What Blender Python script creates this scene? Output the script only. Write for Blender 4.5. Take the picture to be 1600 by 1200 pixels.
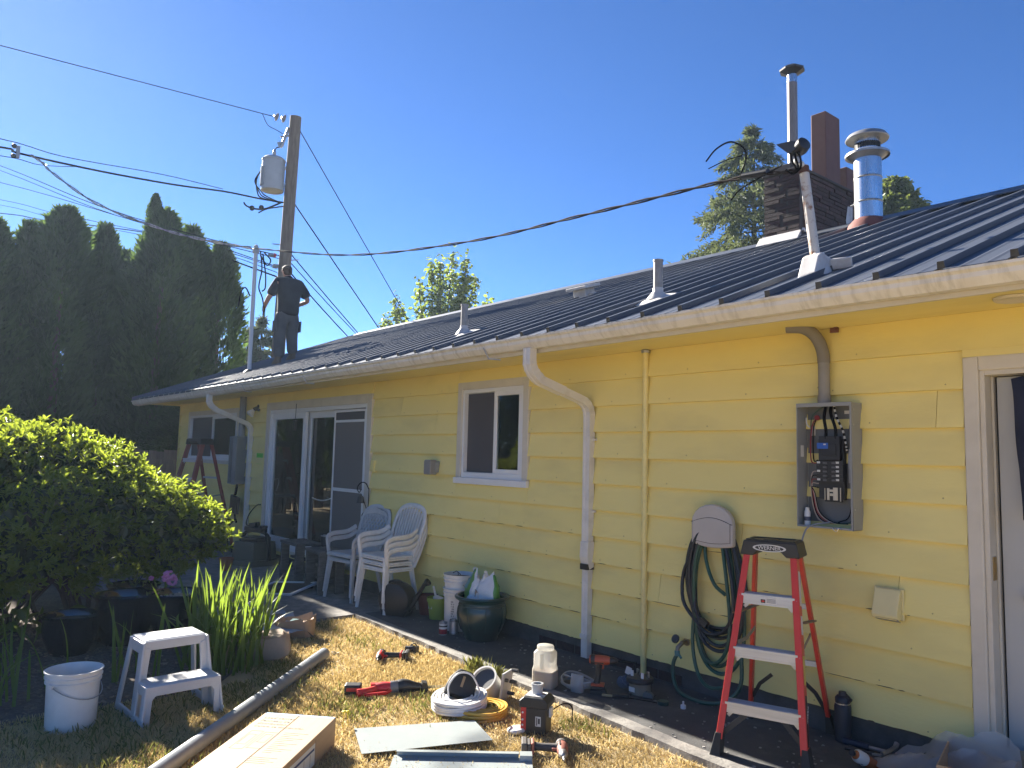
import bpy, math, random
import numpy as np
from mathutils import Vector, Matrix, Euler
S = bpy.context.scene
for o in list(bpy.data.objects): bpy.data.objects.remove(o)
COL = S.collection
rnd = random.Random(7)
R_ = math.radians

# ------------------------------------------------------------------ camera
cam = bpy.data.cameras.new('camera'); cam.sensor_width = 36; cam.lens = 27.0
cam.clip_start = 0.05; cam.clip_end = 4000
co = bpy.data.objects.new('camera', cam); COL.objects.link(co); S.camera = co
right = Vector((0.6383908, 0.7693415, 0.0238921)); up = Vector((0.0569306, -0.0781502, 0.9953147)); back = Vector((0.7676042, -0.6340396, -0.0936895))
mw = Matrix.Identity(4)
for i in range(3):
    mw[i][0] = right[i]; mw[i][1] = up[i]; mw[i][2] = back[i]
mw[0][3], mw[1][3], mw[2][3] = 0.0, -4.5, 1.58
co.matrix_world = mw

# ------------------------------------------------------------------ sky, sun, exposure
SUN_EL, SUN_AZ = R_(27.5), R_(-0.4)      # azimuth measured from -x towards +y
W = bpy.data.worlds.new("World"); S.world = W; W.use_nodes = True
nt = W.node_tree; bg = nt.nodes['Background']
sky = nt.nodes.new('ShaderNodeTexSky'); sky.sky_type = 'NISHITA'; sky.sun_disc = False
sky.sun_elevation = SUN_EL; sky.sun_rotation = R_(270.0) + SUN_AZ
sky.altitude = 50; sky.air_density = 0.50; sky.dust_density = 0.05; sky.ozone_density = 7.0
hs = nt.nodes.new('ShaderNodeHueSaturation'); hs.inputs['Saturation'].default_value = 1.08; hs.inputs['Hue'].default_value = .502
nt.links.new(sky.outputs[0], hs.inputs['Color']); nt.links.new(hs.outputs[0], bg.inputs[0]); bg.inputs[1].default_value = 0.05
sd = Vector((-math.cos(SUN_EL)*math.cos(SUN_AZ), math.cos(SUN_EL)*math.sin(SUN_AZ), math.sin(SUN_EL)))
sl = bpy.data.lights.new('sun', 'SUN'); sl.energy = 4.7; sl.angle = R_(0.53); sl.color = (1.0, 0.93, 0.82)
so = bpy.data.objects.new('sun', sl); COL.objects.link(so); so.rotation_euler = sd.to_track_quat('Z', 'Y').to_euler()
so.location = (-20, 0, 30)
S.view_settings.view_transform = 'Standard'; S.view_settings.look = 'None'
S.view_settings.gamma = 1.0; S.view_settings.use_curve_mapping = False
S.view_settings.exposure = 2.3
S.render.engine = 'CYCLES'
S.cycles.max_bounces = 8; S.cycles.diffuse_bounces = 4; S.cycles.transparent_max_bounces = 16

# ------------------------------------------------------------------ mesh helpers
class MB:
    """collects shapes that become one mesh"""
    def __init__(s): s.v = []; s.f = []; s.mi = []
    def add(s, vs, fs, M=None, mi=0):
        n = len(s.v)
        s.v += [tuple(M @ Vector(p)) for p in vs] if M else [tuple(p) for p in vs]
        for f in fs: s.f.append([i+n for i in f]); s.mi.append(mi)
        return s
    def box(s, x0, y0, z0, x1, y1, z1, M=None, mi=0):
        vs = [(x0,y0,z0),(x1,y0,z0),(x1,y1,z0),(x0,y1,z0),(x0,y0,z1),(x1,y0,z1),(x1,y1,z1),(x0,y1,z1)]
        return s.add(vs, [(0,3,2,1),(4,5,6,7),(0,1,5,4),(1,2,6,5),(2,3,7,6),(3,0,4,7)], M, mi)
    def cbox(s, c, d, rot=None, mi=0):
        M = Matrix.Translation(c)
        if rot: M = M @ Euler(rot).to_matrix().to_4x4()
        return s.box(-d[0]/2,-d[1]/2,-d[2]/2, d[0]/2,d[1]/2,d[2]/2, M, mi)
    def beam(s, a, b, w, h, upv=(0,0,1), mi=0):
        a = Vector(a); b = Vector(b); d = b-a; L = d.length; d.normalize()
        u = Vector(upv); sx = d.cross(u)
        if sx.length < 1e-5: sx = d.cross(Vector((0,1,0)))
        sx.normalize(); u = sx.cross(d)
        M = Matrix(((sx.x,d.x,u.x,a.x),(sx.y,d.y,u.y,a.y),(sx.z,d.z,u.z,a.z),(0,0,0,1)))
        return s.box(-w/2,0,-h/2, w/2,L,h/2, M, mi)
    def tube(s, pts, r, n=8, cap=True, mi=0, flat=1.0, ref=None, closed=False):
        pts = [Vector(p) for p in pts]; m = len(pts)
        rs = list(r) if isinstance(r, (list, tuple)) else [r]*m
        base = len(s.v); prev = None
        for i, p in enumerate(pts):
            if closed: t = pts[(i+1) % m]-pts[i-1]
            elif i == 0: t = pts[1]-p
            elif i == m-1: t = p-pts[i-1]
            else: t = (pts[i+1]-p).normalized()+(p-pts[i-1]).normalized()
            if t.length < 1e-9: t = Vector((0,0,1))
            t.normalize()
            if prev is None:
                a = Vector(ref) if ref else (Vector((0,0,1)) if abs(t.z) < .9 else Vector((1,0,0)))
            else: a = prev
            a = a-t*a.dot(t)
            if a.length < 1e-6: a = t.orthogonal()
            a.normalize(); prev = a; b = t.cross(a)
            for k in range(n):
                th = 2*math.pi*(k+.5)/n
                s.v.append(tuple(p+(a*math.cos(th)*flat+b*math.sin(th))*rs[i]))
        for i in range(m if closed else m-1):
            j = (i+1) % m
            for k in range(n):
                l = (k+1) % n
                s.f.append([base+i*n+k, base+i*n+l, base+j*n+l, base+j*n+k]); s.mi.append(mi)
        if cap and not closed:
            s.f.append([base+k for k in range(n)][::-1]); s.mi.append(mi)
            s.f.append([base+(m-1)*n+k for k in range(n)]); s.mi.append(mi)
        return s
    def lathe(s, prof, n=24, M=None, mi=0, sx=1, sy=1):
        vs = []; fs = []; m = len(prof)
        for (r, z) in prof:
            for k in range(n):
                th = 2*math.pi*k/n; vs.append((r*math.cos(th)*sx, r*math.sin(th)*sy, z))
        for i in range(m-1):
            for k in range(n):
                l = (k+1) % n; fs.append((i*n+k, i*n+l, (i+1)*n+l, (i+1)*n+k))
        if prof[0][0] > 1e-6: fs.append(tuple(range(n))[::-1])
        if prof[-1][0] > 1e-6: fs.append(tuple((m-1)*n+k for k in range(n)))
        return s.add(vs, fs, M, mi)
    def prism(s, poly, a, b, axis='z', M=None, mi=0):
        """extrude a 2-D outline from a to b along an axis"""
        n = len(poly)
        def pt(p, h):
            return (p[0],p[1],h) if axis == 'z' else ((h,p[0],p[1]) if axis == 'x' else (p[0],h,p[1]))
        vs = [pt(p,a) for p in poly]+[pt(p,b) for p in poly]
        fs = [tuple(range(n))[::-1], tuple(range(n,2*n))]+[(i,(i+1)%n,n+(i+1)%n,n+i) for i in range(n)]
        return s.add(vs, fs, M, mi)
    def sphere(s, c, r, n=12, m=8, mi=0, sc=(1,1,1)):
        prof = [(max(r*math.sin(math.pi*i/m),0), -r*math.cos(math.pi*i/m)) for i in range(m+1)]
        return s.lathe(prof, n, Matrix.Translation(c) @ Matrix.Diagonal((sc[0],sc[1],sc[2],1)), mi)
    def mesh(s, name, mats, smooth=None):
        me = bpy.data.meshes.new(name); me.from_pydata(s.v, [], s.f)
        if not isinstance(mats, (list, tuple)): mats = [mats]
        for m in mats: me.materials.append(m)
        if len(mats) > 1: me.polygons.foreach_set('material_index', s.mi)
        finish(me, smooth)
        return me

def finish(me, smooth):
    import bmesh
    bm = bmesh.new(); bm.from_mesh(me)
    bmesh.ops.remove_doubles(bm, verts=bm.verts, dist=1e-6)
    bmesh.ops.recalc_face_normals(bm, faces=bm.faces)
    if smooth is not None:
        for f in bm.faces: f.smooth = True
        ang = R_(smooth)
        for e in bm.edges:
            e.smooth = not (len(e.link_faces) == 2 and e.calc_face_angle(0) > ang)
    bm.to_mesh(me); bm.free(); me.update()

def link(o, parent=None):
    COL.objects.link(o)
    if parent: o.parent = parent
    return o
def tag(o, label=None, cat=None, group=None, kind=None):
    if label: o['label'] = label
    if cat: o['category'] = cat
    if group: o['group'] = group
    if kind: o['kind'] = kind
    return o
def thing(name, label, cat, loc=(0,0,0), rz=0, group=None):
    o = bpy.data.objects.new(name, None); o.empty_display_size = .1; link(o)
    o.location = loc; o.rotation_euler = (0,0,rz) if not isinstance(rz, (tuple, list)) else rz
    return tag(o, label, cat, group)
def part(name, mb, mat, parent=None, smooth=None, bev=0, label=None, kind=None, loc=None, rot=None, seg=2):
    me = mb.mesh(name, mat, smooth) if isinstance(mb, MB) else mb
    o = bpy.data.objects.new(name, me); link(o, parent)
    if loc: o.location = loc
    if rot: o.rotation_euler = rot
    if bev:
        m = o.modifiers.new('bevel', 'BEVEL'); m.width = bev; m.segments = seg; m.limit_method = 'ANGLE'; m.angle_limit = R_(35)
    return tag(o, label, kind=kind)
def solo(name, label, cat, mb, mat, loc=(0,0,0), rz=0, group=None, **k):
    o = part(name, mb, mat, None, **k); o.location = loc
    o.rotation_euler = (0,0,rz) if not isinstance(rz, (tuple, list)) else rz
    return tag(o, label, cat, group)
def inst(o, parent=None, loc=None, rot=None, name=None):
    c = o.copy(); link(c, parent)
    if loc: c.location = loc
    if rot: c.rotation_euler = rot
    return c
def copy_tree(o, parent=None):
    c = o.copy(); link(c, parent)
    for ch in list(o.children): copy_tree(ch, c)
    return c
def text_mesh(txt, size, ext=.0006, font_scale=(1,1), align='CENTER', spacing=1.0):
    cu = bpy.data.curves.new('lettering', 'FONT'); cu.body = txt; cu.size = size; cu.extrude = ext
    cu.align_x = align; cu.align_y = 'CENTER'; cu.space_character = spacing; cu.resolution_u = 3
    o = bpy.data.objects.new('lettering', cu); COL.objects.link(o)
    bpy.context.view_layer.update()
    me = bpy.data.meshes.new_from_object(o.evaluated_get(bpy.context.evaluated_depsgraph_get()))
    bpy.data.objects.remove(o)
    me.transform(Matrix.Diagonal((font_scale[0], font_scale[1], 1, 1)))
    return me
def lettering(txt, size, mat, parent, loc, rot, **k):
    me = text_mesh(txt, size, **k); me.name = 'lettering'; me.materials.clear(); me.materials.append(mat)
    o = bpy.data.objects.new('lettering', me); link(o, parent); o.location = loc; o.rotation_euler = rot
    return o
def catenary(a, b, sag, n=16):
    a = Vector(a); b = Vector(b)
    return [a.lerp(b, i/n)-Vector((0,0,4*sag*(i/n)*(1-i/n))) for i in range(n+1)]
def smooth_path(pts, k=4, closed=False):
    """Catmull-Rom through points"""
    P = [Vector(p) for p in pts]; out = []; n = len(P)
    for i in range(n if closed else n-1):
        p0 = P[i-1] if (i > 0 or closed) else P[0]*2-P[1]
        p1 = P[i]; p2 = P[(i+1) % n]; p3 = P[(i+2) % n] if (i+2 < n or closed) else P[n-1]*2-P[n-2]
        for j in range(k):
            t = j/k
            out.append(.5*((2*p1)+(p2-p0)*t+(2*p0-5*p1+4*p2-p3)*t*t+(3*p1-p0-3*p2+p3)*t**3))
    if not closed: out.append(P[-1])
    return out

# ------------------------------------------------------------------ materials
def mat(name, c, c2=None, rough=.6, metal=0.0, ns=8.0, detail=4, bump=0.0, bs=40.0, spec=.5, lo=.35, hi=.65, stretch=None,
        dirt=None, ds=3.0, damt=.5, rvar=0.0, coat=0.0, alpha=None, objvar=0.0):
    m = bpy.data.materials.new(name); m.use_nodes = True; nt = m.node_tree; N = nt.nodes; L = nt.links
    p = N['Principled BSDF']; p.inputs['Roughness'].default_value = rough; p.inputs['Metallic'].default_value = metal
    p.inputs['Specular IOR Level'].default_value = spec; p.inputs['Coat Weight'].default_value = coat
    tc = N.new('ShaderNodeTexCoord'); oi = N.new('ShaderNodeObjectInfo')
    mp = N.new('ShaderNodeMapping'); L.new(tc.outputs['Object'], mp.inputs['Vector'])
    ml = N.new('ShaderNodeMath'); ml.operation = 'MULTIPLY'; ml.inputs[1].default_value = 37.0
    L.new(oi.outputs['Random'], ml.inputs[0]); L.new(ml.outputs[0], mp.inputs['Location'])
    if stretch: mp.inputs['Scale'].default_value = stretch
    def noise(scale, det=detail):
        n = N.new('ShaderNodeTexNoise'); n.inputs['Scale'].default_value = scale; n.inputs['Detail'].default_value = det
        n.inputs['Roughness'].default_value = .6
        L.new(mp.outputs[0], n.inputs['Vector']); return n
    def mix(fac, a, b):
        x = N.new('ShaderNodeMix'); x.data_type = 'RGBA'; L.new(fac, x.inputs[0])
        for sock, v in ((x.inputs[6], a), (x.inputs[7], b)):
            if isinstance(v, tuple): sock.default_value = (*v, 1)
            else: L.new(v, sock)
        return x.outputs[2]
    def ramp(fac, a, b):
        r = N.new('ShaderNodeMapRange'); r.inputs[1].default_value = a; r.inputs[2].default_value = b; L.new(fac, r.inputs[0]); return r.outputs[0]
    col = tuple(c)
    if c2 is not None: col = mix(ramp(noise(ns).outputs[0], lo, hi), tuple(c), tuple(c2))
    if dirt is not None:
        f = ramp(noise(ds, 6).outputs[0], .5, .75)
        k = N.new('ShaderNodeMath'); k.operation = 'MULTIPLY'; k.inputs[1].default_value = damt; L.new(f, k.inputs[0])
        col = mix(k.outputs[0], col, tuple(dirt))
    if objvar:
        hv = N.new('ShaderNodeHueSaturation'); r = ramp(oi.outputs['Random'], 0, 1)
        mr = N.new('ShaderNodeMapRange'); mr.inputs[3].default_value = 1-objvar; mr.inputs[4].default_value = 1+objvar
        L.new(oi.outputs['Random'], mr.inputs[0]); L.new(mr.outputs[0], hv.inputs['Value'])
        if isinstance(col, tuple): hv.inputs['Color'].default_value = (*col, 1)
        else: L.new(col, hv.inputs['Color'])
        col = hv.outputs[0]
    if isinstance(col, tuple): p.inputs['Base Color'].default_value = (*col, 1)
    else: L.new(col, p.inputs['Base Color'])
    if rvar:
        r = N.new('ShaderNodeMapRange'); r.inputs[3].default_value = rough-rvar; r.inputs[4].default_value = rough+rvar
        L.new(noise(ns*2).outputs[0], r.inputs[0]); L.new(r.outputs[0], p.inputs['Roughness'])
    if bump:
        b = N.new('ShaderNodeBump'); b.inputs['Strength'].default_value = bump; b.inputs['Distance'].default_value = .01
        L.new(noise(bs, 6).outputs[0], b.inputs['Height']); L.new(b.outputs[0], p.inputs['Normal'])
    return m

def leaf_mat(name, c, c2, tcol, tw=.45, rough=.45, ns=3.0, spec=.4, attr=False):
    m = bpy.data.materials.new(name); m.use_nodes = True; nt = m.node_tree; N = nt.nodes; L = nt.links
    p = N['Principled BSDF']; p.inputs['Roughness'].default_value = rough; p.inputs['Specular IOR Level'].default_value = spec
    out = N['Material Output']
    tc = N.new('ShaderNodeTexCoord'); n = N.new('ShaderNodeTexNoise'); n.inputs['Scale'].default_value = ns; n.inputs['Detail'].default_value = 5
    L.new(tc.outputs['Object'], n.inputs['Vector'])
    r = N.new('ShaderNodeMapRange'); r.inputs[1].default_value = .38; r.inputs[2].default_value = .62
    if attr:
        a = N.new('ShaderNodeAttribute'); a.attribute_name = 'tint'
        ad = N.new('ShaderNodeMath'); ad.operation = 'ADD'; L.new(a.outputs['Fac'], ad.inputs[0]); L.new(n.outputs[0], ad.inputs[1])
        L.new(ad.outputs[0], r.inputs[0]); r.inputs[1].default_value = .6; r.inputs[2].default_value = 1.4
    else: L.new(n.outputs[0], r.inputs[0])
    x = N.new('ShaderNodeMix'); x.data_type = 'RGBA'; L.new(r.outputs[0], x.inputs[0])
    x.inputs[6].default_value = (*c, 1); x.inputs[7].default_value = (*c2, 1); L.new(x.outputs[2], p.inputs['Base Color'])
    t = N.new('ShaderNodeBsdfTranslucent'); y = N.new('ShaderNodeMix'); y.data_type = 'RGBA'; y.inputs[0].default_value = .35
    y.inputs[6].default_value = (*tcol, 1); L.new(x.outputs[2], y.inputs[7]); L.new(y.outputs[2], t.inputs[0])
    ms = N.new('ShaderNodeMixShader'); ms.inputs[0].default_value = tw
    L.new(p.outputs[0], ms.inputs[1]); L.new(t.outputs[0], ms.inputs[2]); L.new(ms.outputs[0], out.inputs[0])
    return m

def glass_mat(name, tint=(.8,.85,.83), refl=1.0, rough=.01):
    m = bpy.data.materials.new(name); m.use_nodes = True; nt = m.node_tree; N = nt.nodes; L = nt.links
    N.remove(N['Principled BSDF']); out = N['Material Output']
    g = N.new('ShaderNodeBsdfGlossy'); g.inputs['Roughness'].default_value = rough; g.inputs['Color'].default_value = (refl,refl,refl,1)
    t = N.new('ShaderNodeBsdfTransparent'); t.inputs[0].default_value = (*tint, 1)
    f = N.new('ShaderNodeFresnel'); f.inputs[0].default_value = 1.6
    ms = N.new('ShaderNodeMixShader'); L.new(f.outputs[0], ms.inputs[0]); L.new(t.outputs[0], ms.inputs[1]); L.new(g.outputs[0], ms.inputs[2])
    L.new(ms.outputs[0], out.inputs[0]); return m
def film_mat(name, col, op=.35, rough=.15, refl=.6):
    """thin clear or milky plastic"""
    m = bpy.data.materials.new(name); m.use_nodes = True; nt = m.node_tree; N = nt.nodes; L = nt.links
    p = N['Principled BSDF']; p.inputs['Base Color'].default_value = (*col, 1); p.inputs['Roughness'].default_value = rough
    out = N['Material Output']; t = N.new('ShaderNodeBsdfTransparent'); t.inputs[0].default_value = (.92,.93,.93,1)
    tr = N.new('ShaderNodeBsdfTranslucent'); tr.inputs[0].default_value = (*col, 1)
    m1 = N.new('ShaderNodeMixShader'); m1.inputs[0].default_value = .4; L.new(p.outputs[0], m1.inputs[1]); L.new(tr.outputs[0], m1.inputs[2])
    m2 = N.new('ShaderNodeMixShader'); m2.inputs[0].default_value = op; L.new(t.outputs[0], m2.inputs[1]); L.new(m1.outputs[0], m2.inputs[2])
    L.new(m2.outputs[0], out.inputs[0]); return m

YEL = mat('yellow paint', (.80,.665,.225), (.82,.69,.25), rough=.55, ns=1.3, bump=.12, bs=60, stretch=(.35,1,1), dirt=(.36,.30,.16), ds=2.2, damt=.30, objvar=.008)
YELP = mat('yellow painted pipe', (.78,.66,.25), (.74,.63,.26), rough=.45, ns=6, dirt=(.3,.22,.1), ds=18, damt=.25)
TRIM = mat('cream trim paint', (.62,.57,.47), (.57,.52,.42), rough=.45, ns=5, bump=.05, bs=30, dirt=(.36,.33,.27), ds=6, damt=.25)
WHITE = mat('white vinyl', (.74,.74,.73), (.70,.70,.69), rough=.35, ns=4)
GUT = mat('gutter paint', (.72,.69,.62), (.66,.62,.54), rough=.4, ns=2.5, stretch=(5,1,1), dirt=(.28,.26,.19), ds=5, damt=.45)
DSP = mat('downspout paint', (.72,.69,.63), (.66,.62,.55), rough=.4, ns=4, dirt=(.35,.33,.28), ds=9, damt=.3)
ROOF = mat('roof steel', (.085,.096,.115), (.094,.105,.125), rough=.47, metal=.5, ns=1.2, rvar=.03, dirt=(.12,.12,.12), ds=1.5, damt=.35, spec=.6)
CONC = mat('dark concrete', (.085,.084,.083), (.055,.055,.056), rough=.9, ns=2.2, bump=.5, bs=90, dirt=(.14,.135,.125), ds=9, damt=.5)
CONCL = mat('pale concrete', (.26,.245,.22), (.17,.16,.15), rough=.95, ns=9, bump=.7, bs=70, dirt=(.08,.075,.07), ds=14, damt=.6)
FOUND = mat('foundation', (.10,.095,.09), (.06,.058,.056), rough=.95, ns=6, bump=.6, bs=50)
BRICKM = mat('dark brick', (.040,.024,.024), (.070,.036,.032), rough=.9, ns=20, bump=.8, bs=60, objvar=.35)
MORTAR = mat('mortar', (.05,.045,.045), rough=.95, bump=.4)
CLAY = mat('clay flue', (.13,.062,.052), (.11,.052,.045), rough=.8, ns=6, bump=.15, bs=50)
STEEL = mat('flue steel', (.62,.62,.63), (.48,.48,.50), rough=.28, metal=1.0, ns=5, stretch=(3,3,.5), rvar=.08)
STEELD = mat('dull steel', (.40,.40,.40), (.30,.30,.29), rough=.5, metal=.8, ns=8)
BRASS = mat('brass', (.5,.36,.16), rough=.4, metal=1.0)
PIPEV = mat('vent pipe', (.30,.29,.28), (.22,.21,.2), rough=.6, ns=9)
STOVEP = mat('stove pipe', (.27,.235,.205), (.20,.17,.15), rough=.45, metal=.35, ns=4, stretch=(4,4,.6))
RUSTP = mat('rusty white pipe', (.52,.49,.44), (.22,.10,.05), rough=.7, ns=14, lo=.52, hi=.66, bump=.2, bs=30)
BLACK = mat('black plastic', (.014,.014,.016), (.02,.02,.022), rough=.45, ns=12)
BLACKR = mat('black rubber', (.018,.018,.019), rough=.7, bump=.1)
WIREB = mat('black wire', (.008,.008,.009), rough=1.0, spec=0.0)
WIREW = mat('pale cable', (.55,.56,.57), (.35,.36,.37), rough=.4, ns=40)
GREYP = mat('grey pvc', (.235,.25,.265), (.205,.22,.235), rough=.4, ns=6, dirt=(.15,.15,.15), ds=12, damt=.3)
GREYB = mat('grey enamel', (.27,.275,.265), (.245,.25,.24), rough=.42, ns=5)
GREYC = mat('panel back', (.13,.135,.132), rough=.55)
GALV = mat('galvanised', (.50,.52,.54), (.42,.44,.46), rough=.42, metal=.75, ns=10)
SHEETM = mat('painted sheet steel', (.33,.365,.365), (.31,.345,.345), rough=.33, ns=4, metal=.1, dirt=(.45,.45,.43), ds=18, damt=.2)
POLEM = mat('weathered pole', (.20,.16,.12), (.13,.10,.08), rough=.9, ns=6, stretch=(4,4,.3), bump=.5, bs=20)
REDF = mat('red fibreglass', (.62,.045,.024), (.55,.04,.022), rough=.38, ns=5, spec=.5)
REDD = mat('faded red fibreglass', (.30,.065,.055), (.25,.055,.05), rough=.5, ns=5)
ALU = mat('ladder aluminium', (.50,.53,.58), (.42,.45,.49), rough=.38, metal=.45, ns=10, stretch=(.3,6,6))
TOOLR = mat('tool red', (.50,.022,.022), rough=.4)
TOOLO = mat('tool orange red', (.42,.075,.03), rough=.45)
CHAIRW = mat('white resin', (.76,.73,.67), (.68,.65,.59), rough=.4, ns=8, dirt=(.40,.37,.31), ds=10, damt=.35)
CHAIRG = mat('grey white resin', (.55,.54,.53), (.48,.47,.46), rough=.4, ns=8, dirt=(.3,.28,.25), ds=10, damt=.35)
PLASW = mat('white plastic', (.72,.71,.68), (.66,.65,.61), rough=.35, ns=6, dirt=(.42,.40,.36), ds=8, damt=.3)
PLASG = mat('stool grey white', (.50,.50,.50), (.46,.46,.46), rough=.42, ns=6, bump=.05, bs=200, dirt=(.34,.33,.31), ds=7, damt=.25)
GLAZE = mat('teal glaze', (.012,.045,.042), (.010,.022,.024), rough=.28, ns=4, coat=.25)
BGLAZE = mat('black glaze', (.008,.009,.012), rough=.09, coat=.8)
SOIL = mat('potting soil', (.035,.026,.02), (.07,.05,.035), rough=1, ns=50, bump=1, bs=80)
MULCH = mat('bark mulch', (.085,.062,.046), (.16,.125,.095), rough=1, ns=40, bump=1.0, bs=50, dirt=(.03,.022,.018), ds=10, damt=.6)
CARD = mat('cardboard', (.42,.285,.165), (.385,.26,.15), rough=.75, ns=5, bump=.05, bs=80, stretch=(1,6,6))
KRAFT = mat('kraft paper', (.36,.255,.17), (.30,.21,.14), rough=.85, ns=10, bump=.5, bs=25)
INKG = mat('grey print', (.21,.205,.19), rough=.8)
INKB = mat('blue print', (.03,.055,.16), rough=.6)
INKLB = mat('pale blue print', (.28,.42,.62), rough=.6)
PAPER = mat('label paper', (.62,.61,.57), rough=.7)
PAPERY = mat('yellow label', (.6,.5,.12), rough=.6)
WOODG = mat('weathered wood', (.125,.115,.108), (.075,.068,.064), rough=.9, ns=9, stretch=(1,1,6), bump=.4, bs=60)
FENCEW = mat('fence boards', (.20,.155,.12), (.14,.105,.08), rough=.9, ns=6, stretch=(5,5,.5), bump=.3, objvar=.12)
TERRA = mat('terracotta', (.36,.13,.07), rough=.8)
LIMEP = mat('lime plastic', (.26,.34,.05), rough=.5)
GREENB = mat('bag green', (.10,.30,.05), (.08,.24,.04), rough=.35, ns=4)
TEALB = mat('bag teal', (.05,.22,.27), rough=.35)
BAGW = mat('bag white', (.66,.66,.64), (.58,.58,.57), rough=.35, ns=9, bump=.5, bs=25)
BAGO = mat('bag orange', (.65,.33,.03), rough=.4)
HOSEB = mat('dark hose', (.016,.02,.028), rough=.42)
HOSEG = mat('green hose', (.022,.088,.058), (.018,.07,.05), rough=.38, ns=6)
REELM = mat('beige plastic', (.52,.47,.42), (.48,.435,.385), rough=.5, ns=6)
NAVY = mat('navy bottle', (.012,.015,.026), rough=.5, bump=.05, bs=300)
NAVYC = mat('navy cloth', (.012,.018,.05), (.02,.026,.065), rough=.9, ns=6, bump=.3, bs=20)
DOORM = mat('door paint', (.46,.46,.44), (.43,.43,.41), rough=.5, ns=3)
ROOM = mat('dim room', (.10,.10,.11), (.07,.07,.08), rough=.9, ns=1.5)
CURT = mat('curtain', (.16,.17,.17), (.12,.125,.125), rough=.9, ns=2, stretch=(8,8,.2))
SCREEN = film_mat('insect screen', (.15,.14,.15), op=.78, rough=.9)
SCREENL = film_mat('tan insect screen', (.27,.245,.235), op=.90, rough=.9)
GLASS = glass_mat('window glass')
CLEARF = film_mat('clear film', (.75,.76,.76), op=.42, rough=.12)
JUGM = film_mat('milky jug', (.72,.70,.64), op=.55, rough=.35)
SKIN = mat('skin', (.42,.23,.16), (.38,.2,.14), rough=.55, ns=9)
HAIR = mat('brown hair', (.07,.04,.025), rough=.7, bump=.5, bs=200)
SHIRT = mat('dark shirt', (.016,.018,.026), (.022,.025,.034), rough=.9, ns=5, bump=.4, bs=14)
TROUS = mat('grey trousers', (.075,.078,.085), (.06,.062,.07), rough=.9, ns=5, bump=.5, bs=14)
BOOT = mat('work boots', (.11,.08,.055), rough=.8)
BLUEG = mat('blue label', (.02,.10,.42), rough=.4)
GREENST = mat('bright green card', (.10,.52,.04), rough=.6)
VENTM = mat('cream vent paint', (.76,.66,.32), (.72,.62,.30), rough=.5, ns=6)
FLASH = mat('pale flashing', (.55,.54,.52), (.44,.42,.40), rough=.6, ns=7, dirt=(.25,.2,.17), ds=9, damt=.6)
COLLAR = mat('rust red sealant', (.17,.05,.04), rough=.8, bump=.3)
YCABLE = mat('yellow cable', (.55,.34,.05), rough=.45)
WCABLE = mat('white cable', (.74,.73,.70), (.68,.67,.64), rough=.35, ns=20)
PINK = mat('pink petals', (.70,.20,.42), (.75,.35,.55), rough=.6, ns=40)
AMBER = mat('tea in bottle', (.36,.10,.03), rough=.15, coat=.5)

# ================================================================== ground
def sheet(name, poly, z, m, kind='structure', thick=None):
    b = MB()
    if thick: b.prism(poly, z-thick, z)
    else: b.add([(x,y,z) for x,y in poly], [tuple(range(len(poly)))])
    o = part(name, b, m); o['kind'] = kind; return o
GROUNDM = mat('dry lawn soil', (.40,.30,.16), (.34,.26,.14), rough=1, ns=7, bump=.8, bs=60, dirt=(.16,.15,.06), ds=2.2, damt=.35)
sheet('ground', [(-400,-400),(400,-400),(400,400),(-400,400)], -.034, GROUNDM)
# concrete walk along the wall with a worn outer edge, and the patio beside the sliding door
rp = random.Random(3)
edge = []
x = 3.0
while x > -6.9:
    y = -.95+(-2.49-x)*.055 if x < -1 else -1.03
    edge.append((x, y+rp.uniform(-.005,.005))); x -= .09
walk = edge+[(-6.9,-.705),(-6.9,.02),(3.0,.02)]
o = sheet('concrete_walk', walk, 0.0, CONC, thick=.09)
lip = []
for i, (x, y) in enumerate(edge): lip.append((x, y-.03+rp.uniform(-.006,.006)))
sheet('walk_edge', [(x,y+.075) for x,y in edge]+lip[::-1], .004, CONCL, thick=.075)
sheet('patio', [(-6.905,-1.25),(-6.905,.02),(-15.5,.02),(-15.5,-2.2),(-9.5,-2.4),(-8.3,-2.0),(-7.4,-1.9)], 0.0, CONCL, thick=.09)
sheet('mulch_bed', [(-5.35,-3.05),(-5.3,-4.6),(-6.5,-6.5),(-14,-6.5),(-14,-2.1),(-8.2,-2.06),(-6.9,-2.0),(-6.0,-2.1),(-5.45,-2.55)], -.028, MULCH)

# ================================================================== house
house = thing('house', 'long yellow lap-sided ranch house with a dark standing seam metal roof', 'house', (-6.5, 0, 0))
def H(o):                                     # parts are modelled in world coordinates under an offset root
    o.location = Vector(o.location)-Vector((-6.5,0,0)); return o
def hp(name, mb, m, **k): return H(part(name, mb, m, house, **k))
X0, X1, ZB, NC, EXP = -15.3, 2.4, .14, 11, .2064
ZT = ZB+NC*EXP
openings = [(-14.78,-12.24,1.37,2.25), (-11.09,-7.96,.19,2.275), (-6.245,-5.165,1.335,2.295), (-1.615,-.50,.03,2.165)]
# backing wall
b = MB()
xs = sorted({X0, X1, *[v for o in openings for v in o[:2]]})
for xa, xb in zip(xs, xs[1:]):
    cuts = sorted((o[2], o[3]) for o in openings if o[0] < (xa+xb)/2 < o[1])
    z = .0
    for c0, c1 in cuts:
        if c0 > z: b.box(xa, .004, z, xb, .14, c0)
        z = c1
    b.box(xa, .004, z, xb, .14, 2.6)
b.box(X0,.14,0, X0+.14,8.0,2.6); b.box(X1-.14,.14,0, X1,8.0,2.6); b.box(X0+.14,7.86,0, X1-.14,8.0,2.6)
wall = hp('wall', b, YEL)
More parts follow.
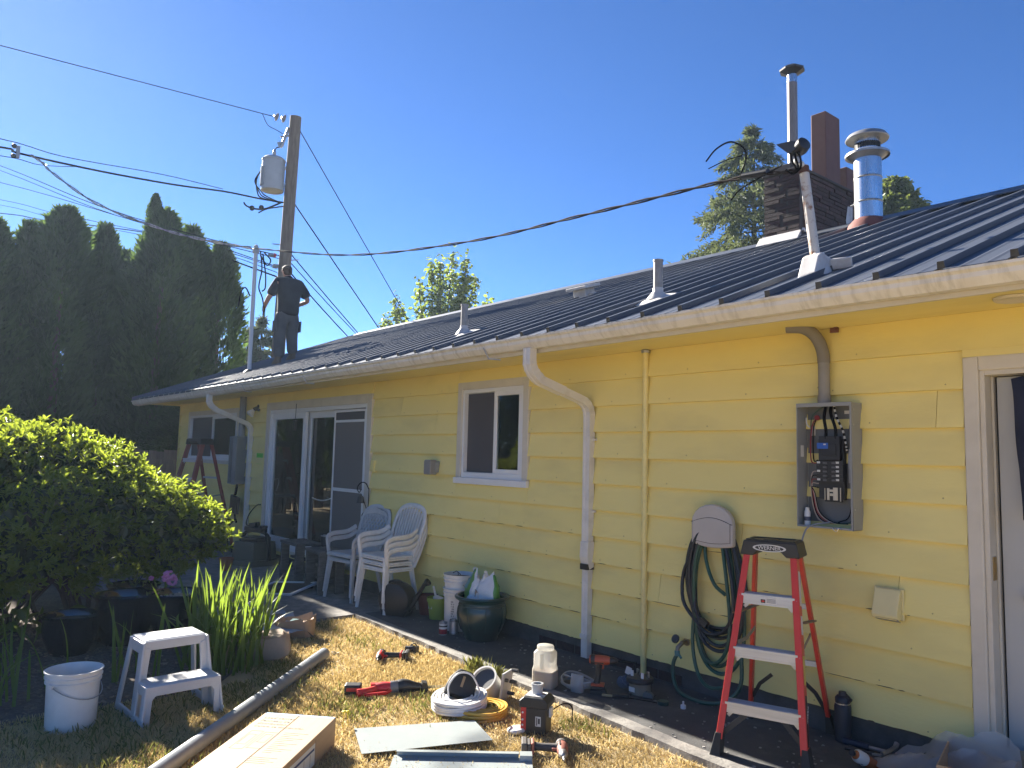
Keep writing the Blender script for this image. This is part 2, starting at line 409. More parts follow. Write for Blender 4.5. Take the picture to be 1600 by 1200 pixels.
# gable end above the wall plate
hp('gable', MB().prism([(.0,2.6),(8.0,2.6),(4.0,4.1)], X0+.01, X0+.12, 'x'), YEL); hp('gable', MB().prism([(.0,2.6),(8.0,2.6),(4.0,4.1)], X1-.12, X1-.01, 'x'), YEL)
b = MB(); b.box(X0, -.012, -.05, -1.62, .003, ZB+.01); b.box(-.5,-.012,-.05, X1,.003,ZB+.01); b.box(-1.615,-.10,-.02,-.5,.13,.028)
hp('foundation', b, FOUND)
b = MB()
for i in range(7): b.box(-4.98+i*.215, -.02, .012, -4.98+i*.215+.2, -.0125, .075)
hp('brick_footing', b, BRICKM)
# the rooms behind the glass
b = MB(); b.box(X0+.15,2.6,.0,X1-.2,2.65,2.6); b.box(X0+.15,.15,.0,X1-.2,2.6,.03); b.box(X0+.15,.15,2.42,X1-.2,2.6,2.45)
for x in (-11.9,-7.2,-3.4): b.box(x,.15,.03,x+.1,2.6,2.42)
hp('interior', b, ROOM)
# lap siding, board by board
def board(xa, xb, z0, z1, full):
    t0, t1 = .042, .006
    m = MB(); lo = -t0
    m.prism([(.0035, z0), (lo, z0), (lo+(t0-t1)*((z1-z0)/EXP), z1+.004), (.0035, z1+.004)], 0, xb-xa, 'x')
    o = part('siding_board', m, YEL, wall); o.location = Vector((xa, 0, 0)); return o
joints = {}
rj = random.Random(11)
for k in range(NC):
    lst = []; x = X0+rj.uniform(1.2, 3.0)
    while x < X1: lst.append(x); x += rj.choice([4.88, 5.5, 6.1, 7.3])
    joints[k] = lst
joints[9] = joints[9]+[-7.32]; joints[2] = joints[2]+[-3.68]; joints[10] = joints[10]+[-7.94]; joints[4] = [j for j in joints[4]]+[-5.55]
for k in range(NC):
    z0 = ZB+k*EXP; z1 = z0+EXP
    ev = sorted({X0, X1, *joints[k], *[v for o in openings if o[2] < z1-.01 and o[3] > z0+.01 for v in o[:2]]})
    for xa, xb in zip(ev, ev[1:]):
        if xb-xa < .06: continue
        mid = (xa+xb)/2; za, zb = z0, z1; skip = False
        for o in openings:
            if o[0] < mid < o[1] and o[2] < z1-.01 and o[3] > z0+.01:
                if o[2] <= z0+.012 and o[3] >= z1-.012: skip = True
                elif o[2] > z0+.012: zb = o[2]
                else: za = o[3]
        if not skip and zb-za > .012: board(xa+.0015, xb-.0015, za, zb-.004 if zb == z1 else zb, True)

b = MB(); b.box(X0-.012,-.046,ZB-.01,X0+.012,-.0435,ZT); b.box(X0-.012,-.0435,ZB-.01,X0-.001,.15,ZT); part('corner_trim', b, YEL, wall)
# weathering at the laps: lifted paint, splits, nail heads
rk = random.Random(44); b = MB()
for k in range(0,5):
    z = ZB+k*EXP
    for i in range(46 if k < 2 else 14):
        x = rk.uniform(-6.8,-1.7); l = rk.uniform(.02,.16)*(1 if k else 1.4); h = rk.uniform(.0015,.0045)
        if any(o[0] < x+l and x < o[1] and o[2] < z < o[3] for o in openings): continue
        b.add([(x,-.0426,z+.001),(x+l*.4,-.0426,z-.001),(x+l,-.0426,z+.001),(x+l*.7,-.0424,z+h+.001),(x+l*.25,-.0424,z+h*.6+.001)],[(0,1,2,3,4)])
part('lap_cracks', b, mat('bare wood split',(.10,.075,.045),rough=1), wall, kind='stuff')
b = MB()
for k in range(NC):
    z = ZB+k*EXP+.03; x = -7.9+.2*(k%3)
    while x < -1.7:
        if not any(o[0]-.01 < x < o[1]+.01 and o[2] < z < o[3] for o in openings): b.cbox((x,-.0372,z+rk.uniform(-.004,.004)),(.007,.003,.007),(0,R_(45),0))
        x += .61+rk.uniform(-.05,.05)
part('nail_heads', b, mat('painted nail',(.50,.40,.15),(.30,.24,.12),rough=.7,ns=3), wall, kind='stuff')
# ---- eaves
SL = .38
def rz(y): return 2.5+SL*(y+.72)
b = MB(); b.box(-15.95,-.645,2.372,2.75,-.622,2.515); fascia = hp('fascia', b, TRIM)
b = MB(); b.box(-15.9,-.621,ZT,2.7,-.0225,ZT+.012); b.box(-15.9,-.0225,ZT+.001,2.7,.14,ZT+.011); soffit = hp('soffit', b, YEL)
gp = [(-.651,2.487),(-.651,2.402),(-.712,2.402),(-.722,2.414),(-.736,2.424),(-.748,2.44),(-.751,2.462),(-.770,2.474),(-.772,2.487),(-.760,2.487),(-.745,2.470),(-.744,2.445),(-.725,2.425),(-.716,2.412),(-.711,2.407),(-.658,2.407),(-.658,2.487)]
def gutter_run(xa, xb):
    m = MB(); n = 40
    for i in range(n):
        pass
    xs = [xa+(xb-xa)*i/n for i in range(n+1)]
    vs = []; fs = []; L = len(gp)
    for i, x in enumerate(xs):
        dz = -.012*math.sin((x+3)*.55)*.5-.028*max(0, min(1, (-x-2)/13))+.003*math.sin(x*2.1)
        vs += [(x, y+.002*math.sin(x*1.7), z+dz) for y, z in gp]
    for i in range(n):
        for j in range(L):
            k = (j+1) % L; fs.append((i*L+j, (i+1)*L+j, (i+1)*L+k, i*L+k))
    fs += [tuple(range(L)), tuple(n*L+j for j in range(L))[::-1]]
    return m.add(vs, fs)
gut = hp('gutter', gutter_run(-15.93, 2.75), GUT, smooth=25)
m = MB()
for xk in (-10.2,-4.9,-8.3): m.beam((xk,-.765,2.45),(xk+.02,-.72,2.36),.008,.008); m.beam((xk+.02,-.72,2.36),(xk+.10,-.66,2.352),.008,.008)
hp('gutter_hook', m, STEELD)

# ---- roof
roof = hp('roof', MB().prism([(-.66,rz(-.66)-.10),(4.0,rz(4.0)-.10),(8.66,rz(-.66)-.10),(8.66,rz(-.66)-.03),(4.0,rz(4.0)-.03),(-.66,rz(-.66)-.03)], -15.97, 2.85, 'x'), TRIM)
PITCH = .305
def panel_mesh():
    m = MB(); y0, y1 = 0, 4.715; up = Vector((0,-SL,1)).normalized()
    def P(x, y, h): return (x, y+up.y*h, SL*y+up.z*h)
    # pan with slight stiffening ripples, drip edge, and the raised batten seam
    vs = []; fs = []
    cols = [(.036,0),(.10,0),(.12,.0035),(.14,0),(.21,0),(.23,.0035),(.25,0),(.305,0)]
    for y in (y0, y1):
        for x, h in cols: vs.append(P(x, y, h))
    for x, h in cols: vs.append((x, y0-.001, -.03))
    n = len(cols)
    for i in range(n-1): fs.append((i, i+1, n+i+1, n+i)); fs.append((2*n+i, 2*n+i+1, i+1, i))
    m.add(vs, fs)
    r = [(0,-.004),(.036,-.004),(.034,.034),(.004,.034)]; ya = .035
    vs = [P(x, ya, h) for x, h in r]+[P(x, y1, h) for x, h in r]
    m.add(vs, [(3,2,1,0)], None, 1); m.add(vs, [(4,5,6,7),(0,1,5,4),(1,2,6,5),(2,3,7,6),(3,0,4,7)])  # end face is black, painting in the shade of the open hollow rib
    return m.mesh('roof_panel', [ROOF, BLACK])
pm = panel_mesh(); k = 0; x = -1.17+13*PITCH
while x > -15.9:
    if x < 2.5:
        o = part('roof_panel', pm, ROOF, roof); o.location = (x, -.725, rz(-.725)-.001)
    x -= PITCH
b = MB(); b.prism([(8.66,rz(-.66)),(4.0,rz(4.0)-.004),(4.0,rz(4.0)-.025),(8.66,rz(-.66)-.02)], -15.97, 2.85, 'x')
part('back_slope', b, ROOF, roof)
b = MB(); zr = rz(4.0)
b.prism([(3.84,rz(3.84)+.038),(4.0,zr+.065),(4.16,rz(3.84)+.038),(4.16,rz(3.84)+.026),(4.0,zr+.052),(3.84,rz(3.84)+.026)], -15.99, 2.87, 'x')
part('ridge_cap', b, ROOF, roof)
b = MB()
b.prism([(-.74,rz(-.74)-.06),(4.0,zr-.06),(4.0,zr+.05),(-.74,rz(-.74)+.045)], -16.0,-15.972,'x'); b.prism([(8.7,rz(-.7)-.06),(4.0,zr-.06),(4.0,zr+.05),(8.7,rz(-.7)+.045)],-16.0,-15.972,'x')
part('rake_trim', b, ROOF, roof)
def vent_pipe(x, y, h, r):
    z = rz(y); m = MB(); m.tube([(x,y,z-.02),(x,y,z+h)], r, 14); m.tube([(x,y,z+h-.004),(x,y,z+h+.012)], r*1.12, 14)
    o = part('vent_pipe', m, PIPEV, roof, smooth=40)
    m = MB(); m.lathe([(r*2.6,.03),(r*2.1,.06),(r*1.15,.10),(r*1.12,.13),(r*.9,.13)], 16, Matrix.Translation((x,y,z-.03)))
    m.add([(x-.14,y-.17,rz(y-.17)+.01),(x+.14,y-.17,rz(y-.17)+.01),(x+.14,y+.17,rz(y+.17)+.012),(x-.14,y+.17,rz(y+.17)+.012),(x,y,z+.05)], [(0,1,4),(1,2,4),(2,3,4),(3,0,4)])
    part('vent_boot', m, FLASH, roof, smooth=40)
vent_pipe(-3.79,.07,.31,.036); vent_pipe(-6.34,.08,.31,.036)
# low box vent near the ridge
m = MB(); Mv = Matrix.Translation((-6.3,1.75,rz(1.75)+.11)) @ Euler((math.atan(SL)*.8,0,R_(0))).to_matrix().to_4x4()
m.prism([(-.16,-.13),(.16,-.13),(.2,.0),(.16,.13),(-.16,.13),(-.2,0)], 0, .035, 'z', Mv); m.box(-.1,-.08,-.13,.1,.08,0,Mv); m.box(.12,-.05,-.11,.2,.0,-.06,Mv)
part('roof_vent', m, FLASH, roof, bev=.008)
# ---- chimney of thin dark bricks
CX0, CX1, CY0, CY1, CZ0, CZ1 = -5.305, -4.815, 3.96, 5.62, 4.05, 5.17
chim = hp('chimney', MB().box(CX0+.012,CY0+.012,CZ0-.6,CX1-.012,CY1-.012,CZ1-.01), MORTAR)
rb = random.Random(5); bricks = []
bh, bl = .052, .305; nrow = int((CZ1-4.30)/bh)+1
bm_ = [MB().box(0,0,0,l,.09,bh-.009).mesh('brick', [BRICKM]) for l in (.297,.21,.145)]
ln = (.297,.21,.145)
for r in range(nrow):
    z = CZ1-bh*(r+1)
    x = CX0
    ks = rb.choice([(0,2),(2,0),(1,1),(0,2)])
    for kk in ks:
        o = inst(bpy.data.objects.new('brick', bm_[kk]), chim); l = ln[kk]
        o.location = (x+.001, CY0+rb.uniform(-.012,.004), z); x += l+.012+(.038 if ks == (1,1) else .022)
    if r < 12 or True:
        y = CY0+.09; i = rb.choice([0,1,2])
        while y < CY1-.05:
            kk = i if y < CY0+.1 else rb.choice([0,0,0,1]); l = min(ln[kk], CY1-y)
            o = inst(bpy.data.objects.new('brick', bm_[kk]), chim); o.rotation_euler = (0,0,R_(90))
            o.location = (CX1+rb.uniform(-.004,.012), y, z); y += ln[kk]+.01
for o in list(bpy.data.objects):
    if o.name.startswith('brick') and o.users_collection == (): bpy.data.objects.remove(o)
m = MB(); m.box(CX0-.02,CY0-.02,CZ1,CX1+.02,CY1+.02,CZ1+.035); m.box(CX0+.02,CY0+.02,CZ1+.035,CX0+.36,CY0+.34,CZ1+.12)
part('chimney_crown', m, MORTAR, chim, bev=.01)
m = MB(); m.box(-5.03,4.62,CZ1,-4.825,4.99,6.12); part('clay_flue', m, CLAY, chim, bev=.012)
m = MB(); m.box(-5.02,5.16,CZ1,-4.83,5.5,5.52); part('clay_flue', m, CLAY, chim, bev=.012)
m = MB(); m.box(CX0-.012,CY0-.03,rz(CY0)-.05,CX1+.015,CY0-.012,rz(CY0)+.12)
m.prism([(CY0-.12,rz(CY0-.12)+.045),(CY0-.03,rz(CY0)+.115),(CY0-.03,rz(CY0)+.05),(CY0-.12,rz(CY0-.12)+.03)], CX0-.05, CX1+.03, 'x')
part('chimney_flashing', m, FLASH, chim, bev=.006)
rb2 = random.Random(8); m = MB()
for i in range(9):
    y = CY0+.02+i*.085; m.cbox((CX1+.03+rb2.uniform(0,.02), y, zr+.055+rb2.uniform(0,.05)), (.03,.05,.035), (rb2.uniform(-.5,.5),rb2.uniform(-.5,.5),0))
m.add([(CX1+.02,5.05,4.75),(CX1+.025,5.12,4.5),(CX1+.03,5.2,4.62),(CX1+.05,5.18,4.95),(CX1+.022,5.1,4.95)], [(0,1,2,3,4)])
part('crumbling_flashing', m, FLASH, chim)
m = MB(); m.tube([(-5.02,4.16,CZ1),(-5.02,4.16,6.40)], .062, 18); sp = part('stove_pipe', m, STOVEP, chim, smooth=40)
m = MB(); m.tube([(-5.02,4.16,6.40),(-5.02,4.16,6.53)], .060, 18); part('pipe_collar', m, STEEL, chim, smooth=40)
m = MB(); m.lathe([(.05,6.50),(.155,6.555),(.16,6.575),(.10,6.615),(.001,6.62)], 8, Matrix.Translation((-5.02,4.16,0))); part('pipe_cap', m, STEELD if False else BLACK, chim)
m = MB(); m.tube([(-5.3,4.02,5.18),(-5.15,4.0,5.24),(-5.02,4.09,5.21)], .01, 5); part('pipe_strap', m, WIREB, chim)
# ---- metal flue
fl = Matrix.Translation((-3.97, 3.93, 0))
m = MB(); m.lathe([(.146,4.22),(.146,5.02)], 28, fl); flue = hp('metal_flue', m, STEEL, smooth=40)
m = MB()
for z in (4.52,4.80): m.lathe([(.148,z-.012),(.153,z),(.148,z+.012)], 28, fl)
m.tube([(-4.16,3.9,4.52),(-4.1,3.9,4.53)], .012, 6)
part('flue_band', m, STEELD, flue, smooth=40)
m = MB(); m.lathe([(.14,5.02),(.215,5.075),(.235,5.06),(.235,5.085),(.205,5.10),(.135,5.11)], 28, fl)
m.lathe([(.15,5.25),(.225,5.25),(.232,5.262),(.20,5.31),(.12,5.345),(.001,5.355)], 28, fl); part('flue_cap', m, STEELD, flue, smooth=35)
m = MB(); m.lathe([(.135,5.10),(.135,5.14)], 28, fl); m.lathe([(.135,5.205),(.135,5.25)], 28, fl); part('flue_neck', m, STEEL, flue, smooth=40)
m = MB()
for i in range(36):
    a = 2*math.pi*i/36; m.cbox((-3.97+.132*math.cos(a),3.93+.132*math.sin(a),5.172), (.012,.006,.07), (0,0,a))
m.lathe([(.11,5.14),(.11,5.21)], 20, fl); part('flue_louvre', m, BLACK, flue)
m = MB(); m.lathe([(.24,4.20),(.21,4.27),(.155,4.33),(.147,4.33)], 24, fl); part('flue_collar', m, COLLAR, flue, smooth=40)

# ---- downspouts: corrugated rectangular pipe swept in a plane x = const
def downspout(x, zl, zend, brk=None):
    def sweep(path, hw, ht):
        m = MB(); vs = []; fs = []; P = [Vector((0,p[0],p[1])) for p in path]; n = len(P)
        for i, p in enumerate(P):
            t = (P[min(i+1,n-1)]-P[max(i-1,0)]).normalized(); nn = Vector((0,-t.z,t.y))
            prof = [(-hw,-ht),(-hw*.45,-ht),(-hw*.35,-ht*.82),(hw*.35,-ht*.82),(hw*.45,-ht),(hw,-ht),(hw,ht),(hw*.45,ht),(hw*.35,ht*.82),(-hw*.35,ht*.82),(-hw*.45,ht),(-hw,ht)]
            rip = 1.0+(.07 if path[i][2:] and path[i][2] and i % 2 else 0)
            for a, c in prof: q = p+nn*c*rip; vs.append((x+a*rip, q.y, q.z))
        L = 12
        for i in range(n-1):
            for j in range(L): k = (j+1) % L; fs.append((i*L+j,i*L+k,(i+1)*L+k,(i+1)*L+j))
        fs += [tuple(range(L))[::-1], tuple((n-1)*L+j for j in range(L))]
        return m.add(vs, fs)
    up_ = [(-.705,2.40,0),(-.705,2.30,0)]
    for i in range(9): a = i/8; up_.append((-.705+.10*a*a, 2.30-.13*a, 1))
    d0 = Vector((-.60,2.165)); d1 = Vector((-.155,zl+.075))
    up_ += [(d0.x,d0.y,0),(d0.x+(d1.x-d0.x)*.55,d0.y+(d1.y-d0.y)*.55,0)]
    top = part_ds = hp('downspout', sweep(up_, .041, .033), DSP)
    low = [(d0.x+(d1.x-d0.x)*.5,d0.y+(d1.y-d0.y)*.5,0),(d1.x,d1.y,0)]
    for i in range(9): a = i/8; low.append((-.155+.10*(1-(1-a)**2), zl+.075-.13*a*(.55+.45*a), 1))
    low += [(-.055,zl-.12,0),(-.055,zend+.80 if brk else zend,0)]
    part('lower_run', sweep(low, .037, .029), DSP, part_ds)
    if brk:
        part('outlet_run', sweep([(-.052,.80,0),(-.052,zend,0)], .033, .026), DSP, part_ds)
        mm = MB(); mm.prism([(-.092,.92),(-.02,.92),(-.02,.72),(-.07,.70),(-.10,.80)], x-.044, x+.044, 'x'); part('adapter', mm, DSP, part_ds, bev=.006)
        mm = MB(); mm.box(x-.041,-.094,.70,x+.041,-.018,.745); part('broken_lip', mm, BLACK, part_ds)
        mm = MB(); mm.box(x-.038,-.088,.17,x+.038,-.018,.20); part('joint_band', mm, DSP, part_ds)
    mm = MB()
    for zz in (1.72, 1.15): mm.box(x-.05,-.088,zz,x+.05,-.084,zz+.02) if False else mm.box(x+.037,-.05,zz,x+.06,-.021,zz+.018)
    part('strap', mm, DSP, part_ds)
downspout(-4.39, 1.97, .02, brk=True)
downspout(-11.65, 1.92, .12)
# ---- painted conduit
m = MB(); m.tube([(-3.81,-.045,.0),(-3.81,-.045,2.405)], .0225, 14); c = hp('painted_conduit', m, YELP, smooth=40)
m = MB(); m.lathe([(.033,2.385),(.036,2.40),(.03,2.408)], 16, Matrix.Translation((-3.81,-.045,0))); part('conduit_ring', m, STEELD, c, smooth=40)
m = MB(); m.tube([(-3.81,-.045,2.15),(-3.81,-.045,2.19)], .0255, 14); part('coupling', m, YELP, c, smooth=40)

# ---- windows
def frame_box(m, x0, x1, z0, z1, w, ya, yb, bot=None, top=None):
    bt = w if bot is None else bot; tp = w if top is None else top
    m.box(x0,ya,z0,x0+w,yb,z1); m.box(x1-w,ya,z0,x1,yb,z1); m.box(x0+w,ya,z0,x1-w,yb,z0+bt); m.box(x0+w,ya,z1-tp,x1-w,yb,z1)
    return m
def slide_window(x0, x1, z0, z1, mid, labels):
    m = frame_box(MB(), x0, x1, z0, z1, .075, -.040, .0035, bot=.03); win = hp('window', m, TRIM, bev=.006)
    m = frame_box(MB(), x0+.075, x1-.075, z0+.03, z1-.075, .035, -.028, .09, bot=.05); part('frame', m, WHITE, win, bev=.004)
    m = MB(); m.box(x0-.012,-.062,z0-.03,x1+.012,-.0225,z0+.028); part('sill', m, WHITE if x0 > -8 else TRIM, win, bev=.005)
    a0, a1, b0, b1 = x0+.11, x1-.11, z0+.08, z1-.11
    m = frame_box(MB(), mid-.02, a1, b0, b1, .042, -.022, .012); part('sash', m, WHITE, win, bev=.004)
    m = frame_box(MB(), a0, mid+.03, b0, b1, .028, .022, .05); part('sash', m, WHITE, win, bev=.004)
    m = MB(); m.box(mid+.022,-.008,b0+.042,a1-.042,-.004,b1-.042); part('pane', m, GLASS, win)
    m = MB(); m.box(a0+.028,.034,b0+.028,mid+.002,.038,b1-.028); part('pane', m, GLASS, win)
    m = MB(); m.box(a0+.004,.012,b0+.004,mid-.022,.0125,b1-.004); part('screen', m, SCREEN, win)
    m = MB()
    for i in range(10): xx = a1-.14+i*.012; m.box(xx, .16+.01*(i%2), b0-.1, xx+.012, .17+.01*(i%2), b1+.1)
    for i in range(10): xx = a0-.02+i*.012; m.box(xx, .16+.01*(i%2), b0-.1, xx+.012, .17+.01*(i%2), b1+.1)
    part('curtain', m, CURT, win)
slide_window(-6.245, -5.165, 1.335, 2.295, -5.66, None)
slide_window(-14.78, -12.24, 1.37, 2.25, -13.5, None)
# ---- sliding glass door: two glazed panels, a sliding opening and a screen door
x0, x1, z0, z1 = -11.09, -7.96, .19, 2.275
m = frame_box(MB(), x0, x1, z0, z1, .11, -.045, .0035, bot=.035); sd_ = hp('sliding_door', m, TRIM, bev=.006)
m = frame_box(MB(), x0+.11, x1-.11, z0+.035, z1-.11, .05, -.03, .12, bot=.05); part('frame', m, WHITE, sd_, bev=.004)
def leaf(xa, xb, ya, w=.075):
    m = frame_box(MB(), xa, xb, z0+.085, z1-.16, w, ya, ya+.04, bot=.10); part('door_panel', m, WHITE, sd_, bev=.004)
    m = MB(); m.box(xa+w,ya+.018,z0+.185,xb-w,ya+.022,z1-.16-w); part('pane', m, GLASS, sd_)
leaf(-10.93, -9.80, -.012, .085); leaf(-9.86, -8.83, .055, .085); leaf(-9.55,-8.30,.095,.05)
m = frame_box(MB(), -8.93, -8.12, z0+.085, z1-.17, .028, -.028, -.008); m.box(-8.902,-.028,1.10,-8.148,-.008,1.14); scr = part('screen_door', m, WHITE, sd_, bev=.003)
m = MB(); m.box(-8.902,-.019,z0+.113,-8.148,-.018,1.10); m.box(-8.902,-.019,1.14,-8.148,-.018,1.95); o = part('screen', m, SCREENL, sd_)
m = MB(); m.box(-8.902,-.019,1.98,-8.148,-.018,z1-.2); part('transom_screen', m, SCREEN, sd_)
m = MB(); m.box(-8.902,-.027,1.95,-8.148,-.009,1.98); part('screen_rail', m, WHITE, sd_)
m = MB(); m.tube(smooth_path([(-10.9,-.03,1.16),(-10.84,-.07,1.17),(-10.8,-.06,1.1),(-10.84,-.05,1.0)]),.007,5); part('door_pull', m, WHITE, sd_)
m = MB(); m.tube(catenary((-9.45,-.03,.98),(-8.92,-.03,1.0),.03,8), .006, 5); part('loose_cord', m, WCABLE, sd_)
m = MB(); m.tube([(-10.02,-.06,2.23),(-10.03,-.06,2.0)],.004,4); m.cbox((-10.03,-.06,1.93),(.05,.03,.14),(0,.15,0)); part('hanging_tag', m, BLACK, sd_)
m = MB()
for i in range(16): xx = -9.75+i*.018; m.box(xx,.3+.012*(i%2),.1,xx+.018,.31+.012*(i%2),2.3)
for i in range(60): xx = -11.2+i*.022; m.box(xx,.55+.02*(i%3),.03,xx+.022,.56+.02*(i%3),2.4)
part('curtain', m, CURT, sd_)
# ---- back door, a little ajar
x0, x1, z0, z1 = -1.615, -.50, .03, 2.165
m = MB(); m.box(x0,-.040,z0,x0+.075,.0035,z1); m.box(x1-.075,-.040,z0,x1,.0035,z1); m.box(x0+.075,-.040,z1-.075,x1-.075,.0035,z1)
dr = hp('back_door', m, TRIM, bev=.007)
m = MB(); m.box(x0+.075,-.025,z0,x0+.10,.14,z1-.075); m.box(x1-.10,-.025,z0,x1-.075,.14,z1-.075); m.box(x0+.10,-.025,z1-.10,x1-.10,.14,z1-.075)
m.box(x0+.10,.06,z0,x0+.113,.10,z1-.10); part('jamb', m, TRIM, dr, bev=.003)
Md = Matrix.Translation((x1-.115,.06,0)) @ Matrix.Rotation(R_(-.8),4,'Z')
m = MB(); m.box(-.875,0,z0+.02,0,.042,z1-.105,Md); part('door_leaf', m, DOORM, dr, bev=.003)
m = MB(); Mk = Md @ Matrix.Translation((-.74,0,.93)) @ Matrix.Rotation(R_(90),4,'X')
m.lathe([(.033,0),(.033,.006),(.012,.010),(.012,.03),(.026,.042),(.029,.055),(.022,.066),(.001,.07)], 18, Mk); part('knob', m, STEELD, dr, smooth=40)
m = MB(); m.box(x0+.101,.005,1.0,x0+.104,.05,1.12); m.box(x0+.104,.02,1.03,x0+.105,.035,1.09); part('strike_plate', m, BRASS, dr)
m = MB(); m.tube([(-1.37,.02,2.045),(-1.36,-.01,2.03),(-1.345,.0,2.045)],.004,5); part('hook', m, STEELD, dr)
# jacket hanging on the door
jm = MB(); rr = random.Random(2)
vs = []; fs = []; nx, nz = 9, 12
for j in range(nz):
    z = 2.04-.72*j/(nz-1); wl = -1.395+.05*j/(nz-1)*(1 if j < 8 else .9); wr = -.98
    for i in range(nx):
        t = i/(nx-1); vs.append((wl+(wr-wl)*t, -.012+.018*math.sin(i*2.1+j*.3)+.01*math.sin(j*.9), z+.012*math.sin(i*1.3)))
for j in range(nz-1):
    for i in range(nx-1): a = j*nx+i; fs.append((a,a+1,a+nx+1,a+nx))
jm.add(vs, fs)
o = solo('jacket', 'dark navy jacket hanging in the back doorway', 'jacket', jm, NAVYC, smooth=80)
m_ = o.modifiers.new('thick', 'SOLIDIFY'); m_.thickness = .02

# ================================================================== open electrical panel
ep = thing('electrical_panel', 'open grey electrical panel with bare breakers on the yellow wall', 'electrical panel', (-2.347,-.022,1.2))
W2, HH, DD = .173, .742, .122
m = MB(); m.box(-W2,-DD,0,-W2+.004,0,HH); m.box(W2-.004,-DD,0,W2,0,HH); m.box(-W2,-DD,0,W2,0,.004); m.box(-W2,-DD,HH-.004,W2,0,HH); m.box(-W2,-.004,0,W2,-.0005,HH)
m.box(-W2,-DD-.004,HH-.022,W2,-DD,HH+.002); m.box(-W2-.0,-DD-.003,0,W2,-DD,.012); m.box(W2-.012,-DD-.003,.012,W2,-DD,HH-.022); m.box(-W2,-DD-.003,.012,-W2+.006,-DD,HH-.022)
part('box', m, GREYB, ep, bev=.0012)
m = MB(); m.box(-W2+.012,-.010,.012,W2-.012,-.0045,HH-.012); part('back_plate', m, GREYC, ep)
# interior: main breaker, branch breakers, bus, neutral bar
m = MB(); m.box(-.075,-.045,.17,.085,-.011,.53); part('interior_base', m, BLACK, ep, bev=.002)
m = MB(); m.box(-.055,-.078,.40,.075,-.045,.545); m.box(-.035,-.085,.43,.055,-.078,.50); part('main_breaker', m, BLACK, ep, bev=.003)
m = MB(); m.box(-.062,-.0865,.470,.008,-.0850,.505); part('rating_label', m, BLUEG, ep)
m = MB(); m.box(-.02,-.0875,.492,-.005,-.0866,.500); part('white_tab', m, PAPER, ep)
BRK = mat('breaker', (.022,.022,.024), rough=.35); HANDLE = mat('breaker handle', (.10,.10,.105), rough=.4)
bk = MB().box(-.041,-.03,-.0115,.041,0,.0115).mesh('breaker', [BRK]); hd = MB().box(-.012,-.0085,-.0055,.012,0,.0055).mesh('handle', [HANDLE]); lb = MB().box(-.01,-.001,-.006,.01,0,.006).mesh('number_tag', [PAPER])
for c, xx in enumerate((-.032,.052)):
    for r in range(5):
        o = inst(bpy.data.objects.new('breaker', bk), ep, (xx*.98, -.046, .385-r*.0255))
        inst(bpy.data.objects.new('handle', hd), o, (.016 if c == 0 else -.012, -.0305, 0))
        if c == 0 and r % 2 == 0 or c == 1: inst(bpy.data.objects.new('number_tag', lb), o, (-.027 if c == 0 else .008, -.0305, .003))
m = MB(); m.box(-.035,-.05,.155,.075,-.045,.245)
part('bus_insulator', m, BLACK, ep)
m = MB(); m.box(-.018,-.056,.165,-.004,-.051,.235); m.box(-.002,-.056,.19,.018,-.051,.205); m.box(.020,-.056,.165,.048,-.051,.240); m.box(-.003,-.056,.215,.02,-.051,.228); m.box(.062,-.056,.16,.067,-.051,.24); m.box(-.034,-.056,.165,-.030,-.051,.235)
part('bus_bar', m, mat('bus copper tin', (.62,.56,.44), rough=.4, metal=.5), ep)
m = MB(); m.box(.105,-.035,.27,.125,-.011,.47)
for i in range(10): m.tube([(.115,-.035,.285+i*.019),(.115,-.042,.285+i*.019)],.005,6)
part('neutral_bar', m, STEELD, ep)
def wire(pts, r, mt, par, name='wire', k=5, n=7): return part(name, MB().tube(smooth_path(pts,k), r, n), mt, par, smooth=60)
wire([(-.012,-.06,.735),(-.02,-.075,.66),(-.012,-.07,.58),(-.014,-.07,.53)], .0095, WIREB, ep)
wire([(.02,-.06,.735),(.022,-.075,.68),(.045,-.07,.60),(.05,-.07,.53)], .0095, WIREB, ep)
m = MB()
for i, p in enumerate(smooth_path([(.032,-.055,.735),(.05,-.06,.66),(.085,-.055,.58),(.10,-.05,.50),(.105,-.045,.45)], 5)[:-1]):
    q = smooth_path([(.032,-.055,.735),(.05,-.06,.66),(.085,-.055,.58),(.10,-.05,.50),(.105,-.045,.45)], 5)[i+1]
    m.tube([p,q], .0065, 7, mi=i % 2)
part('striped_wire', m, [PAPER, WIREB], ep)
RWIRE = mat('red wire', (.25,.02,.02), rough=.4); GWIRE = mat('green wire', (.02,.07,.045), rough=.4); TWIRE = mat('tan wire', (.42,.34,.28), rough=.5)
wire([(-.09,-.02,.655),(-.115,-.03,.63),(-.125,-.04,.55),(-.125,-.045,.42),(-.11,-.05,.385),(-.075,-.05,.385)], .0038, RWIRE, ep)
wire([(-.095,-.03,.65),(-.11,-.035,.6),(-.112,-.04,.5),(-.105,-.045,.40),(-.075,-.05,.40)], .0038, WIREB, ep)
wire([(-.03,-.03,.735),(-.09,-.03,.70),(-.125,-.03,.66),(-.13,-.03,.58)], .0035, GWIRE, ep)
for i in range(5):
    wire([(-.073,-.05,.335-i*.025),(-.11,-.06,.32-i*.02),(-.118+i*.006,-.055,.2),(-.10+i*.008,-.05,.09),(-.06+i*.018,-.045,.035),(.02+i*.02,-.04,.03)], .003, (TWIRE, WIREB, RWIRE, TWIRE, WIREB)[i], ep)
wire([(.13,-.03,.67),(.118,-.04,.58),(.135,-.04,.47),(.13,-.04,.25),(.11,-.04,.08),(.04,-.04,.035)], .0035, WIREB, ep)
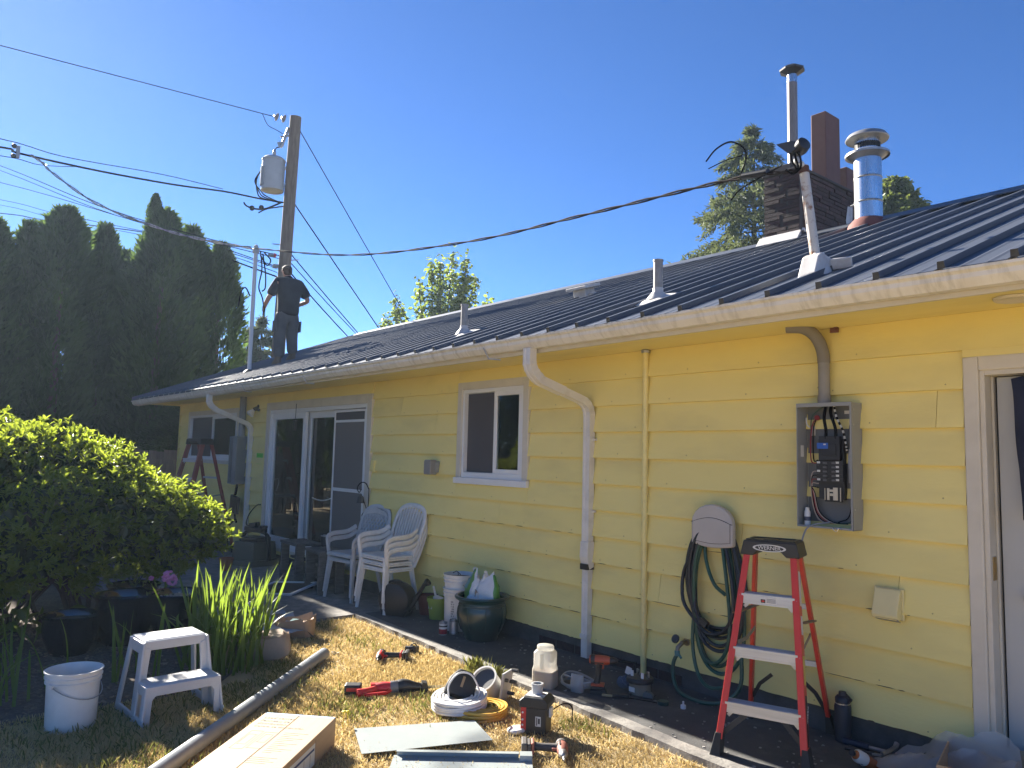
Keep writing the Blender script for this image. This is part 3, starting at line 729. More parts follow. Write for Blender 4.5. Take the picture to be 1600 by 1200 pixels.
wire([(.135,-.03,.66),(.128,-.04,.62),(.148,-.04,.54),(.15,-.04,.3),(.13,-.04,.06),(.0,-.04,.03)], .003, GWIRE, ep)
wire([(-.15,-.05,.66),(-.14,-.06,.62),(-.12,-.06,.60)], .004, PAPER, ep)
m = MB()
for p in ((-.09,-.02,.66),(.13,-.02,.685)): m.lathe([(.0,0),(.016,0),(.016,.012),(.0,.014)], 12, Matrix.Translation(p) @ Matrix.Rotation(R_(90),4,'X'))
part('bushing', m, mat('red bushing', (.22,.02,.02), rough=.5), ep)
m = MB(); m.box(.075,-.0125,.68,.115,-.0115,.70); m.box(-.132,-.03,.55,-.108,-.012,.61); m.box(-W2+.0045,-.085,.42,-W2+.0055,-.05,.49); part('paper_tag', m, PAPER, ep)
m = MB()
for p in ((W2+.001,-.1,.70),(W2+.001,-.1,.61),(W2+.001,-.1,.12)): m.sphere(p,.005,6,4)
for p in ((-.11,-DD-.003,.006),(.085,-DD-.003,.006),(.10,-DD-.003,.006)): m.sphere(p,.005,6,4)
part('screw', m, STEEL, ep); 
m = MB(); m.tube(smooth_path([(.045,-.123,.01),(.06,-.135,.0),(.075,-.13,-.012),(.09,-.128,.008),(.105,-.125,.004)],5),.003,6); part('loose_connector', m, STEEL, ep)
# conduit rising from the panel and bending out to the eave
cp = [(-.03,-.05,HH),(-.03,-.05,HH+.20)]
m = MB(); m.tube([(-.03,-.05,HH+.004),(-.03,-.05,HH+.26)], .034, 16); m.tube([(-.03,-.05,HH+.004),(-.03,-.05,HH+.05)], .039, 16); c = part('conduit', m, mat('grey conduit', (.26,.245,.22),(.22,.21,.19), rough=.6, ns=9), ep, smooth=40)
pts = [(-.03,-.05,HH+.25)]
for i in range(10): a = i/9; pts.append((-.03-.13*(1-math.cos(a*1.3)), -.05-.10*a*a, HH+.26+.21*math.sin(a*1.45)))
pts.append((-.20,-.18,HH+.475))
m = MB(); m.tube(pts, .037, 16); part('conduit_bend', m, mat('grey sleeve', (.19,.175,.155), rough=.7), c, smooth=40)
m = MB(); m.box(-.075,-.022,HH+.095,-.062,0,HH+.115); m.tube([(-.09,-.012,HH+.105),(-.06,-.03,HH+.105)],.004,6); m.box(-.07,-.05,HH+.02,-.062,-.02,HH+.06); part('pipe_clip', m, mat('rusty clip', (.11,.07,.05), rough=.9), c)
m = MB(); m.cbox((.02,-.012,HH+.452),(.05,.012,.03),(0,0,.2)); m.cbox((.035,-.02,HH+.462),(.02,.02,.012)); part('rusty_bracket', m, mat('rust', (.15,.06,.035), rough=.9), c)
# small bottle of compound standing in the panel
sb = thing('compound_bottle', 'small white squeeze bottle standing in the open electrical panel', 'bottle', (-2.347-.135,-.022-.075,1.2045))
m = MB(); m.lathe([(.0,0),(.017,0),(.018,.004),(.018,.085),(.012,.095)], 16); part('body', m, PLASW, sb, smooth=40)
m = MB(); m.lathe([(.012,.092),(.012,.108),(.009,.11),(.0,.11)], 12); part('cap', m, PLASW, sb, smooth=40)
m = MB(); m.lathe([(.0183,.03),(.0183,.055)], 16); part('label', m, mat('dark label', (.05,.06,.1), rough=.5), sb, smooth=40)
solo('power_cord', 'thin grey cord running from the open electrical panel down behind the ladder', 'cord', MB().tube(smooth_path([(-2.34,-.10,1.235),(-2.42,-.15,1.215),(-2.455,-.18,1.17),(-2.47,-.2,1.05),(-2.5,-.16,.8),(-2.52,-.12,.4),(-2.5,-.12,.02)],5),.005,7), GREYP, smooth=60)

# ================================================================== hose hanger, hoses, tap
hr = thing('hose_hanger', 'beige plastic hose hanger with a rounded lid mounted on the wall', 'hose hanger', (-3.16,-.021,.99))
def arch(w, h, r0, n=10, low=.03):
    P = [(-w/2,low)]
    for i in range(n+1):
        a = math.pi*(1-i/n); P.append((w/2*math.cos(a)*(1 if abs(math.cos(a))<.95 else 1), h-r0+r0*math.sin(a)))
    P += [(w/2,low)]
    for i in range(1, n): a = i/n; P.append((w/2-w*a, low-.02*math.sin(math.pi*a)))
    return P
m = MB(); m.prism(arch(.33,.30,.13), -.105, -.06, 'y'); m.box(-.12,-.062,.05,.12,0,.22); body = part('cover', m, REELM, hr, bev=.012, seg=3)
P = [(-.148,.055)]+[(-.148+.296*i/12, .178+.032*math.sin(math.pi*i/12)) for i in range(13)]+[(.148,.055)]+[(.148-.296*i/10,.055-.014*math.sin(math.pi*i/10)) for i in range(1,10)]
m = MB(); m.prism(P, -.109, -.1, 'y'); part('lid', m, REELM, hr, bev=.003)
m = MB(); m.tube([(p[0],-.1055,p[1]) for p in P], .0022, 5, closed=True); m.tube([(-.165,-.105,.175),(-.148,-.107,.178)],.002,5); m.tube([(.165,-.105,.175),(.148,-.107,.178)],.002,5); part('lid_seam', m, WIREB, hr)
hoses = random.Random(21)
def hose_loop(cx, ztop, zbot, w, dy, jit):
    pts = []
    for i in range(18):
        a = 2*math.pi*i/18; s = math.sin(a)
        xx = cx-.015+w*s*(1.0+.25*(-math.cos(a)))*.95+jit*math.sin(a*3+jit*90)
        zz = (ztop+zbot)/2+(ztop-zbot)/2*math.cos(a)
        pts.append((xx, dy+.015*math.sin(a*2+jit*50), zz))
    return smooth_path(pts, 3, True)
m = MB()
for k, (cx,zb,w,dy,j) in enumerate([(-3.14,.44,.205,-.075,.010),(-3.16,.40,.23,-.055,.014),(-3.13,.36,.19,-.09,.008),(-3.17,.46,.25,-.045,.012),(-3.12,.33,.21,-.10,.01),(-3.16,.43,.185,-.11,.012)]):
    m.tube(hose_loop(cx,1.215-.012*k,zb,w,dy,j), .0125, 8, closed=True)
m.tube(smooth_path([(-3.36,-.06,.95),(-3.43,-.07,.80),(-3.42,-.09,.62),(-3.33,-.10,.52),(-3.25,-.11,.48),(-3.3,-.11,.57),(-3.31,-.1,.66)],4),.0125,8)
m.cbox((-3.225,-.115,.50),(.06,.035,.035),(0,.5,0)); m.tube([(-3.31,-.1,.66),(-3.315,-.1,.72)],.016,8)
o = solo('garden_hose', 'dark blue-black garden hose coiled in long loops on the hose hanger', 'hose', m, HOSEB, group=None, smooth=60)
m = MB()
for k, (cx,zb,w,dy,j) in enumerate([(-3.15,.22,.175,-.065,.012),(-3.12,.18,.21,-.08,.01),(-3.16,.24,.15,-.1,.012)]):
    m.tube(hose_loop(cx,1.15-.012*k,zb,w,dy,j), .0125, 8, closed=True)
m.tube(smooth_path([(-3.26,-.06,1.05),(-3.24,-.07,.90),(-3.17,-.08,.76),(-3.08,-.08,.70)],4),.0125,8)
m.tube(smooth_path([(-3.445,-.11,.255),(-3.475,-.12,.19),(-3.47,-.13,.10),(-3.41,-.16,.03),(-3.30,-.2,.014),(-3.15,-.21,.014),(-3.02,-.17,.05),(-2.94,-.12,.16),(-2.95,-.1,.4)],5),.013,8)
m.tube(smooth_path([(-3.32,-.09,.62),(-3.33,-.1,.35),(-3.28,-.11,.16),(-3.18,-.12,.09),(-3.05,-.11,.12)],5),.0125,8)
solo('garden_hose', 'green garden hose running from the wall tap up to the hose hanger', 'hose', m, HOSEG, smooth=60)
tp = thing('outdoor_tap', 'brass outdoor tap with a black round handle low on the wall', 'tap', (-3.44,-.02,.32))
m = MB(); m.tube([(0,.01,0),(0,-.06,0)],.014,10); m.tube([(0,-.05,0),(-.012,-.085,-.03),(-.012,-.09,-.055)],.015,10); m.lathe([(.028,0),(.028,.004),(.0,.005)],12,Matrix.Rotation(R_(90),4,'X')); part('body', m, mat('tarnished brass', (.30,.25,.18), rough=.45, metal=.9), tp, smooth=40)
m = MB(); Mh = Matrix.Translation((-.01,-.085,.02)) @ Matrix.Rotation(R_(65),4,'X')
m.lathe([(.0,.02),(.026,.02),(.031,.026),(.031,.034),(.026,.038),(.0,.038)],12,Mh); part('handle', m, BLACK, tp)
m = MB(); m.tube([(-.012,-.09,-.05),(-.008,-.094,-.085)],.019,8); m.tube([(-.008,-.094,-.06),(.03,-.1,-.09)],.009,8); part('hose_coupling', m, mat('green coupling', (.07,.19,.17), rough=.4), tp)

# ================================================================== small fittings along the wall
def fitting(name, label, cat, loc): return thing(name, label, cat, loc)
dv = fitting('dryer_vent', 'pale yellow dryer vent hood low on the wall beside the back door', 'vent', (-2.03,-.03,.805)); dv.scale = (.86,.9,.9)
m = MB(); m.box(-.095,-.012,-.09,.095,0,.10); part('flange', m, VENTM, dv, bev=.003)
m = MB(); m.prism([(-.012,.095),(-.03,.095),(-.085,-.06),(-.075,-.085),(-.012,-.085)], -.082, .082, 'x'); part('hood', m, VENTM, dv, bev=.006)
m = MB(); m.prism([(-.07,-.087),(-.08,-.075),(-.03,-.10)], -.06, .085, 'x'); part('flap', m, mat('dull flap', (.30,.28,.22), rough=.6), dv)
wl = fitting('wall_light', 'small grey shielded wall light left of the window', 'light', (-6.60,-.02,1.45))
m = MB(); m.box(-.045,-.035,-.055,.05,0,.06); part('base', m, GREYB, wl, bev=.006)
m = MB(); m.prism([(-.055,.055),(-.045,.075),(.055,.075),(.065,.05),(.065,-.075),(-.055,-.075)], -.125, -.035, 'y', Matrix.Translation((-.01,0,0))); part('shade', m, mat('grey shade', (.23,.215,.20), rough=.4), wl, bev=.012)
m = MB(); m.box(.05,-.06,-.05,.062,-.02,.05); part('side_bracket', m, GREYB, wl)
sw = fitting('switch_box', 'small painted switch box beside the sliding door', 'switch', (-7.885,-.02,1.43))
m = MB(); m.box(-.04,-.03,-.065,.04,0,.065); part('box', m, YEL, sw, bev=.004)
m = MB(); m.box(-.028,-.036,-.04,.028,-.03,.04); part('cover', m, YEL, sw, bev=.003)
fl_ = fitting('flood_light', 'small floodlight with a pale lamp under the eave beside the sliding door', 'light', (-11.45,-.02,2.22))
m = MB(); m.lathe([(.05,0),(.05,.02),(.0,.03)],14,Matrix.Rotation(R_(90),4,'X')); m.tube([(0,-.02,0),(-.02,-.08,-.03)],.03,10); part('holder', m, BLACK, fl_)
m = MB(); m.lathe([(.02,0),(.035,.03),(.06,.08),(.058,.10),(.0,.115)],16,Matrix.Translation((-.02,-.07,-.03)) @ Matrix.Rotation(R_(140),4,'X')); part('lamp', m, WHITE, fl_, smooth=40)
gc = MB(); gc.box(-11.43,-.0265,1.375,-11.19,-.0245,1.535)
o = solo('notice_card', 'bright green card stuck to the wall beside the sliding door', 'card', gc, GREENST)
sl_ = fitting('soffit_light', 'round recessed lamp in the soffit above the back door', 'light', (-1.28,-.27,2.408))
m = MB(); m.lathe([(.10,0),(.095,-.012),(.075,-.015),(.06,-.006),(.0,-.004)],24); part('ring', m, TRIM, sl_, smooth=40)
pb = thing('plant_bracket', 'black scrolled iron plant bracket with a bell beside the screen door', 'bracket', (-7.985,-.04,.80))
m = MB(); m.tube([(.03,0,.38),(.03,0,.12),(0.0,0,0)],.007,6); m.tube(smooth_path([(.03,0,.36),(0.0,-.03,.43),(-.06,-.06,.43),(-.10,-.08,.37),(-.07,-.07,.32),(-.045,-.055,.36)],5),.006,6); m.tube(smooth_path([(0.02,0,.05),(-.03,-.01,.09),(-.07,-.02,.06),(-.06,-.02,.02),(-.03,-.015,.03)],5),.006,6); m.tube([(.02,0,.10),(-.05,-.05,.30)],.004,5)
part('scroll', m, WIREB, pb)
m = MB(); m.lathe([(.05,0),(.042,.02),(.032,.07),(.012,.09),(.0,.092)],12,Matrix.Translation((-.055,-.055,.20))); part('bell', m, mat('dark iron', (.05,.045,.04), rough=.6), pb, smooth=40)
# meter box at the far end with its loose cover
mb_ = thing('meter_box', 'grey meter box hanging open with a dark bare interior beside the far downspout', 'meter box', (-12.02,-.02,1.05))
m = MB(); m.box(-.16,-.16,0,.16,0,.02); m.box(-.16,-.16,.72,.16,0,.74); m.box(.14,-.16,.02,.16,0,.72); m.box(-.16,-.16,.02,-.14,0,.72); m.box(-.14,-.02,.02,.14,0,.72); part('box', m, GREYB, mb_, bev=.004)
m = MB(); m.box(-.10,-.06,.08,.10,-.02,.66); part('meter_socket', m, BLACK, mb_)
m = MB(); m.box(.16,-.22,.0,.31,-.20,.74) ; part('side_cover', m, GREYB, mb_, bev=.004)
m = MB(); m.tube([(.09,-.07,.74),(.09,-.07,1.355)],.05,14); part('riser', m, GREYP, mb_, smooth=40)
m = MB(); m.tube([(.06,-.08,.02),(.08,-.1,-.10),(.10,-.12,-.16)],.02,8); part('cable_end', m, WIREB, mb_)
hcv = thing('hanging_cover', 'dark square plastic cover hanging from a cable below the meter box', 'cover', (-11.92,-.14,.62))
m = MB(); m.cbox((0,0,.12),(.30,.05,.26),(0,.12,0)); part('plate', m, BLACK, hcv, bev=.01)
m = MB(); m.tube(smooth_path([(.05,0,.02),(.10,-.02,-.08),(.16,-.02,-.14)],4),.018,7); m.tube(smooth_path([(.1,0,-.1),(-.02,-.02,-.16),(-.12,-.03,-.26),(-.14,-.03,-.42),(-.08,-.03,-.55)],4),.010,6); part('cable', m, WIREB, hcv)

# ================================================================== step ladders
def ladder(name, label, loc, rz, h, wf, wb, depth, wt, nstep, red, brand, group=None, spread=True):
    """local x across, front feet at -y"""
    t = thing(name, label, 'ladder', loc, rz, group)
    yf, yb, yt = -depth/2, depth/2, -.02
    zt = h-.03
    def fr(s, z): k = z/zt; return Vector((s*(wf/2+(wt/2-wf/2)*k), yf+(yt-.06-yf)*k, z))
    def bk(s, z): k = z/zt; return Vector((s*(wb/2+(wt/2-.01-wb/2)*k), yb+(yt+.07-yb)*k, z))
    for s in (-1, 1):
        a, b = fr(s,.085), fr(s,zt)
        m = MB(); m.beam(a, b, .022, .068, (0,-1,0)); d = (b-a).normalized()
        m.beam(a+Vector((-s*.017,-.0315,0)), b+Vector((-s*.017,-.0315,0)), .016, .005, (0,-1,0))
        part('front_rail', m, red, t, bev=.003)
        m = MB(); m.beam(bk(s,.07), bk(s,zt), .022, .05, (0,1,0)); part('rear_rail', m, red, t, bev=.003)
        p = fr(s,.0); m = MB(); m.add([(p.x-.028,p.y-.045,0),(p.x+.028,p.y-.045,0),(p.x+.028,p.y+.045,0),(p.x-.028,p.y+.045,0)]+[tuple(fr(s,.115)+Vector((i*.016,j*.040,0))) for i,j in ((-1,-1),(1,-1),(1,1),(-1,1))],
            [(0,3,2,1),(4,5,6,7),(0,1,5,4),(1,2,6,5),(2,3,7,6),(3,0,4,7)]); part('foot', m, BLACKR, t, bev=.003)
        p = bk(s,.0); m = MB(); m.add([(p.x-.026,p.y-.035,0),(p.x+.026,p.y-.035,0),(p.x+.026,p.y+.035,0),(p.x-.026,p.y+.035,0)]+[tuple(bk(s,.10)+Vector((i*.015,j*.030,0))) for i,j in ((-1,-1),(1,-1),(1,1),(-1,1))],
            [(0,3,2,1),(4,5,6,7),(0,1,5,4),(1,2,6,5),(2,3,7,6),(3,0,4,7)]); part('foot', m, BLACKR, t, bev=.003)
    for i in range(nstep):
        z = h*(i+1)/(nstep+1)-.01*(1); p = fr(1,z); w = p.x-.011
        m = MB(); m.box(-w,p.y-.035,z-.004,w,p.y+.045,z); m.box(-w,p.y-.037,z-.055,w,p.y-.033,z-.0); m.box(-w,p.y+.043,z-.03,w,p.y+.047,z)
        for k in range(5): m.box(-w,p.y-.03+k*.016,z,w,p.y-.024+k*.016,z+.0025)
        st = part('step', m, ALU, t)
        m = MB()
        for s in (-1,1):
            q = fr(s,z)
            for dz in (-.045,-.015): m.sphere((q.x+s*.0,q.y-.036,z+dz+.0),.006,6,4,sc=(1,.5,1))
        part('rivet', m, STEEL, st)
        for s in (-1,1): part('gusset', MB().beam((s*(w-.012),p.y-.02,z-.075),(s*(w-.07),p.y-.02,z-.012),.018,.003,(0,1,0)), ALU, st)
    for z in [h*.36, h*.66][:2]:
        a, b = bk(-1,z), bk(1,z); m = MB(); m.beam(a,b,.022,.03); part('rear_bar', m, ALU, t, bev=.002)
    # lower corner braces and rear knee braces
    for s in (-1,1):
        m = MB()
        m.beam(fr(s,.10)+Vector((-s*.01,.03,0)), (s*(wf/2-.16), fr(1,.27).y+.03, h/(nstep+1)-.055), .028, .007, (0,-1,0))
        part('front_brace', m, BLACK, t)
    m = MB()
    for s in (-1,1):
        P = [bk(s,.14)+Vector((-s*.012,0,0)), bk(s,.23)+Vector((-s*.05,0,0)), Vector((s*(wb/2-.15), bk(1,.3).y, .30))]
        m.beam(P[0],P[1],.022,.008,(0,1,0)); m.beam(P[1],P[2],.022,.008,(0,1,0))
    part('rear_brace', m, BLACK, t)
    if spread:
        for s in (-1,1):
            z = h*.5; a = fr(s,z)+Vector((-s*.016,.03,0)); b = bk(s,z+.02)+Vector((-s*.016,-.02,0)); mid = (a+b)/2+Vector((0,0,-.02))
            m = MB(); m.beam(a,mid,.004,.022); m.beam(mid,b,.004,.022); part('spreader', m, STEELD, t)
    # moulded top cap
    hw = wt/2+.035; yd0, yd1 = yt-.115, yt+.105
    m = MB(); m.prism([(-hw,h-.085),(-hw+.02,h),(hw-.02,h),(hw,h-.085),(hw-.075,h-.085),(hw-.105,h-.055),(-hw+.105,h-.055),(-hw+.075,h-.085)], yd0, yd1, 'y')
    cap = part('top_cap', m, BLACK, t, bev=.008)
    m = MB(); m.box(-hw+.03,yd0+.02,h,hw-.03,yd0+.032,h+.006); m.box(-hw+.03,yd1-.03,h,hw-.03,yd1-.018,h+.006); m.box(-hw+.03,yd0+.03,h,-hw+.05,yd1-.03,h+.006); m.box(hw-.05,yd0+.03,h,hw-.03,yd1-.03,h+.006); m.box(-.05,yd0+.08,h,.03,yd0+.15,h+.004)
    part('tool_tray', m, BLACK, cap)
    if brand:
        mm = MB(); n = 28
        for i in range(n):
            a0, a1 = 2*math.pi*i/n, 2*math.pi*(i+1)/n
            def e(a, f, g): return (.092*f*math.cos(a), yd0-.0012, h-.038+.0205*g*math.sin(a))
            mm.add([e(a0,1,1),e(a1,1,1),e(a1,.86,.74),e(a0,.86,.74)], [(0,1,2,3)])
        part('emblem_ring', mm, PAPER, cap)
        lettering('WERNER', .031, PAPER, cap, (0,yd0-.0008,h-.038), (R_(90),0,0), font_scale=(1.05,1), spacing=.95)
        # labels on step and rails
        z = h*3/4-.01; p = fr(1,z)
        m = MB(); m.box(-.04,p.y-.0385,z-.045,.05,p.y-.0372,z-.010); sticker = part('step_label', m, PAPER, t)
        m = MB(); m.box(-.037,p.y-.0392,z-.041,-.012,p.y-.0386,z-.022); part('danger_mark', m, BLACK, sticker); 
        mm = MB(); mm.sphere((-.0245,p.y-.0393,z-.0315),.007,10,6,sc=(1.2,.05,.8)); part('red_oval', mm, TOOLR, sticker)
        m = MB()
        for k in range(4): m.box(-.004,p.y-.0392,z-.020-k*.006,.044,p.y-.0386,z-.0175-k*.006)
        part('fine_print', m, INKG, sticker)
        def rail_label(z0, z1, mt, off=.0):
            a, b = fr(1,z0), fr(1,z1); m = MB(); m.beam(a+Vector((.0118,.004+off,0)), b+Vector((.0118,.004+off,0)), .0012, .036, (0,-1,0)); return part('rail_label', m, mt, t)
        rail_label(.80,.98,PAPER); rail_label(.655,.75,PAPER); rail_label(.41,.55,PAPERY); 
        q = rail_label(.12,.36,BLACK)
        lettering('FIBERGLASS', .038, PAPER, t, tuple(fr(1,.24)+Vector((.0126,.004,0))), (R_(90),R_(90),R_(90)), spacing=.9) if False else None
        a = fr(1,.24); 
        Mx = Matrix.Translation(a+Vector((.0128,.004,0))) @ Matrix.Rotation(math.atan2(yf-yt+.06,zt)*1.0,4,'X') @ Matrix.Rotation(R_(90),4,'Z') @ Matrix.Rotation(R_(90),4,'X') @ Matrix.Rotation(R_(-90),4,'Z')
        me = text_mesh('FIBERGLASS', .03, spacing=.95); me.name = 'lettering'; me.materials.clear(); me.materials.append(PAPER); me.transform(Mx)
        link(bpy.data.objects.new('lettering', me), t)
    return t
lad = ladder('step_ladder', 'short bright red step ladder with a black top standing below the electrical panel', (-2.50,-.43,0.0), R_(19), 1.135, .47, .47, .72, .26, 3, REDF, True)
# strap round a front rail
m = MB(); m.beam((-.19,-.16,.72),(-.10,.10,.75),.03,.006); m.beam((.17,-.10,.70),(.19,.12,.68),.028,.008); part('cloth_strap', m, mat('tan strap', (.22,.16,.09), rough=.9), lad)
ladder('step_ladder', 'taller faded red step ladder standing in front of the far window', (-12.15,-.62,0.0), R_(14), 1.73, .58, .56, .98, .36, 5, REDD, False)

# ================================================================== stacking resin chairs
def chair_proto(lattice, m):
    t = thing('stacking_chair', None, None)
    o = MB()
    P = [(-.21,-.235),(.21,-.235),(.245,-.17),(.225,.20),(.19,.235),(-.19,.235),(-.225,.20),(-.245,-.17)]
    o.prism(P, .415, .438); o.prism([(x*.995,y*.995) for x,y in P], .395, .4152)
    part('seat', o, m, t, bev=.010, seg=3)
    for s in (-1,1):
        o = MB(); o.tube(smooth_path([(s*.215,-.205,.43),(s*.232,-.225,.25),(s*.255,-.255,0)],3), [.040,.037,.034,.031,.029,.027,.025], 6, flat=.75); part('front_leg', o, m, t, smooth=50)
        o = MB(); o.tube(smooth_path([(s*.19,.20,.42),(s*.20,.25,.22),(s*.215,.315,0)],3), [.036,.034,.032,.030,.028,.026,.024], 6, flat=.75); part('rear_leg', o, m, t, smooth=50)
        o = MB(); o.tube(smooth_path([(s*.232,-.21,.40),(s*.25,-.235,.54),(s*.262,-.220,.595),(s*.268,-.13,.622),(s*.270,.02,.628),(s*.264,.14,.642),(s*.248,.25,.69)],4), .026, 8, flat=.62); part('arm', o, m, t, smooth=50)
    def B(x, z):                         # the reclined, slightly dished back surface
        return (x, .205+.20*(z-.42)/.48-.22*(x*x)*-1*.6, z)
    arc = [(-.215,.43),(-.245,.56),(-.258,.70),(-.250,.79),(-.208,.872),(-.115,.912),(0,.922)]
    arc = arc+[(-x,z) for x,z in arc[-2::-1]]
    o = MB(); o.tube([B(x,z) for x,z in [(p.x,p.z) for p in smooth_path([(x,0,z) for x,z in arc],3)]], .027, 8, flat=.6, ref=(0,1,0)); part('back_frame', o, m, t, smooth=50)
    def inside(x, z):
        if z < .44: return False
        w = np.interp(z, [.43,.56,.70,.79,.872,.912,.922], [.215,.245,.258,.250,.208,.115,.0]); return abs(x) < w
    o = MB()
    if not lattice:
        for i in range(-4,5):
            x = i*.048; zt = [z for z in np.linspace(.45,.915,90) if inside(x,z)][-1]
            o.beam(B(x*.9,.46), B(x,zt), .020, .008, (0,-1,.3))
        o.add([B(-.19,.70),B(.19,.70),B(.19,.60),B(-.19,.60)], [])
    else:
        for d in (-1,1):
            for i in range(-9,10):
                pts = [(i*.058+d*(z-.66)*.75, z) for z in np.linspace(.45,.91,50)]
                pts = [p for p in pts if inside(*p)]
                for a in range(0, len(pts)-4, 4): o.beam(B(*pts[a]), B(*pts[min(a+4,len(pts)-1)]), .016, .007, (0,-1,.3))
        o.prism([(x,z) for x,z in [(-.24,.79),(-.19,.865),(0,.912),(.19,.865),(.24,.79),(.15,.83),(0,.85),(-.15,.83)]], .365, .372, 'y')
    part('back_lattice' if lattice else 'back_slats', o, m, t); 
    o = MB(); o.prism([(-.2,.43),(.2,.43),(.225,.50),(-.225,.50)], .215,.235,'y'); part('back_rail', o, m, t, bev=.006)
    if lattice:
        o = MB(); o.prism([(-.225,-.262),(.225,-.262),(.19,-.245),(-.19,-.245)], .40,.43); part('front_apron', o, m, t, bev=.004)
    return t
c1 = chair_proto(False, CHAIRW); c2 = chair_proto(True, CHAIRG)
for src, n, x, y, lab, gr in ((c1,3,-6.97,-.335,['white slat-backed resin chair on top of its stack by the wall','white slat-backed resin chair in the middle of its stack','white slat-backed resin chair at the bottom of its stack'],'stacked white slat-backed chairs'),
                              (c2,2,-7.68,-.34,['grey-white lattice-backed resin chair on top of its stack by the screen door','grey-white lattice-backed resin chair at the bottom of its stack'],'stacked lattice-backed chairs')):
    for i in range(n):
        o = src if i == n-1 else copy_tree(src)
        k = n-1-i
        tag(o, lab[i], 'chair', gr); o.location = (x+.004*k, y-.012*k, .0+.058*k); o.rotation_euler = (0,0,R_(3 if src is c1 else 6)); o.scale = (1,.76,1)

# ================================================================== things on the concrete walk, from the patio to the door
# glazed planter with bags of soil
pot = thing('glazed_planter', 'large teal glazed planter holding open bags of soil by the wall', 'planter', (-5.41,-.31,0))
m = MB(); m.lathe([(.0,0),(.135,0),(.145,.012),(.145,.03),(.175,.08),(.205,.16),(.213,.22),(.208,.27),(.200,.292),(.204,.305),(.200,.315),(.206,.33),(.232,.345),(.241,.358),(.236,.372),(.215,.372),(.198,.355),(.19,.25),(.15,.1),(.0,.09)], 40); body = part('body', m, GLAZE, pot, smooth=40)
m = MB()
for i in range(8):
    a = 2*math.pi*i/8+.3
    m.tube([(r*math.cos(a),r*math.sin(a),z) for r,z in ((.178,.085),(.207,.16),(.2155,.22),(.210,.27),(.2025,.29))], .005, 5)
m.tube([(.2035*math.cos(2*math.pi*i/40),.2035*math.sin(2*math.pi*i/40),.292) for i in range(40)], .005, 5, closed=True)
part('raised_rib', m, GLAZE, pot, smooth=50)
m = MB(); m.lathe([(.0,.27),(.192,.27)],20); part('soil', m, SOIL, pot)
def bag(name, label, loc, rz, w, d, h, mats, lean, seed, band):
    r = random.Random(seed); nx, nz = 10, 12; vs = []; fs = []; mi = []
    for j in range(nz+1):
        t = j/nz; taper = (1-.10*t) if t < .62 else (1-.10*.62)*(1-(t-.62)/.38*.55); dd = d*(1 if t < .5 else max(.03,1-(t-.5)/.5*1.0))
        for i in range(nx*2):
            a = 2*math.pi*i/(nx*2); c, s = math.cos(a), math.sin(a)
            x = w/2*taper*math.copysign(abs(c)**.6,c)+r.uniform(-.007,.007); y = dd/2*math.copysign(abs(s)**.7,s)+r.uniform(-.008,.008)
            vs.append((x+lean*t*t*h, y, t*h+(.03*math.sin(a*2+seed)*t if t > .8 else 0)))
    L = nx*2
    for j in range(nz):
        for i in range(L):
            k = (i+1)%L; fs.append((j*L+i,j*L+k,(j+1)*L+k,(j+1)*L+i)); mi.append(band(i/L, j/nz))
    me = bpy.data.meshes.new(name); me.from_pydata(vs,[],fs)
    for q in mats: me.materials.append(q)
    me.polygons.foreach_set('material_index', mi); me.polygons.foreach_set('use_smooth', [True]*len(fs))
    o = bpy.data.objects.new(name, me); link(o); o.location = loc; o.rotation_euler = (0,0,rz); tag(o, label, 'bag', 'bags in the planter'); return o
SOILM = [BAGW, GREENB, TEALB, BAGO]
bag('soil_bag','green and teal soil bag with a white fold leaning left in the planter', (-5.50,-.33,.272), R_(-14), .24,.14,.30, SOILM, .04, 4, lambda u,v: (3 if v < .25 and .5 < u < .62 else (2 if .5 < u < .72 and v > .42 else (1 if .48 < u < .80 else 0))))
bag('soil_bag','white and lime soil bag standing upright at the right of the planter', (-5.33,-.31,.272), R_(28), .21,.13,.285, SOILM, .035, 9, lambda u,v: (1 if (u > .82 or u < .12) and v < .88 else 0))
bag('soil_bag','crumpled small white bag between the two soil bags in the planter', (-5.42,-.40,.272), R_(5), .15,.07,.13, [BAGW, KRAFT], .0, 14, lambda u,v: 1 if v > .75 else 0)
# two nested white pails
def pail(name, label, loc, rz=0, h=.37, rt=.150, rb=.130, grp=None, tilt=0, handle_down=True, m_=PLASW, soil=False):
    t = thing(name, label, 'bucket', loc, (tilt,0,rz), grp)
    k = h
    m = MB(); m.lathe([(.0,0),(rb,0),(rb+.003,.006),(rt-.012,k*.80),(rt-.004,k*.80),(rt-.003,k*.83),(rt-.009,k*.84),(rt-.008,k*.88),(rt+.000,k*.885),(rt+.001,k*.91),(rt-.006,k*.92),(rt-.004,k*.975),(rt+.004,k*.98),(rt+.004,k),(rt-.004,k),(rt-.010,k*.9),(rb-.004,.012),(.0,.01)],36); part('body', m, m_, t, smooth=30)
    hp_ = []
    for i in range(15):
        a = math.pi*i/14; hp_.append((rt*1.02*math.cos(a), -(rt*1.03)*math.sin(a)*(.97 if handle_down else .6), k*.80-(.085 if handle_down else -.05)*math.sin(a)))
    m = MB(); m.tube(hp_, .0028, 6)
    part('handle', m, STEELD, t)
    m = MB()
    for s in (-1,1): m.tube([(s*(rt-.004),0,k*.80),(s*(rt+.012),0,k*.80)],.012,8)
    part('handle_lug', m, m_, t)
    return t
p1 = pail('bucket','white plastic bucket standing under another bucket beside the planter',(-5.83,-.25,0),R_(200),grp='nested buckets by the wall')
me = MB(); 
for k in range(7): me.box(.02+k*.0,-.147,.10+k*.024,.032,-.1465,.116+k*.024)
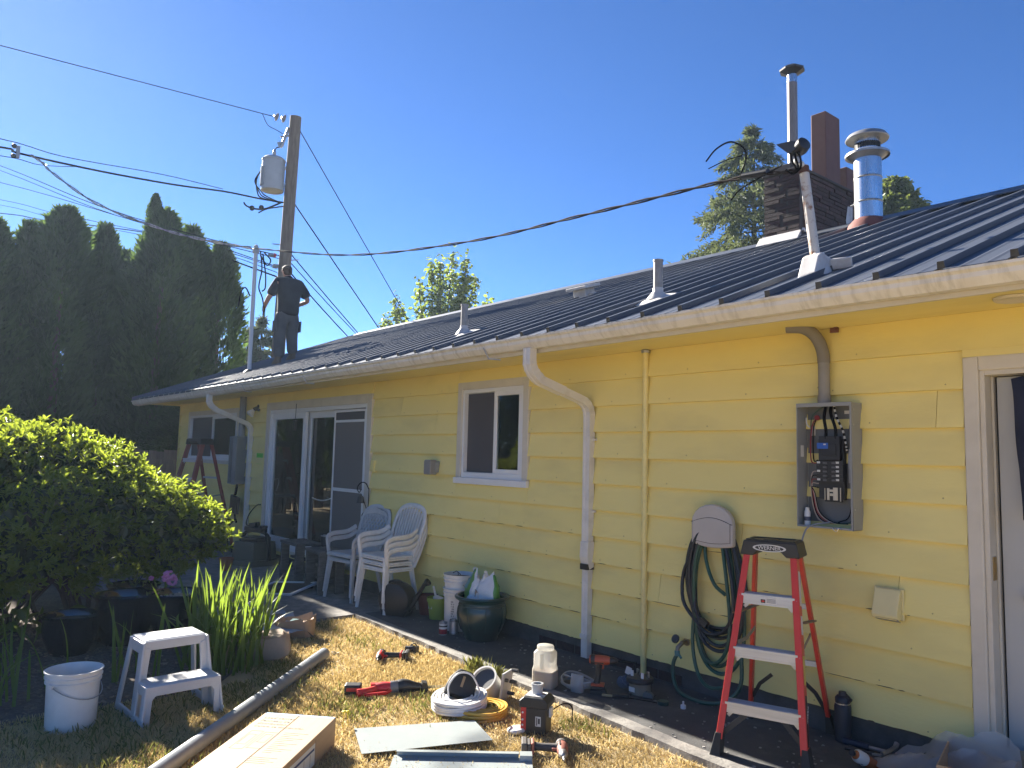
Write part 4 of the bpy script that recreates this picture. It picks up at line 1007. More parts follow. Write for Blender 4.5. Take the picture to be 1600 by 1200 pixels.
part('side_print', MB().prism([(0,0),(.02,0),(.02,.16),(0,.16)],0,.0006,'y',Matrix.Translation((.035,-.1385,.09))), INKG, p1) if False else None
p2 = pail('bucket','white plastic bucket nested on top of another bucket beside the planter',(-5.83,-.25,.125),R_(150),grp='nested buckets by the wall')
m = MB(); m.tube([(-.06,.0,.37),(.02,.03,.39),(.05,.06,.37)],.004,5); m.tube([(0,.0,.30),(.03,.02,.385)],.004,5); m.lathe([(.0,.33),(.14,.335)],20); part('dry_stems', m, SOIL, p2)
# dark print on the lower pail, wrapped round its side towards the lawn
pt_ = part('printed_block', MB(), INKG, p1)
vs = []; fs = []
for r in range(4):
    for c in range(9):
        if (r*7+c*3) % 5 == 0: continue
        a0 = R_(-68-200+r*3.4); a1 = R_(-68-200+r*3.4+2.3); z0 = .085+c*.021; z1 = z0+.014
        R0 = lambda z: .1305+.0085*(z/.296)+.0022
        n = len(vs); vs += [(R0(z0)*math.cos(a0),R0(z0)*math.sin(a0),z0),(R0(z0)*math.cos(a1),R0(z0)*math.sin(a1),z0),(R0(z1)*math.cos(a1),R0(z1)*math.sin(a1),z1),(R0(z1)*math.cos(a0),R0(z1)*math.sin(a0),z1)]; fs.append((n,n+1,n+2,n+3))
pt_.data.from_pydata(vs,[],fs); pt_['kind'] = 'stuff'
def tin(label, loc, r, h, body, rz=0, lid=True, parts=()):
    t = thing('tin_can', label, 'can', loc, rz)
    m = MB(); m.lathe([(.0,0),(r,0),(r+.001,.004),(r,.008),(r,h-.01),(r+.0015,h-.005),(r,h),(r-.004,h-.002),(.0,h-.004)],24); part('body', m, STEELD, t, smooth=30)
    m = MB(); m.lathe([(r+.0008,.010),(r+.0008,h-.014)],24); part('label', m, body, t, smooth=40)
    m = MB(); m.lathe([(.0,h-.004),(.018,h-.003),(.018,h+.008),(.0,h+.009)],12); part('cap', m, STEELD, t, smooth=40)
    return t
a = tin('small tin can with a red and white label in front of the buckets', (-5.715,-.50,0), .036,.11, PAPER)
m = MB(); m.lathe([(.0372,.010),(.0372,.052)],24); part('red_band', m, mat('dark red label', (.28,.02,.03), rough=.5), a, smooth=40)
m = MB(); m.lathe([(.0373,.070),(.0373,.082)],24); part('dark_band', m, BLACK, a, smooth=40)
tin('plain silver tin can behind the red and white can', (-5.69,-.405,0), .038,.122, GALV)
# nursery pots
def npot(name, label, loc, r, h, m_, rz=0):
    t = thing(name, label, 'pot', loc, rz)
    m = MB(); m.lathe([(.0,0),(r*.75,0),(r*.97,h*.82),(r*1.04,h*.82),(r*1.05,h),(r*.98,h),(r*.9,h*.7),(.0,h*.68)],24); part('body', m, m_, t, smooth=30); return t
g = npot('nursery_pot','lime green nursery pot with a white sticker beside the buckets',(-6.30,-.16,0),.105,.20,LIMEP)
m = MB(); m.box(-.03,-.092,.10,.03,-.0905,.14); o = part('sticker', m, PAPER, g); 
m = MB(); m.tube([(.0,0,.12),(-.06,-.02,.30)],.012,6); m.cbox((.03,-.02,.20),(.09,.05,.02),(.3,.2,.4)); part('garden_tool', m, PLASW, g)
npot('nursery_pot','dull red plastic pot between the watering can and the lime pot',(-6.53,-.13,0),.10,.19,mat('faded red', (.13,.03,.025), rough=.6))
# watering can
wc = thing('watering_can','black plastic watering can with its spout raised beside the chairs','watering can',(-6.66,-.40,0),R_(28))
m = MB(); Mw = Matrix.Translation((0,0,.155)) @ Matrix.Rotation(R_(90),4,'X')
m.lathe([(.0,-.10),(.12,-.10),(.165,-.085),(.178,-.05),(.18,0),(.178,.05),(.165,.085),(.12,.10),(.0,.10)],32,Mw,sy=.92); body = part('body', m, BLACK, wc, smooth=40)
m = MB(); m.prism([(-.12,0),(.12,0),(.15,.06),(-.15,.06)],-.085,.085,'y'); part('base', m, BLACK, wc, bev=.01)
m = MB(); m.tube(smooth_path([(.12,0,.06),(.20,0,.16),(.30,0,.32)],4),[.035,.033,.030,.027,.025,.023,.021,.02,.02],10); m.lathe([(.018,0),(.038,.05),(.036,.06),(.0,.065)],14,Matrix.Translation((.295,0,.31)) @ Matrix.Rotation(R_(50),4,'Y')); part('spout', m, BLACK, wc, smooth=40)
m = MB(); m.tube(smooth_path([(-.13,0,.25),(-.08,0,.315),(.02,0,.325),(.09,0,.275)],4),.014,8); part('handle', m, BLACK, wc, smooth=40)
# weathered plank stands
def stand(label, loc, rz, w, d, h, seed):
    t = thing('plank_stand', label, 'plant stand', loc, rz, 'weathered plank stands by the sliding door')
    m_ = WOODG
    for s in (-1,1):
        for j in (-1,1):
            m = MB(); m.box(s*(w/2)-.022,j*(d/2-.05)-.05,0,s*(w/2)+.022,j*(d/2-.05)+.05,h-.035); part('leg', m, m_, t, bev=.004)
    n = 3
    for i in range(n):
        y0 = -d/2-.01+i*(d+.02)/n; m = MB(); m.box(-w/2-.04,y0+.004,h-.034,w/2+.04,y0+(d+.02)/n-.004,h); part('plank', m, m_, t, bev=.004)
    for z in (.12,.26):
        m = MB(); m.box(-w/2+.022,-.04,z,w/2-.022,.04,z+.03); part('stretcher', m, m_, t, bev=.003)
    return t
stand('grey weathered plank stand nearest the chairs', (-8.22,-.42,0), R_(-8), .46,.30,.47, 1)
stand('grey weathered plank stand in front of the glass door panel', (-9.02,-.36,0), R_(-4), .50,.30,.48, 2)
stand('low grey weathered plank stand between the two taller ones', (-8.62,-.20,0), R_(2), .36,.20,.40, 3)
tin('dark blue can standing on the middle plank stand', (-8.70,-.20,.402), .045,.17, NAVY)
ws = thing('window_screen','white framed window screen lying on the patio against the plank stands','window screen',(-8.53,-.78,.02),(R_(7),R_(-4),R_(28)))
m = frame_box(MB(), -.32,.32,-.26,.26,.035,-.011,.011); me = m.mesh('frame',[WHITE]); me.transform(Matrix.Rotation(R_(90),4,'X')); part('frame', me, WHITE, ws, bev=.003)
m = MB(); m.box(-.285,-.225,-.001,.285,.225,.001); part('mesh', m, mat('black mesh',(.02,.02,.022),rough=.9), ws)
# planter tub with a black tool tote
tub = thing('planter_tub','olive grey square planter tub on the patio under a black tote','tub',(-10.62,-.30,0),R_(20))
m = MB(); 
def frus(m, z0, w0, z1, w1): return m.add([(i*w0,j*w0,z0) for i,j in ((-1,-1),(1,-1),(1,1),(-1,1))]+[(i*w1,j*w1,z1) for i,j in ((-1,-1),(1,-1),(1,1),(-1,1))],[(0,3,2,1),(4,5,6,7),(0,1,5,4),(1,2,6,5),(2,3,7,6),(3,0,4,7)])
frus(m,0,.245,.08,.235); frus(m,.08,.215,.32,.195); part('body', m, mat('olive plastic',(.10,.10,.075),rough=.7), tub, bev=.012)
tote = thing('tool_tote','black tool tote with a looped cable resting on the planter tub','tote',(-10.62,-.30,.322),R_(20))
m = MB(); m.tube(smooth_path([(-.24,0,-.02),(-.23,0,.08),(-.1,0,.13),(.12,0,.13),(.24,0,.08),(.28,0,-.1),(.29,0,-.25)],4),.035,8,flat=.6); part('strap', m, BLACKR, tote, smooth=50)
m = MB(); m.cbox((.0,0,.16),(.34,.12,.06),(0,.05,0)); m.cbox((-.05,.02,.21),(.12,.10,.08),(0,-.2,.2)); m.cbox((.15,0,.2),(.10,.08,.04)); m.cbox((0,0,.03),(.36,.25,.06)); part('tools', m, BLACK, tote, bev=.01)
m = MB(); m.tube(smooth_path([(-.1,0,.2),(-.22,.02,.22),(-.2,.05,.36),(-.08,.06,.48),(.02,.05,.50)],4),.008,6); part('cable', m, WIREB, tote)
npot('clay_pot','small terracotta pot on the patio at the edge of the shrub',(-10.3,-.80,0),.09,.16,TERRA)

# ---- tools and parts between jug and ladder
jug = thing('plastic_jug','milky plastic jug half full of tan powder on the concrete walk','jug',(-4.045,-.80,0),R_(25))
m = MB()
def rsq(w, d, z, p=.35, n=24): return [(w*math.copysign(abs(math.cos(2*math.pi*i/n))**p,math.cos(2*math.pi*i/n)), d*math.copysign(abs(math.sin(2*math.pi*i/n))**p,math.sin(2*math.pi*i/n)), z) for i in range(n)]
def loft(m, rings):
    n = len(rings[0]); vs = [p for r in rings for p in r]; fs = []
    for j in range(len(rings)-1):
        for i in range(n): k = (i+1)%n; fs.append((j*n+i,j*n+k,(j+1)*n+k,(j+1)*n+i))
    fs += [tuple(range(n))[::-1], tuple((len(rings)-1)*n+i for i in range(n))]
    return m.add(vs, fs)
loft(m,[rsq(.072,.062,0),rsq(.078,.068,.01),rsq(.078,.068,.125),rsq(.070,.062,.15),rsq(.070,.062,.235),rsq(.060,.052,.252,.6)]); part('body', m, JUGM, jug, smooth=40)
m = MB(); loft(m,[rsq(.070,.060,.004),rsq(.075,.065,.012),rsq(.075,.065,.118)]); part('powder', m, mat('tan powder',(.36,.29,.23),rough=.95), jug, smooth=40)
m = MB(); m.lathe([(.056,.250),(.060,.256),(.060,.276),(.055,.283),(.0,.284)],28,sy=.9); part('lid', m, JUGM, jug, smooth=40)
m = MB(); m.box(-.014,-.066,.13,.014,-.058,.235); part('grip_bar', m, JUGM, jug, bev=.006)
m = MB()
for k in range(4):
    rr_ = .105+.006*k; ph = k*.7
    m.tube([(rr_*1.15*math.cos(2*math.pi*i/28)+.01*k, rr_*.95*math.sin(2*math.pi*i/28), .012+.010*k+(.02*math.sin(2*math.pi*i/28*2+ph) if k else 0)+.008) for i in range(28)], .0075, 7, closed=True)
m.tube(smooth_path([(-.10,0,.05),(-.06,-.06,.07),(.03,-.03,.06),(.08,.02,.03)],4),.0075,6)
solo('cable_coil','loose coil of pale grey cable on the concrete walk beside the jug','cable',m,mat('grey cable',(.30,.31,.31),rough=.45),(-3.93,-.60,.0), smooth=60)
fb = MB(); loft(fb,[rsq(.045,.028,0,.7,16),rsq(.05,.032,.04,.7,16),rsq(.046,.03,.08,.7,16),rsq(.05,.006,.115,.7,16)])
solo('parts_bag','small clear plastic bag of fittings in front of the cable coil','bag',fb,CLEARF,(-3.84,-.69,.0),R_(15), smooth=60)
m = MB()
for i in range(9): m.cbox((rnd.uniform(-.03,.03),rnd.uniform(-.015,.015),.012+rnd.uniform(0,.05)),(.02,.012,.012),(rnd.random(),rnd.random(),rnd.random()))
solo('fittings','pale metal fittings inside the small clear bag','fittings',m,GALV,(-3.84,-.69,.004),R_(15))
def drill(name, label, loc, rot, red, bit=.1, body_l=.17, hammer=False, blk=BLACK):
    """cordless tool, local: battery on z=0, head along +x"""
    t = thing(name, label, 'power tool', loc, rot)
    m = MB(); m.box(-.062,-.036,0,.050,.036,.030); m.box(-.055,-.030,.030,.042,.030,.052); part('battery', m, blk, t, bev=.006)
    m = MB(); m.box(-.055,-.033,.053,.035,.033,.070); part('battery_mount', m, red, t, bev=.006)
    m = MB(); m.tube(smooth_path([(-.018,0,.065),(-.010,0,.11),(-.004,0,.165),(.0,0,.20)],3), [.023,.022,.0205,.020,.021,.0215,.022,.023,.024,.026], 12); part('grip', m, blk, t, smooth=40)
    m = MB(); m.lathe([(.0,-.07),(.024,-.068),(.031,-.055),(.032,.02),(.029,.055),(.024,.07),(.0,.072)],18,Matrix.Translation((.0,0,.222)) @ Matrix.Rotation(R_(90),4,'Y')); part('motor_housing', m, red, t, smooth=40)
    m = MB(); m.lathe([(.033,-.058),(.0335,-.03)],18,Matrix.Translation((.0,0,.222)) @ Matrix.Rotation(R_(90),4,'Y')); m.box(-.03,-.034,.205,.03,.034,.212); part('vent_band', m, blk, t, smooth=40)
    m = MB(); m.lathe([(.023,.07),(.025,.085),(.021,.105),(.013,.122),(.010,.124),(.0,.124)],16,Matrix.Translation((.0,0,.222)) @ Matrix.Rotation(R_(90),4,'Y')); part('chuck', m, STEELD if hammer else blk, t, smooth=40)
    m = MB(); m.tube([(.12,0,.222),(.12+bit,0,.222)], .0048 if bit > .05 else .006, 6); part('bit', m, WIREB if bit > .09 else STEELD, t)
    m = MB(); m.box(.016,-.008,.165,.030,.008,.195); part('trigger', m, red, t, bev=.003)
    return t
drill('cordless_drill','orange-red and black cordless driver standing upright on the concrete walk', (-3.72,-.60,0), (0,0,R_(38)), TOOLO, .13)
bb = MB(); 
for i in range(5): bb.sphere((rnd.uniform(-.05,.05),rnd.uniform(-.03,.03),.045+rnd.uniform(-.01,.03)),.055,8,6,sc=(1,.7,.8))
o = solo('plastic_bag','crumpled dark blue and clear plastic bag behind the meter on the walk','bag',bb,film_mat('blue film',(.10,.17,.30),op=.6,rough=.2),(-3.66,-.38,.01),R_(10))
mt = thing('electric_meter','glass electric meter lying face down with its contacts up on the walk','meter',(-3.56,-.37,0))
m = MB(); m.lathe([(.0,0),(.07,0),(.078,.008),(.078,.075),(.082,.08)],28); part('glass_cover', m, mat('cloudy glass',(.24,.22,.17),rough=.15,coat=.6), mt, smooth=40)
m = MB(); m.lathe([(.092,.080),(.094,.085),(.094,.10),(.085,.112),(.0,.115)],28); part('base_plate', m, BLACK, mt, smooth=40)
for sx in (-1,1):
    for sy in (-1,1):
        m = MB(); m.box(sx*.045-.012,sy*.03-.003,.112,sx*.045+.012,sy*.03+.003,.15); part('contact_blade', m, PLASW if sy < 0 else STEEL, mt, bev=.002)
m = MB(); m.box(-.03,-.079,.025,.02,-.0775,.055); part('paper_label', m, PAPER, mt); m = MB(); m.cbox((-.088,-.02,.135),(.04,.004,.05),(0,.3,.3)); part('paper_tag', m, PAPER, mt)
kn = thing('utility_knife','small yellow-tipped hand tool lying in front of the meter','hand tool',(-3.60,-.585,.012),R_(35))
m = MB(); m.beam((-.08,0,0),(-.01,0,0),.018,.014); part('blade_end', m, mat('brass tan',(.38,.30,.15),rough=.5), kn, bev=.004)
m = MB(); m.beam((-.01,0,.004),(.10,.0,.006),.026,.022); m.beam((.02,0,.01),(.11,.05,.008),.02,.018); part('grip', m, BLACK, kn, bev=.005)
tm = thing('tape_measure','small black tape measure on the concrete walk right of the meter','tape measure',(-3.46,-.40,.0),R_(25))
m = MB(); m.prism([(-.035,0),(.03,0),(.036,.02),(.02,.038),(-.02,.042),(-.035,.03)],-.018,.018,'y'); part('case', m, mat('grey case',(.10,.115,.115),rough=.5), tm, bev=.004)
m = MB(); m.box(-.03,-.021,.0,.03,-.018,.008); m.tube([(.03,0,.01),(.045,.02,.02)],.006,6); part('edge', m, BLACK, tm)
m = MB(); m.lathe([(.0,0),(.036,0),(.038,.004),(.038,.018),(.034,.022),(.0,.022)],24); o = solo('tape_roll','dark green roll of tape on the concrete walk','tape',m,mat('green tape',(.016,.045,.04),rough=.4),(-3.32,-.42,.0), smooth=40)
m = MB(); m.lathe([(.0,0),(.017,0),(.017,.022),(.006,.026),(.006,.045),(.0,.046)],12); solo('bottle_stopper','tiny white cap standing on the concrete walk by the ladder','stopper',m,PLASW,(-3.19,-.38,.0), smooth=40)
solo('cord','thin dark cord lying between the knife and the tape roll','cord',MB().tube(smooth_path([(-3.58,-.55,.004),(-3.52,-.51,.004),(-3.44,-.47,.004),(-3.35,-.44,.004)],4),.003,5),WIREB)
# flecks of paint and plaster on the walk
m = MB(); rc = random.Random(77)
for i in range(170):
    x = -1.6-abs(rc.gauss(0,1))*2.2 if i % 3 else rc.uniform(-6.5,-1.8); y = rc.uniform(-.85,-.06); s = rc.uniform(.004,.016)
    a = rc.uniform(0,6.28); m.prism([(x+s*math.cos(a+q)*rc.uniform(.5,1),y+s*math.sin(a+q)*rc.uniform(.5,1)) for q in (0,1.4,2.6,4.2)], .0005, .003+s*.15)
part('paint_flecks', m, mat('flecks',(.32,.31,.29),(.16,.15,.14),rough=.9,ns=3), kind='stuff')
# bottle, hammer, drink, carton under film, by the door
wb = thing('water_bottle','tall matte navy water bottle standing by the wall at the foot of the ladder','bottle',(-2.285,-.085,0))
m = MB(); m.lathe([(.0,0),(.042,0),(.046,.004),(.046,.19),(.043,.203),(.040,.208)],28); part('body', m, NAVY, wb, smooth=40)
m = MB(); m.lathe([(.040,.207),(.040,.214)],28); part('steel_ring', m, STEEL, wb, smooth=40)
m = MB(); m.lathe([(.040,.214),(.041,.240),(.032,.252),(.022,.256),(.020,.275),(.0,.277)],28); m.beam((.015,0,.262),(.052,-.005,.236),.022,.012); m.beam((.038,-.003,.225),(.05,-.004,.238),.022,.012); part('lid', m, NAVY, wb, smooth=40)
hm = thing('hammer','hammer with a dark blue rubber grip lying on the walk by the bottle','hammer',(-2.26,-.13,.02),R_(4))
m = MB(); m.tube([(0,0,0),(.14,.005,0)],.019,10); part('grip', m, mat('blue rubber',(.008,.018,.045),rough=.6), hm, smooth=40)
m = MB(); m.tube([(.14,.005,0),(.25,.01,.0)],.010,8); m.tube(smooth_path([(.23,-.05,.0),(.25,.0,.01),(.26,.05,.02),(.262,.075,.04)],3),.014,7); part('head', m, STEELD, hm, smooth=40)
pl = thing('pliers','black handled pliers lying beside the hammer','pliers',(-2.12,-.20,.012),R_(12))
m = MB(); m.tube(smooth_path([(-.09,0,0),(0,.012,.003),(.05,.005,.003)],4),.009,7); m.tube(smooth_path([(-.08,.045,0),(0,.0,.003),(.06,.012,.003)],4),.009,7); part('handles', m, BLACK, pl, smooth=50)
m = MB(); m.beam((.05,.008,.003),(.10,.010,.004),.022,.012); part('jaw', m, STEELD, pl, bev=.003)
db = thing('drink_bottle','clear bottle of amber tea with a white printed label tipped over on the walk','bottle',(-2.02,-.36,.034),(R_(62),0,R_(-12)))
m = MB(); m.lathe([(.0,-.09),(.030,-.088),(.033,-.08),(.033,.02),(.030,.05),(.033,.055),(.033,.075),(.018,.10),(.014,.115)],22); part('body', m, AMBER, db, smooth=40)
m = MB(); m.lathe([(.0335,.02),(.0335,.075),(.019,.098)],22); part('label', m, PAPER, db, smooth=40)
m = MB(); m.lathe([(.0155,.108),(.0155,.124),(.0,.125)],16); part('cap', m, BLACK, db, smooth=40)
m = MB()
for k in range(5): m.cbox((.0337*math.cos(-1.57+(k-2)*.25),.0337*math.sin(-1.57+(k-2)*.25),.045+.008*(k%2)),(.006,.001,.014),(0,0,-1.57+(k-2)*.25+1.57))
part('print', m, INKB, db)
cb = thing('carton','open cardboard carton by the back door draped with clear film','box',(-1.33,-.27,0),R_(14))
CARDI = CARD
w, d, h = .32,.24,.20
for nm, bx in (('side_panel',(-w,-d,0,-w+.006,d,h)),('side_panel',(w-.006,-d,0,w,d,h)),('front_panel',(-w+.006,-d,0,w-.006,-d+.006,h)),('back_panel',(-w+.006,d-.006,0,w-.006,d,h)),('bottom_panel',(-w+.006,-d+.006,0,w-.006,d-.006,.006))):
    part(nm, MB().box(*bx), CARD, cb)
m = MB(); m.beam((-w-.001,-d+.02,h*.97),(-w-.001,d-.03,h*.55),.001,.05,(0,0,1)); part('dark_print', MB().box(-w-.0012,-d+.03,.03,-w-.0004,d-.01,h-.03), INKB, cb); part('pale_stripe', MB().box(-w-.0022,-d+.05,.06,-w-.0014,d-.06,.085), CARD, cb)
# sheet of clear film bunched over the carton
nx, ny = 26, 14; vs = []; fs = []; rf = random.Random(31)
for j in range(ny):
    for i in range(nx):
        u, v = i/(nx-1), j/(ny-1)
        x = -1.99+.62*u+.03*math.sin(v*6); y = -.13-.05*u-.20*v+.03*math.sin(u*9+v*3)
        env = math.sin(math.pi*min(1,u*1.25)*.5)
        z = .02+env*.22*(1-.85*v)+.035*math.sin(v*15+u*2.2)*env*(1-v*.5)+.02*math.sin(u*17+v*9)+rf.uniform(-.006,.006)
        if v > .55: z = z*(1-(v-.55)*1.6)+.01
        vs.append((x,y,max(.006,z)))
for j in range(ny-1):
    for i in range(nx-1): a = j*nx+i; fs.append((a,a+1,a+nx+1,a+nx))
solo('plastic_film','crumpled sheet of clear plastic film draped from the walk onto the carton','film',MB().add(vs,fs),CLEARF,smooth=80)

# ================================================================== things on the lawn
GZ = -.034
# step stool: moulded two-step plastic
st = thing('step_stool','grey-white moulded plastic two-step stool standing on the shaded lawn','stool',(-5.10,-2.97,GZ),R_(93))
def quad_panel(m, pts, th):
    """slab between four corners, thickness along its normal"""
    P = [Vector(p) for p in pts]; n = (P[1]-P[0]).cross(P[3]-P[0]).normalized()*th
    return m.add([tuple(p) for p in P]+[tuple(p+n) for p in P], [(0,3,2,1),(4,5,6,7),(0,1,5,4),(1,2,6,5),(2,3,7,6),(3,0,4,7)])
# local: x across (+-.23), front at -y
w0, w1 = .235, .185; yf, yb = -.24, .23; zt, zm = .455, .235
def sp(s, y, z):                                 # side wall leans inward with height
    return (s*(w0+(w1-w0)*z/zt), y, z)
m = MB()
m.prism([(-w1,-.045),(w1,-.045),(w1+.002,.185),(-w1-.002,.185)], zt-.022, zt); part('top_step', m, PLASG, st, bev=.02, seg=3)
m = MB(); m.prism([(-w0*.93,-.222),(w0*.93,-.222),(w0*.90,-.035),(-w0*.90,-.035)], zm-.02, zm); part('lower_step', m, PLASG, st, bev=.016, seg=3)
for s in (-1,1):
    def bar(pts, wd, nm):
        m = MB()
        for a, b in zip(pts, pts[1:]): m.beam(a, b, .018, wd, (0,-1,.2))
        part(nm, m, PLASG, st, bev=.007)
    bar([sp(s,.225,0), sp(s,.165,zt-.012)], .055, 'rear_leg')
    bar([sp(s,-.085,0), sp(s,-.035,zt-.012)], .075, 'middle_leg')
    bar([sp(s,-.225,0), sp(s,-.205,zm-.008)], .055, 'front_leg')
    m = MB(); m.beam(sp(s,-.26,.028), sp(s,.24,.028), .016, .05); part('side_foot', m, PLASG, st, bev=.006)
    m = MB(); m.beam(sp(s,-.06,zt-.045), sp(s,.19,zt-.045), .016, .07); part('side_skirt', m, PLASG, st, bev=.006)
    m = MB(); m.beam(sp(s,-.22,zm-.035), sp(s,-.06,zm-.035), .016, .06); part('side_skirt', m, PLASG, st, bev=.006)
m = MB(); m.prism([(-w1-.005,zt-.085),(-w1+.04,zt-.06),(w1-.04,zt-.06),(w1+.005,zt-.085),(w1,zt-.005),(-w1,zt-.005)], -.056, -.038, 'y'); part('front_skirt', m, PLASG, st, bev=.006)
m = MB(); m.prism([(-w0*.96,0),(-w0*.94,zm-.005),(w0*.94,zm-.005),(w0*.96,0),(w0*.80,0),(w0*.76,zm-.085),(w0*.68,zm-.062),(-w0*.68,zm-.062),(-w0*.76,zm-.085),(-w0*.80,0)], -.236, -.218, 'y'); part('front_skirt', m, PLASG, st, bev=.006)
for s in (-1,1):
    m = MB(); m.prism([(s*w1*1.02,zt-.03),(s*(w1-.04),zt-.05),(s*(w1+.0),.0),(s*(w0+.005),.0)], -.062, -.040, 'y'); part('front_post', m, PLASG, st, bev=.006)
pail('bucket','plain white plastic bucket with a wire handle standing alone on the shaded lawn',(-5.13,-3.50,GZ),R_(125),h=.33,rt=.150,rb=.128)
# long grey conduit pipe
a = Vector((-5.66,-1.66,GZ+.045)); b_ = Vector((-3.55,-3.86,GZ+.042)); m = MB(); m.tube([a,b_],.044,20,cap=False); m.tube([a,b_],.039,20,cap=False); 
vs = []; 
solo('conduit_pipe','long grey plastic conduit pipe lying across the lawn','pipe',m,GREYP,smooth=40)
# cardboard carton
ct = thing('carton','closed flat cardboard carton with blue tape on the sunny lawn','box',(-3.98,-2.415,GZ),R_(-47))
Lx, Wx, Hx = .98,.41,.155     # local x along the length, y = across towards the pipe (-y after rotation)
m = MB(); m.box(0,-Wx,.0,Lx,0,Hx); body = part('body', m, CARD, ct, bev=.004)
m = MB(); m.box(.012,-Wx*.5-.002,Hx+.0004,Lx-.02,-Wx*.5+.002,Hx+.0012) ; part('flap_gap', m, mat('gap',(.12,.08,.05),rough=1), ct)
m = MB(); m.box(-.0012,-Wx+.01,Hx-.05,-.0004,-.005,Hx+.0003); m.box(-.001,-Wx+.01,Hx+.0003,.022,-.004,Hx+.0012); part('blue_tape', m, INKLB, ct)
def flat_text(t, s, x, y, **k):      # text on the carton lid; reads from its near end
    return lettering(t, s, INKG, body, (x,y,Hx+.0006), (0,0,R_(90)), ext=.0004, align='LEFT', **k)
ty = -Wx+.03
flat_text('Load center', .036, .075, ty); flat_text('Panneau de', .036, .120, ty); flat_text('distribution', .036, .163, ty); flat_text('Centro de distribuci\u00f3n', .030, .205, ty)
m = MB(); z0_, z1_ = Hx+.0003, Hx+.0010
def sq(x0,y0,x1,y1,t=.004):
    m.box(x0,y0,z0_,x0+t,y1,z1_); m.box(x1-t,y0,z0_,x1,y1,z1_); m.box(x0+t,y0,z0_,x1-t,y0+t,z1_); m.box(x0+t,y1-t,z0_,x1-t,y1,z1_)
sq(.27,-Wx+.05,.52,-Wx+.12); sq(.28,-Wx+.13,.50,-Wx+.21); sq(.31,-Wx+.145,.42,-Wx+.19); sq(.32,-Wx+.06,.46,-Wx+.105)
for k in range(12): m.box(.27+k*.024,-Wx+.235,z0_,.276+k*.024,-.05-.04*(k%3),z1_)
for k in range(4): m.box(.60+k*.022,-Wx+.20,z0_,.605+k*.022,-.07-.03*(k%2),z1_)
part('printed_diagram', m, INKG, body, kind='stuff')
m = MB()
for k in range(2): m.box(.90+.0*k,-Wx+.04+k*.13,z0_,.955,-Wx+.13+k*.13,z1_)
part('blue_print', m, INKB, body)
m = MB(); m.box(.30,.0004,.02,.62,.0010,.125); lab = part('side_label', m, PAPER, body)
m = MB(); m.box(.31,.0012,.093,.615,.0016,.105); part('blue_stripe', m, INKB, lab)
m = MB(); m.box(.36,.0012,.03,.365,.0016,.088); m.box(.44,.0012,.03,.444,.0016,.088); m.box(.285,.0004,.02,.298,.001,.14); part('print_rule', m, KRAFT, lab)
# sheet metal covers
def plate(name, label, pts, th=.0018, up=.02):
    P = [Vector((x,y,z)) for x,y,z in pts]; m = MB(); quad_panel(m, P, th); return solo(name, label, 'panel', m, SHEETM)
o = plate('metal_sheet','flat pale grey painted metal sheet lying on the lawn',[(-4.08,-2.245,.0),(-3.735,-2.385,-.006),(-3.465,-1.715,.004),(-3.79,-1.60,.0)])
tr = thing('metal_cover','grey painted metal panel cover with a folded lip at the bottom edge of the lawn','panel',(-3.63,-2.25,-.01),R_(51))
m = MB(); m.box(.0,-.40,.0,.73,0,.002); part('sheet', m, SHEETM, tr)
m = MB(); m.box(.015,-.002,.002,.66,0,.03); m.box(.015,-.03,.03,.66,0,.032); part('folded_lip', m, SHEETM, tr)
m = MB(); m.box(.665,-.05,.002,.73,.012,.03); part('end_tab', m, SHEETM, tr)
# tools
RS = thing('reciprocating_saw','red and black cordless reciprocating saw lying on the sunny lawn','power tool',(-4.62,-1.72,GZ+.045),(0,0,R_(62)))
m = MB(); m.tube([(-.07,0,0),(-.02,0,.004),(.03,0,.004)],[.034,.040,.038],14,flat=.9); part('motor_housing', m, TOOLR, RS, smooth=40)
m = MB(); m.tube([(.03,0,.004),(.08,0,.006),(.085,0,.006)],[.0385,.040,.036],14); part('steel_band', m, mat('tool grey',(.17,.17,.175),rough=.4), RS, smooth=40)
m = MB(); m.tube([(.082,0,.006),(.11,0,.008),(.15,0,.006),(.20,0,.0),(.25,0,-.004)],[.043,.048,.042,.030,.026],14); m.prism([(.235,-.04),(.27,-.045),(.285,-.02),(.275,.03),(.24,.035)],-.03,.03,'y'); part('nose_boot', m, BLACK, RS, smooth=40)
m = MB(); m.beam((.27,0,-.005),(.40,0,-.002),.002,.018); part('blade', m, STEEL, RS)
m = MB(); m.tube(smooth_path([(-.06,-.01,.0),(-.12,-.06,.0),(-.19,-.085,-.005)],4),[.024,.023,.022,.022,.022,.023,.024,.026,.027],10); m.tube([(-.19,-.085,-.005),(-.12,-.11,-.01),(.0,-.075,-.012),(.03,-.03,-.01)],.012,7); part('grip', m, TOOLR, RS, smooth=40)
m = MB(); m.box(-.055,-.04,-.035,.055,.04,.03, Matrix.Translation((-.215,.0,.005)) @ Matrix.Rotation(R_(-8),4,'Z')); part('battery', m, BLACK, RS, bev=.01)
m = MB(); m.box(-.04,-.042,-.01,.05,-.03,.012, Matrix.Translation((-.215,.0,.005)) @ Matrix.Rotation(R_(-8),4,'Z')); m.box(-.10,-.01,-.02,-.05,.03,.03); part('red_trim', m, TOOLR, RS)
ID = drill('impact_driver','small red and black cordless impact driver lying on its side on the lawn',(-5.27,-1.13,GZ+.035),(R_(90),R_(0),R_(-40)),TOOLR,.03)
DR = drill('cordless_drill','dusty red cordless drill with a silver chuck tipped over beside the lantern battery box',(-3.29,-1.655,GZ+.04),(R_(-90),R_(0),R_(-40)),mat('dusty red',(.30,.10,.07),rough=.6),.05,hammer=True,blk=mat('dusty black',(.07,.062,.058),rough=.7))
